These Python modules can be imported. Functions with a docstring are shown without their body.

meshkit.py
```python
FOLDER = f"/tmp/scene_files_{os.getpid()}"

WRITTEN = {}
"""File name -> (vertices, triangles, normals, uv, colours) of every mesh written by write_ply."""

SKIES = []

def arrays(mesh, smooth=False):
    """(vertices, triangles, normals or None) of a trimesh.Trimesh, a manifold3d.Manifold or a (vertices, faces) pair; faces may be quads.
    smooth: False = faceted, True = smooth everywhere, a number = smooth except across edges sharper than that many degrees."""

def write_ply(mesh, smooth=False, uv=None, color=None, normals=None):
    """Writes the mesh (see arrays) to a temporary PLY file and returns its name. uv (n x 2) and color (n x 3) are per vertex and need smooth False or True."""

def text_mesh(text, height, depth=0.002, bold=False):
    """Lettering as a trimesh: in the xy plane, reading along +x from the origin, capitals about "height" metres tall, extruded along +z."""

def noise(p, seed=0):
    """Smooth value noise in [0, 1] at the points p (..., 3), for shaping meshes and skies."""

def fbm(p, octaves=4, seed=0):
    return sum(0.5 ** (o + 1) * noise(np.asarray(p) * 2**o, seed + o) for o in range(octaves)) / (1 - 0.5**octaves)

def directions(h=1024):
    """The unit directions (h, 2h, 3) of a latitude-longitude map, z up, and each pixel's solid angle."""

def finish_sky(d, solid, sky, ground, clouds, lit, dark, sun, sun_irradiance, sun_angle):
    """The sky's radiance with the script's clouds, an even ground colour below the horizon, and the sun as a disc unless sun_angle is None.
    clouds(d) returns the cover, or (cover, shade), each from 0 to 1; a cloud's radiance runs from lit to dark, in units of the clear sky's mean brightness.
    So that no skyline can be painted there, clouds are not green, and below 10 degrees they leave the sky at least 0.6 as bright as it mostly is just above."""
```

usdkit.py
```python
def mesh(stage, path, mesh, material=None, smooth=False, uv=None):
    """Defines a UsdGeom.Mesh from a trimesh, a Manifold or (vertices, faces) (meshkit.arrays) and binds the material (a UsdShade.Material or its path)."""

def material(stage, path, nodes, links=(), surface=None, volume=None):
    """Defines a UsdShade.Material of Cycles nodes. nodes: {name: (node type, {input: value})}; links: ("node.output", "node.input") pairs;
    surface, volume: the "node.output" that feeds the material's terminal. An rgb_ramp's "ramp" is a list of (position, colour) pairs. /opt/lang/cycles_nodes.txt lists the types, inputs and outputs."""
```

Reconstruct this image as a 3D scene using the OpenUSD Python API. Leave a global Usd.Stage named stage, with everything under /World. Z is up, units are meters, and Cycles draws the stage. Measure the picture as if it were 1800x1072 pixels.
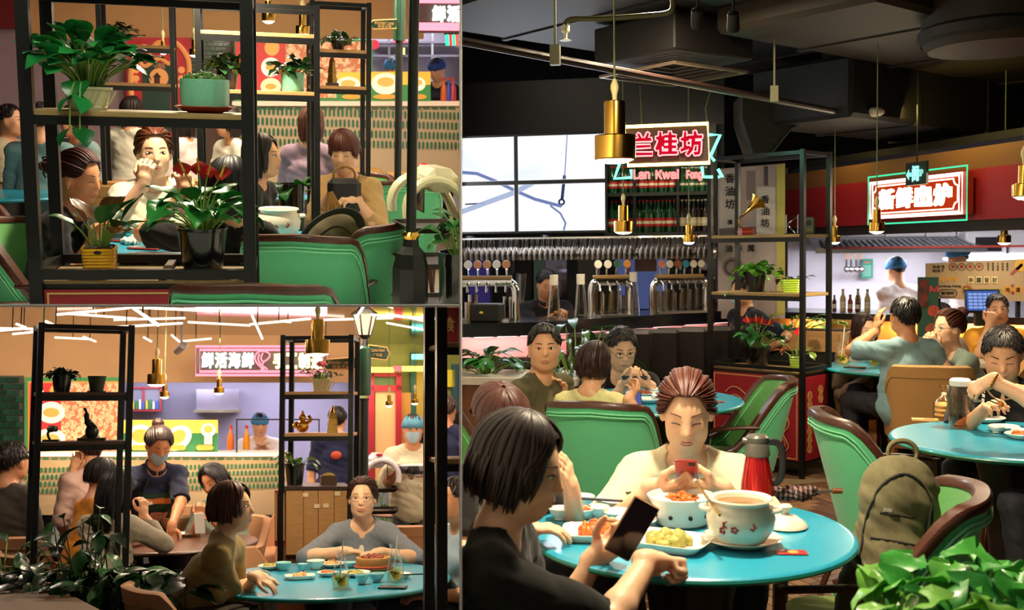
import math,random,glob
import numpy as np,trimesh,shapely
from shapely import affinity,box as sbox,union_all
from shapely.geometry import Polygon,LineString,Point
import usdkit,meshkit
from pxr import Usd,UsdGeom,UsdLux,UsdShade,Gf,Sdf

stage=Usd.Stage.CreateInMemory()
UsdGeom.SetStageUpAxis(stage,'Z');UsdGeom.SetStageMetersPerUnit(stage,1.0)
UsdGeom.Xform.Define(stage,'/World');UsdGeom.Scope.Define(stage,'/World/Looks')
pi=math.pi
RNG=random.Random(7);NR=np.random.default_rng(7)
V=lambda*a:np.array(a,float)

# ---------------------------------------------------------------- camera: three dining rooms seen across one cutaway
F,CX,CY=1900.0,900.0,536.0
EXPOSURE=0.0
DOME=0.06
def unit(v):v=np.asarray(v,float);return v/max(np.linalg.norm(v),1e-12)
def rot_axis(ax,a):
    ax=unit(ax);K=np.array([[0,-ax[2],ax[1]],[ax[2],0,-ax[0]],[-ax[1],ax[0],0]])
    return np.eye(3)+math.sin(a)*K+(1-math.cos(a))*K@K
def rx(a):return rot_axis((1,0,0),a)
def ry(a):return rot_axis((0,1,0),a)
def rz(a):return rot_axis((0,0,1),a)
def pixdir(px,py):return V((px-CX)/F,-(py-CY)/F,-1.0)      # in camera space
B0=np.array([[1,0,0],[0,0,-1],[0,1,0]],float).T              # level room axes -> level camera axes (x right, z up -> y, y forward -> -z)
class Room:
    """A dining room: x right, y into the room, z up, the viewpoint stands at (0,0,H)."""
    def __init__(s,xc,yc,horizon,H,clip):
        d=unit(pixdir(xc,yc));f=V(0,0,-1.0)
        ax=np.cross(f,d);ang=math.asin(np.linalg.norm(ax))
        Q=rot_axis(ax,ang)if ang>1e-6 else np.eye(3)
        pitch=math.atan2(yc-horizon,F)                               # looking down by pitch
        s.A=Q@rx(pitch)@B0                                          # room dir -> camera dir
        s.H=H;s.clip_px=clip
    def finish(s,A3,H3):
        s.R=A3.T@s.A;s.t=V(0,0,H3)-s.R@V(0,0,s.H)          # room point -> world (room 3) point
        s.planes=[]
        for kind,v in s.clip_px:
            if kind=='x<':n=np.cross(pixdir(v,0),pixdir(v,1000))
            if kind=='x>':n=-np.cross(pixdir(v,0),pixdir(v,1000))
            if kind=='y<':n=-np.cross(pixdir(0,v),pixdir(1000,v))
            if kind=='y>':n=np.cross(pixdir(0,v),pixdir(1000,v))
            test={'x<':pixdir(v-50,500),'x>':pixdir(v+50,500),'y<':pixdir(500,v-50),'y>':pixdir(500,v+50)}[kind]
            if n@test<0:n=-n
            s.planes.append((V(0,0,s.H),unit(s.A.T@n)))              # keep side: (p-o).n > 0
        s.M=np.eye(4);s.M[:3,:3]=s.R;s.M[:3,3]=s.t
    def ray(s,px,py):return s.A.T@pixdir(px,py)
    def Y(s,px,py,y):
        d=s.ray(px,py);return V(0,0,s.H)+d*(y/d[1])
    def Z(s,px,py,z):
        d=s.ray(px,py);return V(0,0,s.H)+d*((z-s.H)/d[2])
    def px(s,p):
        c=s.A@(np.asarray(p,float)-V(0,0,s.H));return CX-F*c[0]/c[2],CY+F*c[1]/c[2]
R1=Room(404,267,165,1.50,[('x<',808.0),('y<',535.3)])
R2=Room(404,806,725,1.69,[('x<',808.0),('y>',539.0)])
R3=Room(1306,536,440,1.60,[('x>',812.0)])
for r in(R1,R2,R3):r.finish(R3.A,R3.H)
cam=UsdGeom.Camera.Define(stage,'/World/camera')
cm=np.eye(4);cm[:3,:3]=R3.A.T;cm[:3,3]=(0,0,R3.H)
cam.AddTransformOp().Set(Gf.Matrix4d(*cm.T.ravel().tolist()))
cam.CreateFocalLengthAttr(36.0*F/1800.0);cam.CreateHorizontalApertureAttr(36.0);cam.CreateVerticalApertureAttr(36.0*1072/1800)
cam.CreateClippingRangeAttr(Gf.Vec2f(0.05,200));cam.CreateExposureAttr(EXPOSURE)
cam.CreateFStopAttr(4.0);cam.CreateFocusDistanceAttr(4.8)

# ---------------------------------------------------------------- writing things
_used={}
ORD='first second third fourth fifth sixth seventh eighth ninth tenth eleventh twelfth thirteenth fourteenth fifteenth sixteenth seventeenth eighteenth nineteenth twentieth twenty-first twenty-second twenty-third twenty-fourth twenty-fifth twenty-sixth twenty-seventh twenty-eighth twenty-ninth thirtieth'.split()
def numbered(parent,name):
    k=(parent,name);n=_used.get(k,0);_used[k]=n+1
    return name if n==0 else f'{name}_{n:03d}'
def arrays_of(m):
    if hasattr(m,'to_mesh'):
        mm=m.to_mesh();return np.asarray(mm.vert_properties)[:,:3].astype(float),np.asarray(mm.tri_verts)
    if isinstance(m,tuple):
        v,f=np.asarray(m[0],float),np.asarray(m[1],int)
        if f.ndim==2 and f.shape[1]==4:f=np.vstack([f[:,[0,1,2]],f[:,[0,2,3]]])
        return v,f
    return np.asarray(m.vertices,float),np.asarray(m.faces)
def cat(*ms):
    ms=[m for q in ms for m in(q if isinstance(q,list)else[q])]
    vs,fs,n=[],[],0
    for m in ms:
        v,f=arrays_of(m);vs.append(v);fs.append(f+n);n+=len(v)
    return np.vstack(vs),np.vstack(fs)
def T4(loc=(0,0,0),rz_=0.0,rx_=0.0,ry_=0.0,s=1.0):
    M=np.eye(4);M[:3,:3]=rz(rz_)@ry(ry_)@rx(rx_)*s;M[:3,3]=loc;return M
def frame4(loc,x,y,z):
    M=np.eye(4);M[:3,0]=x;M[:3,1]=y;M[:3,2]=z;M[:3,3]=loc;return M
def xf(m,M):
    v,f=arrays_of(m);return v@M[:3,:3].T+M[:3,3],f
def mv(m,loc=(0,0,0),rz_=0.0,rx_=0.0,ry_=0.0,s=1.0):return xf(m,T4(loc,rz_,rx_,ry_,s))
class Part:
    __slots__=('name','mesh','mat','smooth','subs','label','stuff')
    def __init__(s,name,mesh,mat,smooth=35,subs=(),label=None,stuff=False):
        s.name,s.mesh,s.mat,s.smooth,s.subs,s.label,s.stuff=name,arrays_of(mesh),mat,smooth,list(subs),label,stuff
P=Part
def clip_mesh(v,f,planes):
    for o,n in planes:
        d=(v-o)@n
        if d.min()>=0:continue
        if d.max()<=0:return None
        v,f=trimesh.intersections.slice_faces_plane(v,f,n,o)[:2]
        if len(f)==0:return None
    return v,f
def local_planes(room,M):
    Ri=np.linalg.inv(M)
    return[((Ri@np.append(o,1))[:3],unit(M[:3,:3].T@n))for o,n in room.planes]
def _mesh(path,v,f,mat,smooth):return usdkit.mesh(stage,path,(v,f),mat,smooth=smooth)
def _emit(path,p,planes):
    v,f=p.mesh
    if planes is not None:
        c=clip_mesh(v,f,planes)
        if c is None:return False
        v,f=c
    _mesh(path,v,f,p.mat,p.smooth)
    pr=stage.GetPrimAtPath(path)
    if p.label:pr.SetCustomDataByKey('label',p.label)
    if p.stuff:pr.SetCustomDataByKey('kind','stuff')
    for q in p.subs:_emit(path+'/'+numbered(path,q.name),q,planes)
    return True
_protos={}
class Kind:
    """Parts of one kind of thing, in its own coordinates; used again by reference."""
    def __init__(s,parts):
        s.parts=parts
        vs=[q.mesh[0]for p in parts for q in[p]+p.subs]
        s.lo=np.min([v.min(0)for v in vs],0);s.hi=np.max([v.max(0)for v in vs],0);s.path=None
def thing(room,name,label,cat_,parts,M=None,group=None,kind=None):
    """parts: list of Part or a Kind; M: 4x4 thing -> room."""
    K=parts if isinstance(parts,Kind)else Kind(parts)
    M=T4()if M is None else(T4(M)if np.ndim(M)==1 else M)
    pl=local_planes(room,M)
    cs=np.array([[a,b,c]for a in(K.lo[0],K.hi[0])for b in(K.lo[1],K.hi[1])for c in(K.lo[2],K.hi[2])])
    side=[((cs-o)@n)for o,n in pl]
    if any(d.max()<=0 for d in side):return None
    cut=any(d.min()<0 for d in side)
    path='/World/'+numbered('/World',name)
    single=len(K.parts)==1 and K.parts[0].name=='' and not K.parts[0].subs
    if cut or K.path is None:
        if single:
            if not _emit(path,K.parts[0],pl if cut else None):_used[('/World',name)]-=1;return None
        else:
            x=UsdGeom.Xform.Define(stage,path);some=False
            for p in K.parts:
                some |= _emit(path+'/'+numbered(path,p.name),p,pl if cut else None)
            if not some:stage.RemovePrim(path);_used[('/World',name)]-=1;return None
        if not cut:K.path=path
    else:
        x=(UsdGeom.Mesh if single else UsdGeom.Xform).Define(stage,path)
        x.GetPrim().GetReferences().AddInternalReference(K.path)
        if not single:x.GetPrim().SetInstanceable(True)
    pr=stage.GetPrimAtPath(path);xx=UsdGeom.Xformable(pr)
    W=room.M@M
    xx.ClearXformOpOrder()
    op=xx.GetPrim().GetAttribute('xformOp:transform')
    (UsdGeom.XformOp(op)if op else xx.AddTransformOp()).Set(Gf.Matrix4d(*W.T.ravel().tolist()))
    if op:xx.SetXformOpOrder([UsdGeom.XformOp(op)])
    pr.SetCustomDataByKey('label',label);pr.SetCustomDataByKey('category',cat_)
    if group:pr.SetCustomDataByKey('group',group)
    if kind:pr.SetCustomDataByKey('kind',kind)
    return path
def struct(room,name,parts,M=None,label=None):
    """A piece of the setting; parts as above (one unnamed Part = a mesh, with sub-meshes below it)."""
    M=T4()if M is None else(T4(M)if np.ndim(M)==1 else M)
    path='/World/'+numbered('/World',name);pl=local_planes(room,M)
    if len(parts)==1 and parts[0].name=='':
        if not _emit(path,parts[0],pl):return None
    else:
        UsdGeom.Xform.Define(stage,path)
        for p in parts:_emit(path+'/'+numbered(path,p.name),p,pl)
    pr=stage.GetPrimAtPath(path);W=room.M@M
    UsdGeom.Xformable(pr).AddTransformOp().Set(Gf.Matrix4d(*W.T.ravel().tolist()))
    pr.SetCustomDataByKey('kind','structure')
    if label:pr.SetCustomDataByKey('label',label)
    return path
def sphere_light(room,path_parent,p,r,power,col,name='light'):
    path=(path_parent or '/World')+'/'+numbered(path_parent or '/World',name)
    l=UsdLux.SphereLight.Define(stage,path);l.CreateRadiusAttr(r);l.CreateIntensityAttr(power/(4*pi*pi*r*r));l.CreateColorAttr(Gf.Vec3f(*col))
    w=room.R@np.asarray(p)+room.t
    l.AddTranslateOp().Set(Gf.Vec3d(*w.tolist()));return l
def down_light(room,p,r,power,col,cone=None,d=(0,0,-1),name='lamp_light'):
    """A lamp's own opening: a disc that shines along d."""
    path='/World/'+numbered('/World',name)
    l=UsdLux.DiskLight.Define(stage,path);l.CreateRadiusAttr(r);l.CreateIntensityAttr(power/(pi*pi*r*r));l.CreateColorAttr(Gf.Vec3f(*col))
    z=-unit(room.R@np.asarray(d,float));x=unit(np.cross((0.3,1,0.2),z));y=np.cross(z,x)
    M=np.eye(4);M[:3,0],M[:3,1],M[:3,2]=x,y,z;M[:3,3]=room.R@np.asarray(p)+room.t
    l.AddTransformOp().Set(Gf.Matrix4d(*M.T.ravel().tolist()))
    if cone:
        s=UsdLux.ShapingAPI.Apply(l.GetPrim());s.CreateShapingConeAngleAttr(cone);s.CreateShapingConeSoftnessAttr(0.4)
    return l
def area_light(room,p,d,w,h,power,col,name='area_light'):
    path='/World/'+numbered('/World',name)
    l=UsdLux.RectLight.Define(stage,path);l.CreateWidthAttr(w);l.CreateHeightAttr(h);l.CreateIntensityAttr(power/(pi*w*h));l.CreateColorAttr(Gf.Vec3f(*col))
    z=-unit(room.R@np.asarray(d,float));x=unit(np.cross((0.01,0.02,1)if abs(z[2])<.9 else(0,1,0.01),z));y=np.cross(z,x)
    M=np.eye(4);M[:3,0],M[:3,1],M[:3,2]=x,y,z;M[:3,3]=room.R@np.asarray(p)+room.t
    l.AddTransformOp().Set(Gf.Matrix4d(*M.T.ravel().tolist()));return l
dome=UsdLux.DomeLight.Define(stage,'/World/ambient_light');dome.CreateIntensityAttr(DOME);dome.CreateColorAttr(Gf.Vec3f(1.0,0.86,0.72))

# ---------------------------------------------------------------- materials
def lin(c):
    if isinstance(c,str):c=[int(c[i:i+2],16)/255 for i in(1,3,5)]
    return tuple(x/12.92 if x<=0.04045 else((x+0.055)/1.055)**2.4 for x in c)
_mats={}
def mat(col,rough=0.5,metal=0.0,var=0.0,scale=20.0,bump=0.0,bscale=120.0,coat=0.0,sss=0.0,spec=0.5,stretch=None,sheen=0.0,col2=None,trans=0.0):
    """One look from a colour: optional second tone by noise (var / col2), fine relief (bump)."""
    key=(col,rough,metal,var,scale,bump,bscale,coat,sss,spec,stretch,sheen,col2,trans)
    if key in _mats:return _mats[key]
    c=lin(col)
    n={'p':('principled_bsdf',dict(base_color=c,roughness=rough,metallic=metal,coat_weight=coat,coat_roughness=0.08,specular_ior_level=spec,sheen_weight=sheen,subsurface_weight=sss,subsurface_radius=(1,.35,.2),subsurface_scale=0.006))}
    L=[]
    if var or bump or col2:
        n['tc']=('texture_coordinate',{})
        src='tc.object'
        if stretch:n['mp']=('mapping',dict(scale=stretch));L.append(('tc.object','mp.vector'));src='mp.vector'
    if var or col2:
        n['nz']=('noise_texture',dict(scale=scale,detail=4.0,roughness=0.6));L.append((src,'nz.vector'))
        a=lin(col2)if col2 else tuple(x*(1-var)for x in c);b=c if col2 else tuple(min(1,x*(1+var))for x in c)
        n['rp']=('rgb_ramp',dict(ramp=[(0.32,a),(0.68,b)]));L+=[('nz.fac','rp.fac'),('rp.color','p.base_color')]
    if bump:
        n['bz']=('noise_texture',dict(scale=bscale,detail=3.0));n['b']=('bump',dict(strength=bump,distance=0.004))
        L+=[(src,'bz.vector'),('bz.fac','b.height'),('b.normal','p.normal')]
    surf='p.BSDF'
    if trans:
        n['tr']=('translucent_bsdf',dict(color=tuple(min(1,x*1.6+.01)for x in c)));n['mx']=('mix_closure',dict(fac=trans))
        L+=[('p.BSDF','mx.closure1'),('tr.BSDF','mx.closure2')];surf='mx.closure'
    m=_mats[key]=usdkit.material(stage,'/World/Looks/'+numbered('L','look'),n,L,surface=surf)
    return m
def glow(col,strength):
    key=('glow',col,strength)
    if key not in _mats:
        _mats[key]=usdkit.material(stage,'/World/Looks/'+numbered('L','glow'),{'e':('emission',dict(color=lin(col),strength=strength))},surface='e.emission')
    return _mats[key]
def glass(tint='#ffffff',rough=0.02,clear=0.85):
    """Thin glass that lets light pass."""
    key=('glass',tint,rough,clear)
    if key not in _mats:
        n={'t':('transparent_bsdf',dict(color=lin(tint))),'g':('glossy_bsdf',dict(color=(1,1,1),roughness=rough)),'f':('layer_weight',dict(blend=1-clear)),'m':('mix_closure',{})}
        _mats[key]=usdkit.material(stage,'/World/Looks/'+numbered('L','glass'),n,[('f.facing','m.fac'),('t.BSDF','m.closure1'),('g.BSDF','m.closure2')],surface='m.closure')
    return _mats[key]

# ---------------------------------------------------------------- shapes
def box(sx,sy,sz,c=(0,0,0),bev=0.0):
    """Box centred in x,y with its base at c.z when given as the base centre."""
    if bev:
        b=min(bev,sx*.45,sy*.45,sz*.45);x,y,z=sx/2,sy/2,sz/2
        pts=[[a*(x-(i!=0)*b),d*(y-(i!=1)*b),e*(z-(i!=2)*b)]for a in(-1,1)for d in(-1,1)for e in(-1,1)for i in range(3)]
        m=trimesh.convex.convex_hull(np.array(pts));v,f=m.vertices,m.faces
    else:
        m=trimesh.creation.box((sx,sy,sz));v,f=m.vertices,m.faces
    return np.asarray(v)+V(c[0],c[1],c[2]+sz/2),np.asarray(f)
def beam(a,b,w,h=None,up=(0,0,1)):
    a,b=np.asarray(a,float),np.asarray(b,float);h=h or w;d=b-a;L=np.linalg.norm(d);y=d/L
    if abs(y@np.asarray(up))>.97:up=(1,0,0)
    x=unit(np.cross(y,up));z=np.cross(x,y)
    v,f=box(w,L,h,(0,0,-h/2));return v@np.array([x,y,z])+(a+b)/2,f
def lathe(prof,n=32,cap=True):
    """prof: (r,z) from bottom to top, revolved about z."""
    prof=np.asarray(prof,float);k=len(prof);a=np.arange(n)*2*pi/n
    v=np.stack([prof[:,0,None]*np.cos(a),prof[:,0,None]*np.sin(a),np.repeat(prof[:,1,None],n,1)],-1).reshape(-1,3)
    i=np.arange(k-1)[:,None]*n;j=np.arange(n)[None];jn=(j+1)%n
    f=np.vstack([np.stack([i+j,i+jn,i+n+jn],-1).reshape(-1,3),np.stack([i+j,i+n+jn,i+n+j],-1).reshape(-1,3)])
    if cap:
        v=np.vstack([v,[0,0,prof[0,1]],[0,0,prof[-1,1]]]);c=np.arange(n)
        f=np.vstack([f,np.stack([np.full(n,k*n),(c+1)%n,c],1),np.stack([np.full(n,k*n+1),(k-1)*n+c,(k-1)*n+(c+1)%n],1)])
    return v,f
def cyl(r,h,c=(0,0,0),n=24,r2=None):
    v,f=lathe([(r,0),(r if r2 is None else r2,h)],n);return v+np.asarray(c,float),f
def tube(pts,r,n=8,closed=False,flat=None,upv=None):
    """Swept tube through pts with radius r (number or per point); flat: (width, height) elliptical multiplier."""
    p=np.asarray(pts,float);k=len(p);r=np.broadcast_to(np.asarray(r,float),k)
    t=np.gradient(p,axis=0)if not closed else np.roll(p,-1,0)-np.roll(p,1,0)
    t /= np.maximum(np.linalg.norm(t,axis=1,keepdims=True),1e-12)
    u=np.zeros_like(p);ref=np.asarray(upv if upv is not None else((0,0,1)if abs(t[0,2])<.9 else(1,0,0)),float)
    for i in range(k):
        x=np.cross(ref,t[i]);nx=np.linalg.norm(x)
        u[i]=x/nx if nx>1e-6 else(u[i-1]if i else V(1,0,0))
        if upv is None:ref=np.cross(t[i],u[i])
    w=np.cross(t,u);a=np.arange(n)*2*pi/n;fx,fz=flat or(1,1)
    v=(p[:,None]+r[:,None,None]*(np.cos(a)[None,:,None]*fx*u[:,None]+np.sin(a)[None,:,None]*fz*w[:,None])).reshape(-1,3)
    kk=k if closed else k-1;i=np.arange(kk)[:,None]*n;i2=((np.arange(kk)+1)%k)[:,None]*n;j=np.arange(n)[None];jn=(j+1)%n
    f=np.vstack([np.stack([i+j,i2+jn,i+jn],-1).reshape(-1,3),np.stack([i+j,i2+j,i2+jn],-1).reshape(-1,3)])
    if not closed:
        v=np.vstack([v,p[0],p[-1]]);c=np.arange(n)
        f=np.vstack([f,np.stack([np.full(n,k*n),c,(c+1)%n],1),np.stack([np.full(n,k*n+1),(k-1)*n+(c+1)%n,(k-1)*n+c],1)])
    return v,f[:,::-1]
def extrude(poly,h,z=0.0):
    ms=[trimesh.creation.extrude_polygon(g,h,engine='earcut')for g in getattr(poly,'geoms',[poly])if g.area>1e-9]
    v,f=cat(*ms);return v+V(0,0,z),f
def loft(rings,caps=True,closed=True):
    """Rings of equal point counts joined into a skin."""
    rings=np.asarray(rings,float);k,n=rings.shape[:2];v=rings.reshape(-1,3)
    i=np.arange(k-1)[:,None]*n;j=np.arange(n if closed else n-1)[None];jn=(j+1)%n
    f=np.vstack([np.stack([i+j,i+jn,i+n+jn],-1).reshape(-1,3),np.stack([i+j,i+n+jn,i+n+j],-1).reshape(-1,3)])
    if caps:
        v=np.vstack([v,rings[0].mean(0),rings[-1].mean(0)]);c=np.arange(n)
        f=np.vstack([f,np.stack([np.full(n,k*n),(c+1)%n,c],1),np.stack([np.full(n,k*n+1),(k-1)*n+c,(k-1)*n+(c+1)%n],1)])
    return v,f
def ball(r,c=(0,0,0),s=(1,1,1),sub=2):
    m=trimesh.creation.icosphere(sub,1.0);return np.asarray(m.vertices)*r*np.asarray(s,float)+np.asarray(c,float),np.asarray(m.faces)
def plate_xz(poly,th,y=0.0):
    """Polygon drawn in x,z made into a panel facing -y, front at y."""
    v,f=extrude(poly,th);return np.stack([v[:,0],y+th-v[:,2],v[:,1]],1)[:,:],f[:,:]
def rect(x0,z0,x1,z1):return sbox(x0,z0,x1,z1)
def spline(pts,n=24,closed=False):
    from scipy.interpolate import CubicSpline
    p=np.asarray(pts,float)
    if closed:p=np.vstack([p,p[:1]])
    d=np.r_[0,np.cumsum(np.linalg.norm(np.diff(p,axis=0),axis=1)**.6)]
    c=CubicSpline(d,p,bc_type='periodic' if closed else 'not-a-knot' if len(p)>3 else 'natural')
    return c(np.linspace(0,d[-1],n,endpoint=not closed))
# lettering, Latin and Chinese, as polygons with letter height 1
_font={}
def glyphs(text,weight=0,cjk=True):
    key=(text,weight,cjk)
    if key in _font:return _font[key]
    from PIL import Image,ImageDraw,ImageFont
    pat='/opt/blender-*/*/datafiles/fonts/'+('Noto Sans CJK Regular.woff2' if cjk else 'Inter.woff2')
    if pat not in _font:_font[pat]=ImageFont.truetype(glob.glob(pat)[0],96)
    font=_font[pat]
    x0,y0,x1,y1=font.getbbox(text,anchor='ls',stroke_width=weight)
    im=Image.new('L',(x1-x0+8,y1-y0+8));ImageDraw.Draw(im).text((4-x0,4-y0),text,255,font,anchor='ls',stroke_width=weight)
    on=np.pad(np.asarray(im)>127,((0,0),(1,1))).astype(np.int8)
    rows,st=np.nonzero(np.diff(on,axis=1)==1);en=np.nonzero(np.diff(on,axis=1)==-1)[1]
    g=union_all(sbox(st,-rows-1,en,-rows)).buffer(0.6).buffer(-0.6).simplify(0.8)
    b=g.bounds;g=affinity.translate(g,-b[0],-b[1]);s=1.0/(b[3]-b[1])
    _font[key]=affinity.scale(g,s,s,origin=(0,0));return _font[key]
def text_fit(text,w,h,weight=0,cjk=True):
    """Letter polygons filling w x h, lower-left at the origin."""
    g=glyphs(text,weight,cjk);b=g.bounds;return affinity.scale(g,w/b[2],h/b[3],origin=(0,0))
def at_xz(g,x,z):return affinity.translate(g,x,z)
def column_text(text,cw,pitch,weight=0):
    """Characters one under another, first on top (top at 0)."""
    return union_all([at_xz(text_fit(c,cw,cw,weight),-cw/2,-cw-i*pitch)for i,c in enumerate(text)])
def neon(lines,r,n=6):return cat(*[tube(np.asarray(l,float),r,n)for l in lines])
def outline_lines(g,y,tol=0.0):
    out=[]
    for q in getattr(g,'geoms',[g]):
        for ring in[q.exterior]+list(q.interiors):
            c=np.array(ring.simplify(tol).coords if tol else ring.coords)
            if len(c)>3:out.append(np.stack([c[:,0],np.full(len(c),y),c[:,1]],1))
    return out
# ---------------------------------------------------------------- people: one continuous body each, from a distance field
class Field:
    def __init__(s,lo,hi,h):
        s.lo=np.asarray(lo,float);s.h=h;s.n=np.ceil((np.asarray(hi)-s.lo)/h).astype(int)+1
        s.a=np.full(s.n,0.5,np.float32)
    def sub(s,lo,hi):
        i0=np.maximum(np.floor((lo-s.lo)/s.h).astype(int),0);i1=np.minimum(np.ceil((hi-s.lo)/s.h).astype(int)+1,s.n)
        if(i1<=i0).any():return None,None
        ax=[(s.lo[k]+s.h*np.arange(i0[k],i1[k])).astype(np.float32)for k in range(3)]
        return tuple(slice(i0[k],i1[k])for k in range(3)),np.stack(np.meshgrid(*ax,indexing='ij'),-1)
    def merge(s,sl,d,k,op):
        a=s.a[sl]
        if op=='add':
            if k>0:h=np.maximum(k-np.abs(a-d),0)/k;s.a[sl]=np.minimum(a,d)-h*h*k*.25
            else:s.a[sl]=np.minimum(a,d)
        else:
            d=-d
            if k>0:h=np.maximum(k-np.abs(a-d),0)/k;s.a[sl]=np.maximum(a,d)+h*h*k*.25
            else:s.a[sl]=np.maximum(a,d)
    def cone(s,a,b,ra,rb,k=.02,squash=None,flat_end=False,flat_start=False,op='add',noise=0.0,nfreq=30.0,seed=0):
        a,b=np.asarray(a,np.float32),np.asarray(b,np.float32);m=max(ra,rb)/(squash[1]if squash else 1)+k+3*s.h+noise
        sl,p=s.sub(np.minimum(a,b)-m,np.maximum(a,b)+m)
        if sl is None:return
        q=p-a;ab=b-a
        if squash:
            ax=np.asarray(squash[0],np.float32);f=squash[1]
            q=q-((q@ax)*(1-f))[...,None]*ax;ab=ab-(ab@ax)*(1-f)*ax
        L2=max(float(ab@ab),1e-9);t=np.clip((q@ab)/L2,0,1);d=np.linalg.norm(q-t[...,None]*ab,axis=-1)-(ra+t*(rb-ra))
        if noise:d=d+noise*(meshkit.noise(p*nfreq,seed)-.5)*2
        if flat_end:u=(b-a)/np.linalg.norm(b-a);d=np.maximum(d,(p-b)@u)
        if flat_start:u=(b-a)/np.linalg.norm(b-a);d=np.maximum(d,(a-p)@u)
        s.merge(sl,d,k,op)
    def ell(s,c,r,axes=None,k=.01,op='add'):
        c=np.asarray(c,np.float32);r=np.asarray(r,np.float32);A=np.eye(3)if axes is None else np.asarray(axes)
        m=r.max()+k+3*s.h;sl,p=s.sub(c-m,c+m)
        if sl is None:return
        q=(p-c)@A.T.astype(np.float32);k0=np.linalg.norm(q/r,axis=-1);k1=np.linalg.norm(q/(r*r),axis=-1)
        s.merge(sl,(k0*(k0-1)/np.maximum(k1,1e-6)).astype(np.float32),k,op)
    def half(s,o,n):
        """Cut away the side that n points to."""
        for i in range(s.n[0]):
            x=s.lo[0]+s.h*i;yy,zz=np.meshgrid(s.lo[1]+s.h*np.arange(s.n[1]),s.lo[2]+s.h*np.arange(s.n[2]),indexing='ij')
            s.a[i]=np.maximum(s.a[i],((x-o[0])*n[0]+(yy-o[1])*n[1]+(zz-o[2])*n[2]).astype(np.float32))
    def wrinkle(s,amp,freq,seed=0):
        near=np.abs(s.a)<.04;idx=np.argwhere(near)
        if len(idx):q=s.lo+idx*s.h;q=np.stack([q[:,0]+.6*q[:,2],q[:,1]-.5*q[:,2],q[:,2]+.3*q[:,0]],1);s.a[near]+=(amp*(1-2*np.abs(2*meshkit.noise(q*np.asarray(freq),seed)-1))).astype(np.float32)
    def at(s,p):
        from scipy.ndimage import map_coordinates
        q=(np.atleast_2d(p)-s.lo)/s.h;return map_coordinates(s.a,q.T,order=1,mode='nearest')
    def mesh(s):
        a=s.a;ins=a<0;n=s.n;c=np.zeros(n-1,np.int8)
        for dx in(0,1):
            for dy in(0,1):
                for dz in(0,1):c+=ins[dx:n[0]-1+dx,dy:n[1]-1+dy,dz:n[2]-1+dz]
        cells=np.argwhere((c>0)&(c<8));idm=np.full(n-1,-1,np.int64);idm[tuple(cells.T)]=np.arange(len(cells))
        if not len(cells):return np.zeros((0,3)),np.zeros((0,3),int)
        val={o:a[cells[:,0]+o[0],cells[:,1]+o[1],cells[:,2]+o[2]]for o in np.ndindex(2,2,2)}
        sm=np.zeros((len(cells),3));ct=np.zeros(len(cells))
        for o in np.ndindex(2,2,2):
            for k in range(3):
                if o[k]:continue
                q=list(o);q[k]=1;va,vb=val[o],val[tuple(q)];cr=(va<0)!=(vb<0)
                t=np.where(cr,va/np.where(va-vb==0,1,va-vb),0);pt=np.tile(np.array(o,float),(len(cells),1));pt[:,k]+=t
                sm+=np.where(cr[:,None],pt,0);ct+=cr
        v=s.lo+s.h*(cells+sm/ct[:,None]);fs=[]
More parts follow.
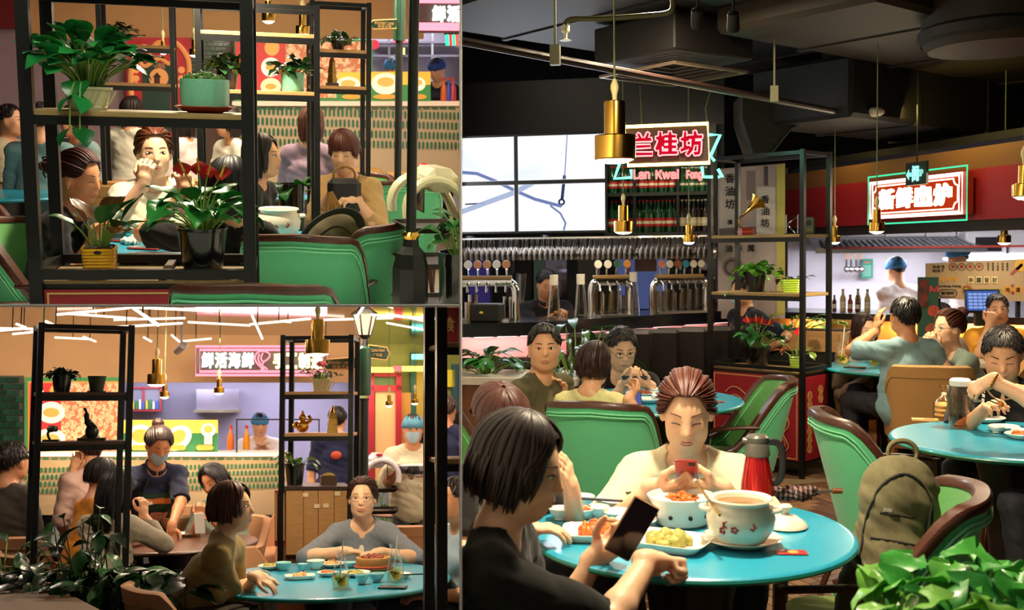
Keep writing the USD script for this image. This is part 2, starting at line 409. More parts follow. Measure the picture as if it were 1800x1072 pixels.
        for k in range(3):
            sl0=[slice(None)]*3;sl1=[slice(None)]*3;sl0[k]=slice(0,-1);sl1[k]=slice(1,None)
            e=np.argwhere(ins[tuple(sl0)]!=ins[tuple(sl1)]);i,j=[(1,2),(2,0),(0,1)][k]
            e=e[(e[:,i]>0)&(e[:,j]>0)&(e[:,i]<n[i]-1)&(e[:,j]<n[j]-1)]
            if not len(e):continue
            def g(di,dj):q=e.copy();q[:,i]-=di;q[:,j]-=dj;return idm[tuple(q.T)]
            A,B,C,D=g(1,1),g(0,1),g(0,0),g(1,0);inn=ins[tuple(e.T)]
            q=np.stack([A,B,C,D],1);q=np.where(inn[:,None],q,q[:,::-1]);q=q[(q>=0).all(1)]
            fs+=[q[:,[0,1,2]],q[:,[0,2,3]]]
        return v,np.vstack(fs)

SKIN='#d79a74';HAIRC='#1d1210'
def face_dir(yaw):a=math.radians(yaw);return V(math.sin(a),-math.cos(a),0)
def ik(S,W,l1,l2,pole):
    d=W-S;L=np.linalg.norm(d);Lc=min(L,(l1+l2)*.995);u=d/max(L,1e-6);W=S+u*Lc
    a=(l1*l1-l2*l2+Lc*Lc)/(2*Lc);h=math.sqrt(max(l1*l1-a*a,0));p=pole-(pole@u)*u;p=unit(p)
    return S+u*a+p*h,W
FING=[(-.031,.078,.060),(-.0105,.086,.071),(.0105,.085,.077),(.031,.080,.069)]   # little .. index: side, knuckle, length
def hand_into(Fd,W,d,pn,s,side,pose,k=.004):
    """W wrist, d finger direction, pn palm normal; side = thumb side sign."""
    d=unit(d);pn=unit(pn-(pn@d)*d);x=np.cross(d,pn)*side;mn=Fd.h*.72
    curl={'relaxed':(.35,.35,.25),'flat':(.06,.08,.05),'fist':(1.2,1.5,.9),'hold':(.75,.75,.5),'pinch':(.7,.8,.5),'type':(.5,.7,.4)}[pose]
    Fd.cone(W-d*.02*s,W+d*.03*s,max(.024*s,mn),max(.026*s,mn),k=.012*s,squash=(x,.8))
    for i,(o,kn,ln)in enumerate(FING):
        K=W+(d*kn+x*o-pn*.002)*s
        Fd.cone(W+(d*.012+x*o*.55)*s,K,max(.0125*s,mn),max(.0105*s,mn),k=.008*s)
        a=0;p=K;c=curl
        if pose=='point' and i==3:c=(.1,.1,.1)
        for j,(fr,r0)in enumerate(((.45,.0092),(.31,.0082),(.24,.0074))):
            a+=c[j]*(1+.06*(3-i));dd=d*math.cos(a)+pn*math.sin(a)+x*o*1.2
            q=p+unit(dd)*ln*fr*s;Fd.cone(p,q,max(r0*s,mn),max(r0*.92*s,mn),k=k*s);p=q
    B=W+(d*.022+x*.022)*s;t=.75 if pose in('hold','pinch','type')else .35
    d1=unit(d*.6+x*.75+pn*(.25+t*.3));p1=B+d1*.038*s
    d2=unit(d*.85+x*(.35-.3*t)+pn*t*.6);p2=p1+d2*.030*s;d3=unit(d*.95+x*(-.1*t)+pn*t*.7);p3=p2+d3*.024*s
    for p,q,r0,r1 in((B,p1,.014,.0115),(p1,p2,.0108,.0098),(p2,p3,.0098,.0082)):Fd.cone(p,q,max(r0*s,mn),max(r1*s,mn),k=.005*s)

def hair_mesh(style,Hc,ax,s,seed,length=.16,n=150,bangs=False,part=.02,full=1.0):
    """Cap over the skull plus tapering locks; ax rows: right, forward, up of the head."""
    rg=np.random.default_rng(seed);R3a=np.asarray(ax)
    C=V(0,-.012,.028);rad=V(.0800,.1000,.0955)*(1+.06*(full-1));rad=rad+V(.004,.004,.006)*full
    tied=style in('bun','pony','back');bob=style in('bob','long')
    def tend(phi):                                     # polar angle where hair ends on the scalp; phi 0 = face, pi = nape
        a=np.abs((np.asarray(phi)+pi)%(2*pi)-pi)
        front=math.radians(84 if bangs else 50);sidep=math.radians(100 if style!='short' else 92);back=math.radians(132)
        f1=1/(1+np.exp(-(a-.80)/.09));f2=np.clip((a-1.5)/1.0,0,1)
        return front+(sidep-front)*f1+(back-sidep)*f2
    def pt(t,phi,lift=1.0):
        t,phi=np.broadcast_arrays(t,phi)
        return C+rad*lift*np.stack([np.sin(t)*np.sin(phi),np.sin(t)*np.cos(phi),np.cos(t)],-1)
    parts=[]
    phis=np.linspace(0,2*pi,40,endpoint=False);te=tend(phis);rings=[]
    for u in np.linspace(.03,1,12):rings.append(pt(te*u,phis,.985+.02*(u<.95)))
    rings.append(pt(te*1.0,phis,.90));parts.append(loft(rings,caps=True))
    def lock(P,w,th=.45):
        k=len(P);r=w*np.interp(np.linspace(0,1,k),[0,.15,.7,1],[.45,1,.85,.12])
        out=np.stack([P[:,0]-C[0],P[:,1]-C[1],np.zeros(k)],1)
        return tube(P,r,6,flat=(1,th))
    bunp=V(0,-.10,.075)if style=='bun' else V(0,-.118,.03)if style=='pony' else V(0,-.112,-.03)
    for i in range(n):
        phi=rg.uniform(-pi,pi);a=abs(phi)
        if tied:
            t0=float(tend(phi))*rg.uniform(.92,1.0);ph=phi
            A=pt(t0,ph,1.0);d=unit(A-C);e=unit(bunp-C);om=math.acos(np.clip(d@e,-1,1));us=np.linspace(0,1,9)[:,None]
            if om<.15:continue
            D=(np.sin((1-us)*om)*d+np.sin(us*om)*e)/math.sin(om);q=1/np.sqrt(((D/rad)**2).sum(1));Pp=C+D*(q*rg.uniform(.99,1.035))[:,None]
            parts.append(lock(Pp,rg.uniform(.009,.014),.3))
        elif bob:
            ph0=phi;drift=0
            if a<.85 and not bangs:drift=math.copysign(1.12-a,phi if abs(phi)>.12 else(1 if part<0 else-1))*rg.uniform(.8,1.15)
            tl=math.radians(92);front_b=bangs and a<.8
            t1=math.radians(rg.uniform(76,86))if front_b else tl
            ts=np.linspace(.08,t1,9);ph=ph0+drift*(ts/t1)**1.3;Pp=pt(ts,ph,rg.uniform(1.0,1.05))
            Pp=Pp+V(part,0,0)*(1-ts/t1)[:,None]
            if not front_b:
                e=Pp[-1];L=length*rg.uniform(.82,1.05)*(1.0 if abs(ph[-1])>1.3 else .7);m=6;u=np.linspace(0,1,m+1)[1:]
                o=unit(V(e[0],e[1]-C[1],0));inward=(-.012 if style=='bob' else-.004)*full
                if style=='long' and a>1.6:inward=-.035
                tail=e+np.outer(u,V(0,0,-L))+np.outer(u**2*inward+.008*np.sin(u*3)*rg.uniform(-1,1),o)+np.outer(u,V(rg.uniform(-.012,.012),rg.uniform(-.01,.01),0))
                Pp=np.vstack([Pp,tail])
            parts.append(lock(Pp,rg.uniform(.008,.014)))
        else:                                            # short
            t0=rg.uniform(.05,1)**.7*float(tend(phi))*.98;st=rg.uniform(.22,.42);tw=.5*rg.uniform(-1,1)
            ts=np.linspace(t0-st*.5,min(t0+st,float(tend(phi))+.10),5);ph=phi+tw*(ts-ts[0]);lift=np.linspace(.99,rg.uniform(1.02,1.07),5)
            Pp=np.array([pt(t,f,l)for t,f,l in zip(ts,ph,lift)]);parts.append(lock(Pp,rg.uniform(.007,.011)))
    if bob:                                              # inner curtain gives the mass of hair round the back and sides
        ph=np.linspace(1.22,2*pi-1.22,26);rr=[]
        for u,l in((0,.99),(.3,.985),(.65,.96),(1,.88)):
            q=pt(math.radians(90),ph,l);q[:,2]-=length*.92*u;rr.append(q)
        for u,l in((1,.80),(.5,.84),(0,.86)):
            q=pt(math.radians(90),ph,l);q[:,2]-=length*.9*u;rr.append(q)
        parts.append(loft(np.array(rr),caps=False,closed=False))
    if style=='bun':
        parts.append(ball(.034,bunp+V(0,-.008,.022),(1.1,1,.9)))
        for i in range(16):a=i*2*pi/16;parts.append(tube([bunp+V(0,-.008,.022)+.034*V(math.cos(a+u)*1.05*math.sin(u*1.9+.2),math.sin(a+u)*math.sin(u*1.9+.2),math.cos(u*1.9+.2)*.95)for u in np.linspace(0,1.3,7)],.007,5))
    if style=='pony':
        for i in range(26):
            o=V(rg.normal(0,.012),rg.normal(0,.008),rg.normal(0,.01));L=length*rg.uniform(.85,1.1)
            parts.append(lock(np.array([bunp+o,bunp+o*1.6+V(0,-.045,-.01),bunp+o*2+V(0,-.055,-L*.4),bunp+o*2+V(0,-.04,-L*.75),bunp+o*.8+V(0,-.03,-L)]),.011))
    v,f=cat(*parts);return(v*s)@R3a+Hc,f

def person(room,label,head,depth,yaw=0,byaw=None,hpitch=0,hroll=0,s=1.0,lean=.06,sit=True,male=False,hands=None,shirt='#777777',sleeve=.6,trousers='#22232a',skin=SKIN,
           hair=('bob',{}),hairc=HAIRC,h=.008,neck='round',extras=(),zhip=None,fat=1.0,hipoff=(0,0),legs=True,poles=None,shirtmat=None,group=None,prints=(),name='person',kneespread=.10,feet=None,collar=None,knit=False):
    """head: pixel of the head's centre; yaw: 0 faces the viewpoint, 90 to the picture's right side, 180 away."""
    Hc=room.Y(*head,depth)if len(head)==2 else np.asarray(head,float)
    byaw=yaw if byaw is None else byaw;f=face_dir(byaw);up=V(0,0,1.0);r=np.cross(f,up)         # r: the person's own right
    hf0=face_dir(yaw);hr0=np.cross(hf0,up);a=math.radians(hpitch);hf=hf0*math.cos(a)-up*math.sin(a);hu=np.cross(hr0,hf);b=math.radians(hroll)
    hr=hr0*math.cos(b)+hu*math.sin(b);hu=np.cross(hr,hf);AX=np.array([hr,hf,hu])
    fd=math.radians(hpitch);Ncen=Hc-hu*.075*s-hf*.012*s;C7=Hc-up*.150*s-f*(.035+.05*math.sin(fd))*s-(hf*.012*s)
    S=C7-up*.065*s+f*.012*s;wsh=(.170 if male else .146)*s
    zh=zhip if zhip is not None else(.54 if sit else .90*s)
    Pv=V(S[0]-f[0]*lean+hipoff[0],S[1]-f[1]*lean+hipoff[1],zh);tu=unit(S-Pv);tf=unit(f-(f@tu)*tu);L=np.linalg.norm(S-Pv)
    Sh={1:S+r*wsh,-1:S-r*wsh};l1,l2=.285*s,.245*s
    poles=poles or{};H={}
    for sd in(1,-1):
        t=(hands or{}).get('R' if sd==1 else 'L')
        if t is None:t=dict(p=Pv+f*.30+r*sd*.10+up*.10)if sit else dict(p=Pv+r*sd*.24*s+f*.06-up*.06*s)
        elif not isinstance(t,dict):t=dict(p=np.asarray(t,float))
        pole=np.asarray(poles.get('R' if sd==1 else 'L',r*sd*.55-up*1.0-f*.25),float)
        E,W=ik(Sh[sd],np.asarray(t['p'],float),l1,l2,pole);dirn=t.get('d');fa=unit(W-E)
        dirn=fa if dirn is None else unit(dirn);pn=t.get('n');pn=-up-r*sd*.4 if pn is None else np.asarray(pn,float)
        H[sd]=(E,W,dirn,pn,t.get('pose','relaxed'))
    knees={}
    ankles={}
    for sd in(1,-1):
        hip=Pv+r*sd*.085*s
        if sit:K=hip+f*.42*s+r*sd*kneespread+V(0,0,-.01);A=V(K[0]-f[0]*.05,K[1]-f[1]*.05,.09)
        else:K=hip+f*.02+r*sd*.01-up*(zh*.47);A=hip+r*sd*.015-up*(zh-.09)
        knees[sd],ankles[sd]=K,A
    pts=[Hc+hu*.14*s,Hc+hf*.13*s,Hc-hf*.13*s,Pv,Pv-f*.15]+[q for sd in(1,-1)for q in(Sh[sd],H[sd][0],H[sd][1],H[sd][1]+H[sd][2]*.2*s,Sh[sd]+r*sd*.06)]
    lo=np.min(pts,0)-.07;hi=np.max(pts,0)+.07;lo[2]=min(lo[2],zh-.16)
    B=Field(lo,hi,h)
    # head
    def hp(x,y,z):return Hc+(hr*x+hf*y+hu*z)*s
    E_=lambda c,rr,k=.02,op='add':B.ell(hp(*c),V(*rr)*s,AX,k*s,op)
    E_((0,-.012,.028),(.073,.092,.087));E_((0,.022,-.026),(.060 if not male else .066,.072,.086),.03)
    E_((0,.052,-.088),(.028 if not male else .034,.026,.023),.035)
    for q in(1,-1):E_((q*.034,.050,-.024),(.027,.026,.028),.02)
    for q in(1,-1):E_((q*(.050 if male else .044),.018,-.068),(.016,.03,.026),.03)
    for q in(1,-1):E_((q*.031,.101,.009),(.019,.016,.0115),.012,'cut')
    B.cone(hp(0,.082,.014),hp(0,.1035,-.021),.0065*s,.0088*s,.016*s);
    for q in(1,-1):B.ell(hp(q*.0095,.094,-.024),V(.0062,.0075,.0055)*s,AX,.007*s)
    E_((0,.086,-.054),(.020,.011,.012),.014)
    for q in(1,-1):E_((q*.0755,-.004,-.010),(.010,.019,.031),.008)
    B.cone(hp(0,-.020,-.050),C7+f*.012*s,(.053 if male else .046)*s,(.058 if male else .050)*s,.03*s)
    # trunk
    def trunk(Fd,g,k=.05,w=0,seed=0):
        sq=(r,.66)
        ch=S-tu*.12*s;wa=Pv+tu*(L*.38);
        Fd.cone(ch,wa,(.100*fat+g)*s,(.086*fat+g*1.3)*s,k,sq);Fd.cone(wa,Pv+tu*.02,(.086*fat+g*1.3)*s,(.108*fat+g)*s,k,sq)
        Fd.cone(Sh[1]-tu*.01,Sh[-1]-tu*.01,(.050+g)*s,(.050+g)*s,k)
        Fd.cone(C7+tu*.0*s,Sh[1]+tu*.0*s,(.042+g)*s,(.046+g)*s,.04);Fd.cone(C7,Sh[-1],(.042+g)*s,(.046+g)*s,.04)
        if not male:
            for q in(1,-1):Fd.ell(S-tu*.165*s+tf*.085*s+r*q*.068*s,V(.062,.055,.062)*s+g*.6,None,.05)
        else:Fd.cone(S-tu*.11*s+tf*.05*s+r*.07*s,S-tu*.11*s+tf*.05*s-r*.07*s,(.062+g)*s,(.062+g)*s,.05)
    trunk(B,-.006)
    for sd in(1,-1):
        E,W,dn,pn,pose=H[sd]
        B.cone(Sh[sd],E,(.046 if male else .041)*s,.036*s,.03);B.cone(E,E+(W-E)*.3,.037*s,.039*s*(1.06 if male else .95),.02);B.cone(E+(W-E)*.3,W,.039*s*(1.06 if male else .95),.0255*s,.02)
        hand_into(B,W,dn,pn,s*(1.06 if male else .97),sd,pose)
    if zh-.16>lo[2]-1:pass
    bm=B.mesh()
    # shirt
    Sf=Field(lo-.02,hi+.02,h);trunk(Sf,.012)
    Sf.cone(Pv+tu*.10*s,Pv-tu*(.02 if sit else .06),(.106*fat+.018)*s,(.116*fat+.016)*s,.05,(r,.66))
    for sd in(1,-1):
        E,W=H[sd][:2];fr=min(sleeve,1.0)
        if fr>0:e=Sh[sd]+(E-Sh[sd])*fr;loose=.014 if not knit else .006;Sf.cone(Sh[sd]+tu*.004,e,(.050+loose)*s,(.042+loose*1.6)*s,.035,flat_end=sleeve<1.0)
        if sleeve>1.0:e2=E+(W-E)*min(1,sleeve-1.0);Sf.cone(E,e2,(.046+.006)*s,(.034+.006)*s,.02,flat_end=True)
    Sf.wrinkle(.0055 if not knit else .002,(9,9,16),seed=int(abs(Hc[0])*100)%97);Sf.wrinkle(.002,(26,26,18),seed=3)
    nb=C7+tu*.030*s
    rr={'round':.066,'wide':.085,'v':.075,'high':.054,'collar':.060}[neck]*s
    Sf.cone(nb-tf*.005,nb+tu*.2*s,rr,rr,0.004,op='cut');
    if neck in('round','wide','v','collar'):Sf.ell(nb+tf*.055*s-tu*(.012 if neck!='wide' else .025)*s,V(rr,rr,rr*.80),None,.008,'cut')
    if neck=='v':Sf.cone(nb+tf*.10*s-tu*.02,nb+tf*.13*s-tu*.16*s,.055*s,.018*s,.006,op='cut')
    Sf.cone(nb+tu*.005*s,nb+tu*.3*s,.4,.4,0,flat_start=True,op='cut')
    sm=Sf.mesh()
    base=V(Pv[0],Pv[1],0);loc=lambda m:(arrays_of(m)[0]-base,arrays_of(m)[1])
    skm=mat(skin,.48,sss=.12,var=.06,scale=30,bump=.03,bscale=300)
    parts=[P('body',loc(bm),skm,smooth=True)]
    stm=shirtmat or mat(shirt,.85,var=.05,scale=60,bump=.12,bscale=420,sheen=.15,spec=.2)
    parts.append(P('shirt',loc(sm),stm,smooth=True))
    if collar:
        for sd in(1,-1):
            q=[nb+r*sd*rr*math.sin(t)*1.02+tf*(rr*math.cos(t)*1.05+.012)-tu*.012*s-tu*.02*s*max(0,math.cos(t))for t in np.linspace(pi,.12,10)]
            parts.append(P('collar',loc(tube(q,.016*s,6,flat=(.45,1.2),upv=tu)),mat(collar,.85),smooth=True))
    # legs, trousers, shoes
    if legs:
        lg=[q for sd in(1,-1)for q in(knees[sd],ankles[sd])]+[Pv];Tf=Field(np.min(lg,0)-.16,np.max(lg,0)+.16,max(h,.012))
        Tf.cone(Pv+r*.05,Pv-r*.05,.112*fat*s,.112*fat*s,.04)
        for sd in(1,-1):
            hip=Pv+r*sd*.085*s;Tf.cone(hip,knees[sd],.088*s,.064*s,.04);Tf.cone(knees[sd],ankles[sd],.062*s,.048*s,.02,flat_end=True)
        Tf.wrinkle(.006,(18,18,18),5);parts.append(P('trousers',loc(Tf.mesh()),mat(trousers,.8,var=.1,bump=.1,bscale=300),smooth=True))
        for sd in(1,-1):
            A=ankles[sd];c=A-up*.045+f*.05
            ms=trimesh.creation.icosphere(3,1.0).vertices*V(.045,.13,.05);ms[:,2]=np.where(ms[:,2]<0,ms[:,2]*.85,ms[:,2]*(1.1-.5*(ms[:,1]>0)))
            v=ms@np.array([r,f,up])*s+V(c[0],c[1],.045);parts.append(P('shoe',loc((v,trimesh.creation.icosphere(3,1.0).faces)),mat('#3a332c' if male else '#2a2626',.6),smooth=True))
    # face features
    def surf(x,z,off=0.0):
        ys=np.linspace(.125,.02,60);p=np.array([hp(x,y,z)for y in ys]);d=B.at(p);i=np.argmax(d<0);return hp(x,ys[max(i,1)]+off,z)
    facing_away=(hf@unit(V(0,0,room.H)-Hc))<-.35
    if not facing_away:
        closed='closed' in extras;dark=mat('#140c0a',.25)
        for q in(1,-1):
            c=surf(q*.031,.0075,-.0045)
            if closed:
                parts.append(P('eye',loc(tube([surf(q*(.031+t),.005-14*t*t+.0,.001)for t in np.linspace(-.014,.014,7)][::1],.0016*s,5)),dark));
            else:
                ew=(AX.T@(ball(1,sub=2)[0]*V(.0150,.0085,.0058)*s).T).T+c;iv=(AX.T@(ball(1,sub=2)[0]*V(.0066,.0060,.0064)*s).T).T+c+hf*.0042*s
                parts.append(P('eye',loc((ew,ball(1)[1])),mat('#d9cfc8',.25),smooth=True,subs=[P('iris',loc((iv,ball(1)[1])),dark,smooth=True)]))
                parts.append(P('eyelid',loc(tube([surf(q*(.031+t),.0135-22*t*t+(.001 if q*t*q>0 else 0),.0005)for t in np.linspace(-.0155,.0165,8)],.0017*s,5)),dark,smooth=True))
            parts.append(P('eyebrow',loc(tube([surf(q*t,.0300+.0035*math.sin((t-.012)/.038*2.9)-.05*max(0,t-.036),.001)for t in np.linspace(.014,.050,8)],np.array([.0024,.0032,.0034,.0032,.003,.0025,.002,.001])*s*(1.25 if male else 1),6,flat=(1,.6))),mat(hairc,.7),smooth=True))
        if 'mask' not in extras:
            lc=mat('#b4564a' if not male else '#b0705c',.4,sss=.1);sm_=.0035 if 'smile' in extras else 0;lw=.026 if sm_ else .021
            for nm,dz,tk in(('upper_lip',.0,.0034),('lower_lip',-.0080,.0042)):
                parts.append(P(nm,loc(tube([surf(t,-.0535+dz-(.0 if nm=='upper_lip' else .003*math.cos(t/lw*1.5))+sm_*(t/lw)**2*1.5,-.0005)for t in np.linspace(-lw,lw,9)],np.array([.3,.6,.85,1,.95,1,.85,.6,.3])*tk*s,6,flat=(1,.9))),lc,smooth=True))
    if 'glasses' in extras:
        gm=mat('#1a1a1c',.3);fr_=[]
        for q in(1,-1):
            c=surf(q*.032,.006,.012);fr_.append(tube([c+(hr*.0235*math.cos(t)*(1+.12*abs(math.sin(t)))+hu*.0165*math.sin(t))*s for t in np.linspace(0,2*pi,20,endpoint=False)],.0014*s,5,closed=True))
            fr_.append(tube([c+hr*q*.0235*s,hp(q*.074,.06,.010),hp(q*.078,-.005,.008)],.0014*s,5))
        fr_.append(tube([surf(.0085,.009,.012),surf(0,.012,.012),surf(-.0085,.009,.012)],.0014*s,5));parts.append(P('glasses',loc(cat(*fr_)),gm,smooth=True))
    if 'mask' in extras:
        g=[]
        for z,w in((-.012,.058),(-.035,.064),(-.060,.060),(-.085,.046),(-.105,.026)):
            g.append([surf(x*w,z,.006+.006*(1-x*x))if abs(x)<.9 else hp(x*w,.045,z)for x in np.linspace(-1,1,13)])
        g=np.array(g);bk=(g-hf*.004*s)[::-1];mk=loft(np.concatenate([g,bk]),caps=False,closed=False)
        st=[tube([hp(q*.058,.05,z),hp(q*.074,.02,z*.7),hp(q*.078,-.01,-.012)],.0013*s,4)for q in(1,-1)for z in(-.02,-.08)]
        parts.append(P('face_mask',loc(mk),mat('#a9c9d6',.8),smooth=True,subs=[P('ear_loop',loc(cat(*st)),mat('#e8eef0',.8))]))
    if 'earring' in extras:
        for q in(1,-1):parts.append(P('earring',loc(ball(.005*s,hp(q*.079,.003,-.040))),mat('#f2e3c4',.2,metal=.6),smooth=True))
    # hair or cap
    style,kw=hair
    if style=='cap':
        g=[]
        for u in np.linspace(0,1,12):
            t=.02+u*(1.72 if u<1 else 1.75);ph=np.linspace(0,2*pi,40,endpoint=False);wob=1+.035*np.sin(ph*13+u*5)*(u>.2)+.02*np.sin(ph*7+u*9)
            rad_=V(.094,.112,.098);g.append(np.stack([hp(*p_)for p_ in np.stack([rad_[0]*np.sin(t)*np.sin(ph)*wob,-.012+rad_[1]*np.sin(t)*np.cos(ph)*wob,.026+rad_[2]*np.cos(t)+.012*np.cos(ph)*u*u],1)*(1 if u<1 else V(.93,.93,1))]))
        parts.append(P('hair_cap',loc(loft(np.array(g))),mat(kw.get('col','#4c9ad6'),.7,var=.15,scale=40,trans=.25),smooth=True,label='puffy disposable blue hair cap' if 'col' not in kw else None))
        hm=hair_mesh('short',Hc,AX,s*.985,5,n=60)
    else:hm=hair_mesh(style,Hc,AX,s,kw.get('seed',1),**{k:v for k,v in kw.items()if k not in('seed',)})
    parts.append(P('hair',loc(hm),mat(hairc,.48,var=.2,scale=9,stretch=(14,14,2),spec=.4),smooth=True))
    ctx=dict(Hc=Hc,hp=hp,S=S,Pv=Pv,f=f,r=r,up=up,tu=tu,tf=tf,AX=AX,H=H,s=s,base=base,loc=loc,surf=surf,C7=C7,Sh=Sh,Sf=Sf,L=L)
    for fn in prints:parts+=fn(ctx)
    thing(room,name,label,'person',parts,T4(base),group)
    return ctx
def chest_text(lines,mat_,w=.16,drop=.17,front=True):
    """Flat print on the chest or back, laid on the cloth."""
    def fn(c):
        out=[]
        for txt,ww,hh,dz,col,cjk in lines:
            g=text_fit(txt,ww,hh,1,cjk);v,f=extrude(g,.002);sg=1 if front else-1
            v=np.asarray(trimesh.Trimesh(v,f).vertices);X=v[:,0]-ww/2;Z=v[:,1]-drop-dz
            p0=c['S']-np.outer(X*sg,c['r'])+np.outer(Z,c['tu']);ys=np.linspace(.30,.02,50);D=np.array([c['Sf'].at(p0+c['tf']*sg*y)for y in ys]);i=np.argmax(D<0,0)
            yy=ys[np.clip(i,1,49)];q=p0+np.outer(yy*sg+.002+v[:,2]*.5,c['tf'])if front else p0+np.outer(-(yy+.002+v[:,2]*.5),c['tf'])
            out.append(P('shirt_print',c['loc']((q,f)),mat(col,.8)))
        return out
    return fn
# ---------------------------------------------------------------- shared looks
BLACK=mat('#0d0e0f',.42,metal=.3,var=.1,scale=30);BLACKM=mat('#12110f',.6);WOOD=mat('#4a2418',.38,var=.35,scale=6,stretch=(3,3,30),coat=.3)
LWOOD=mat('#b98a55',.55,var=.22,scale=5,stretch=(2,30,30));BOARD=mat('#8f7448',.6,var=.22,scale=6,stretch=(2,40,40));MINT=mat('#5fc08c',.8,var=.05,scale=200,bump=.15,bscale=900,sheen=.3,spec=.2)
LINING=mat('#5c9a55',.85,var=.14,scale=260,bump=.2,bscale=900,sheen=.3,spec=.2);PIPING=mat('#7fd8a6',.7);OLIVE=mat('#6e7a34',.85,var=.12,scale=200,bump=.15,bscale=900)
TAN=mat('#b98d55',.7,var=.06,scale=120,bump=.12,bscale=700,spec=.3);BRASS=mat('#d6a548',.16,metal=1.0);PORC=mat('#f3efe4',.18,coat=.5);PORCB=mat('#dfeef0',.18,coat=.5);TURQ=mat('#2a9cbc',.3,var=.03,scale=60,coat=.25)
TURQRIM=mat('#1f8f7a',.35,coat=.2);STEEL=mat('#c9ccd0',.22,metal=1.0);CHROME=mat('#e6e6e8',.08,metal=1.0);GLASS=glass();LAMPGLOW=glow('#fff0d0',9.0);SOIL=mat('#2a1c12',.95,bump=.8,bscale=90)
REDP=mat('#8e1220',.55,var=.05);GOLDP=mat('#c79a5a',.5);SOYB=mat('#1c0d07',.3)

def lamp_kind(cord=1.2,rad=.10,hs=1.0,lit=LAMPGLOW):
    """Brass pendant: two stacked drums, the lower wider, on a cord; origin at the lower rim."""
    b=.118*hs;u=.20*hs
    lo=lathe([(rad*.93,0),(rad,.004),(rad,b-.004),(rad*.96,b),(rad*.5,b+.001)],40,cap=False);up=lathe([(rad*.5,b),(rad*.52,b+.002),(rad*.52,b+u*.8),(rad*.49,b+u*.8+.004),(rad*.1,b+u*.8+.006)],36)
    t=b+u*.8
    return Kind([P('shade',lo,BRASS),P('upper_drum',up,BRASS),P('diffuser',lathe([(.0005,-.016),(rad*.5,-.013),(rad*.9,-.001),(rad*.92,.004)],36,cap=False),lit),P('cord_grip',lathe([(.008,t),(.010,t+.03),(.016,t+.05),(.016,t+.065),(.006,t+.09)],16),mat('#d9c98f',.4)),P('cord',cyl(.004,cord,(0,0,t+.08),8),mat('#6c7a4e',.6))])

def round_table(R,rim=.03,top=.75,foot=True,mtop=None,mrim=None):
    mtop=mtop or TURQ;mrim=mrim or TURQRIM
    p=[P('tabletop',lathe([(R*.55,top-rim),(R-.035,top-rim*.98),(R-.008,top-rim*.6),(R-.002,top-rim*.25),(R-.010,top-.001),(R-.02,top)],96),mtop)]
    p[0].subs.append(P('edge_band',lathe([(R-.03,top-rim),(R-.006,top-rim*.7),(R+.0005,top-rim*.45),(R-.003,top-.006)],96,cap=False),mrim))
    if foot:p+=[P('pedestal',lathe([(.20,.03),(.10,.06),(.085,.2),(.13,.55),(.17,top-rim)],32),mat('#0c0a0a',.4)),P('base_plate',cyl(.28,.03,n=48),mat('#0c0a0a',.4))]
    return p

def shell_path(w,dback,dside,n=33):
    """U in plan, from one front end round the back to the other; u in -1..1."""
    u=np.linspace(-1,1,n);a=u*pi*.5
    x=w*np.sign(u)*np.abs(np.sin(a))**.8;y=-dback*np.abs(np.cos(a))**.9+dside*np.clip((np.abs(u)-.55)/.45,0,1)**1.2
    return u,x,y
def shell(u,x,y,zb,zt,th,flare=.0,lean=.0,z0=.42,rows=8):
    nx=np.gradient(y);ny=-np.gradient(x);L=np.hypot(nx,ny);nx,ny=nx/L,ny/L      # outward from the seat
    if(nx*x+ny*(y+.1)).mean()<0:nx,ny=-nx,-ny
    outer,inner=[],[]
    for k in range(rows):
        t=k/(rows-1);z=zb+(zt-zb)*t;o=flare*(z-z0);ly=-lean*(z-z0)
        outer.append(np.stack([x+nx*o,y+ny*o+ly,z],1));inner.append(np.stack([x+nx*(o-th),y+ny*(o-th)+ly,z],1))
    return np.array(outer),np.array(inner)
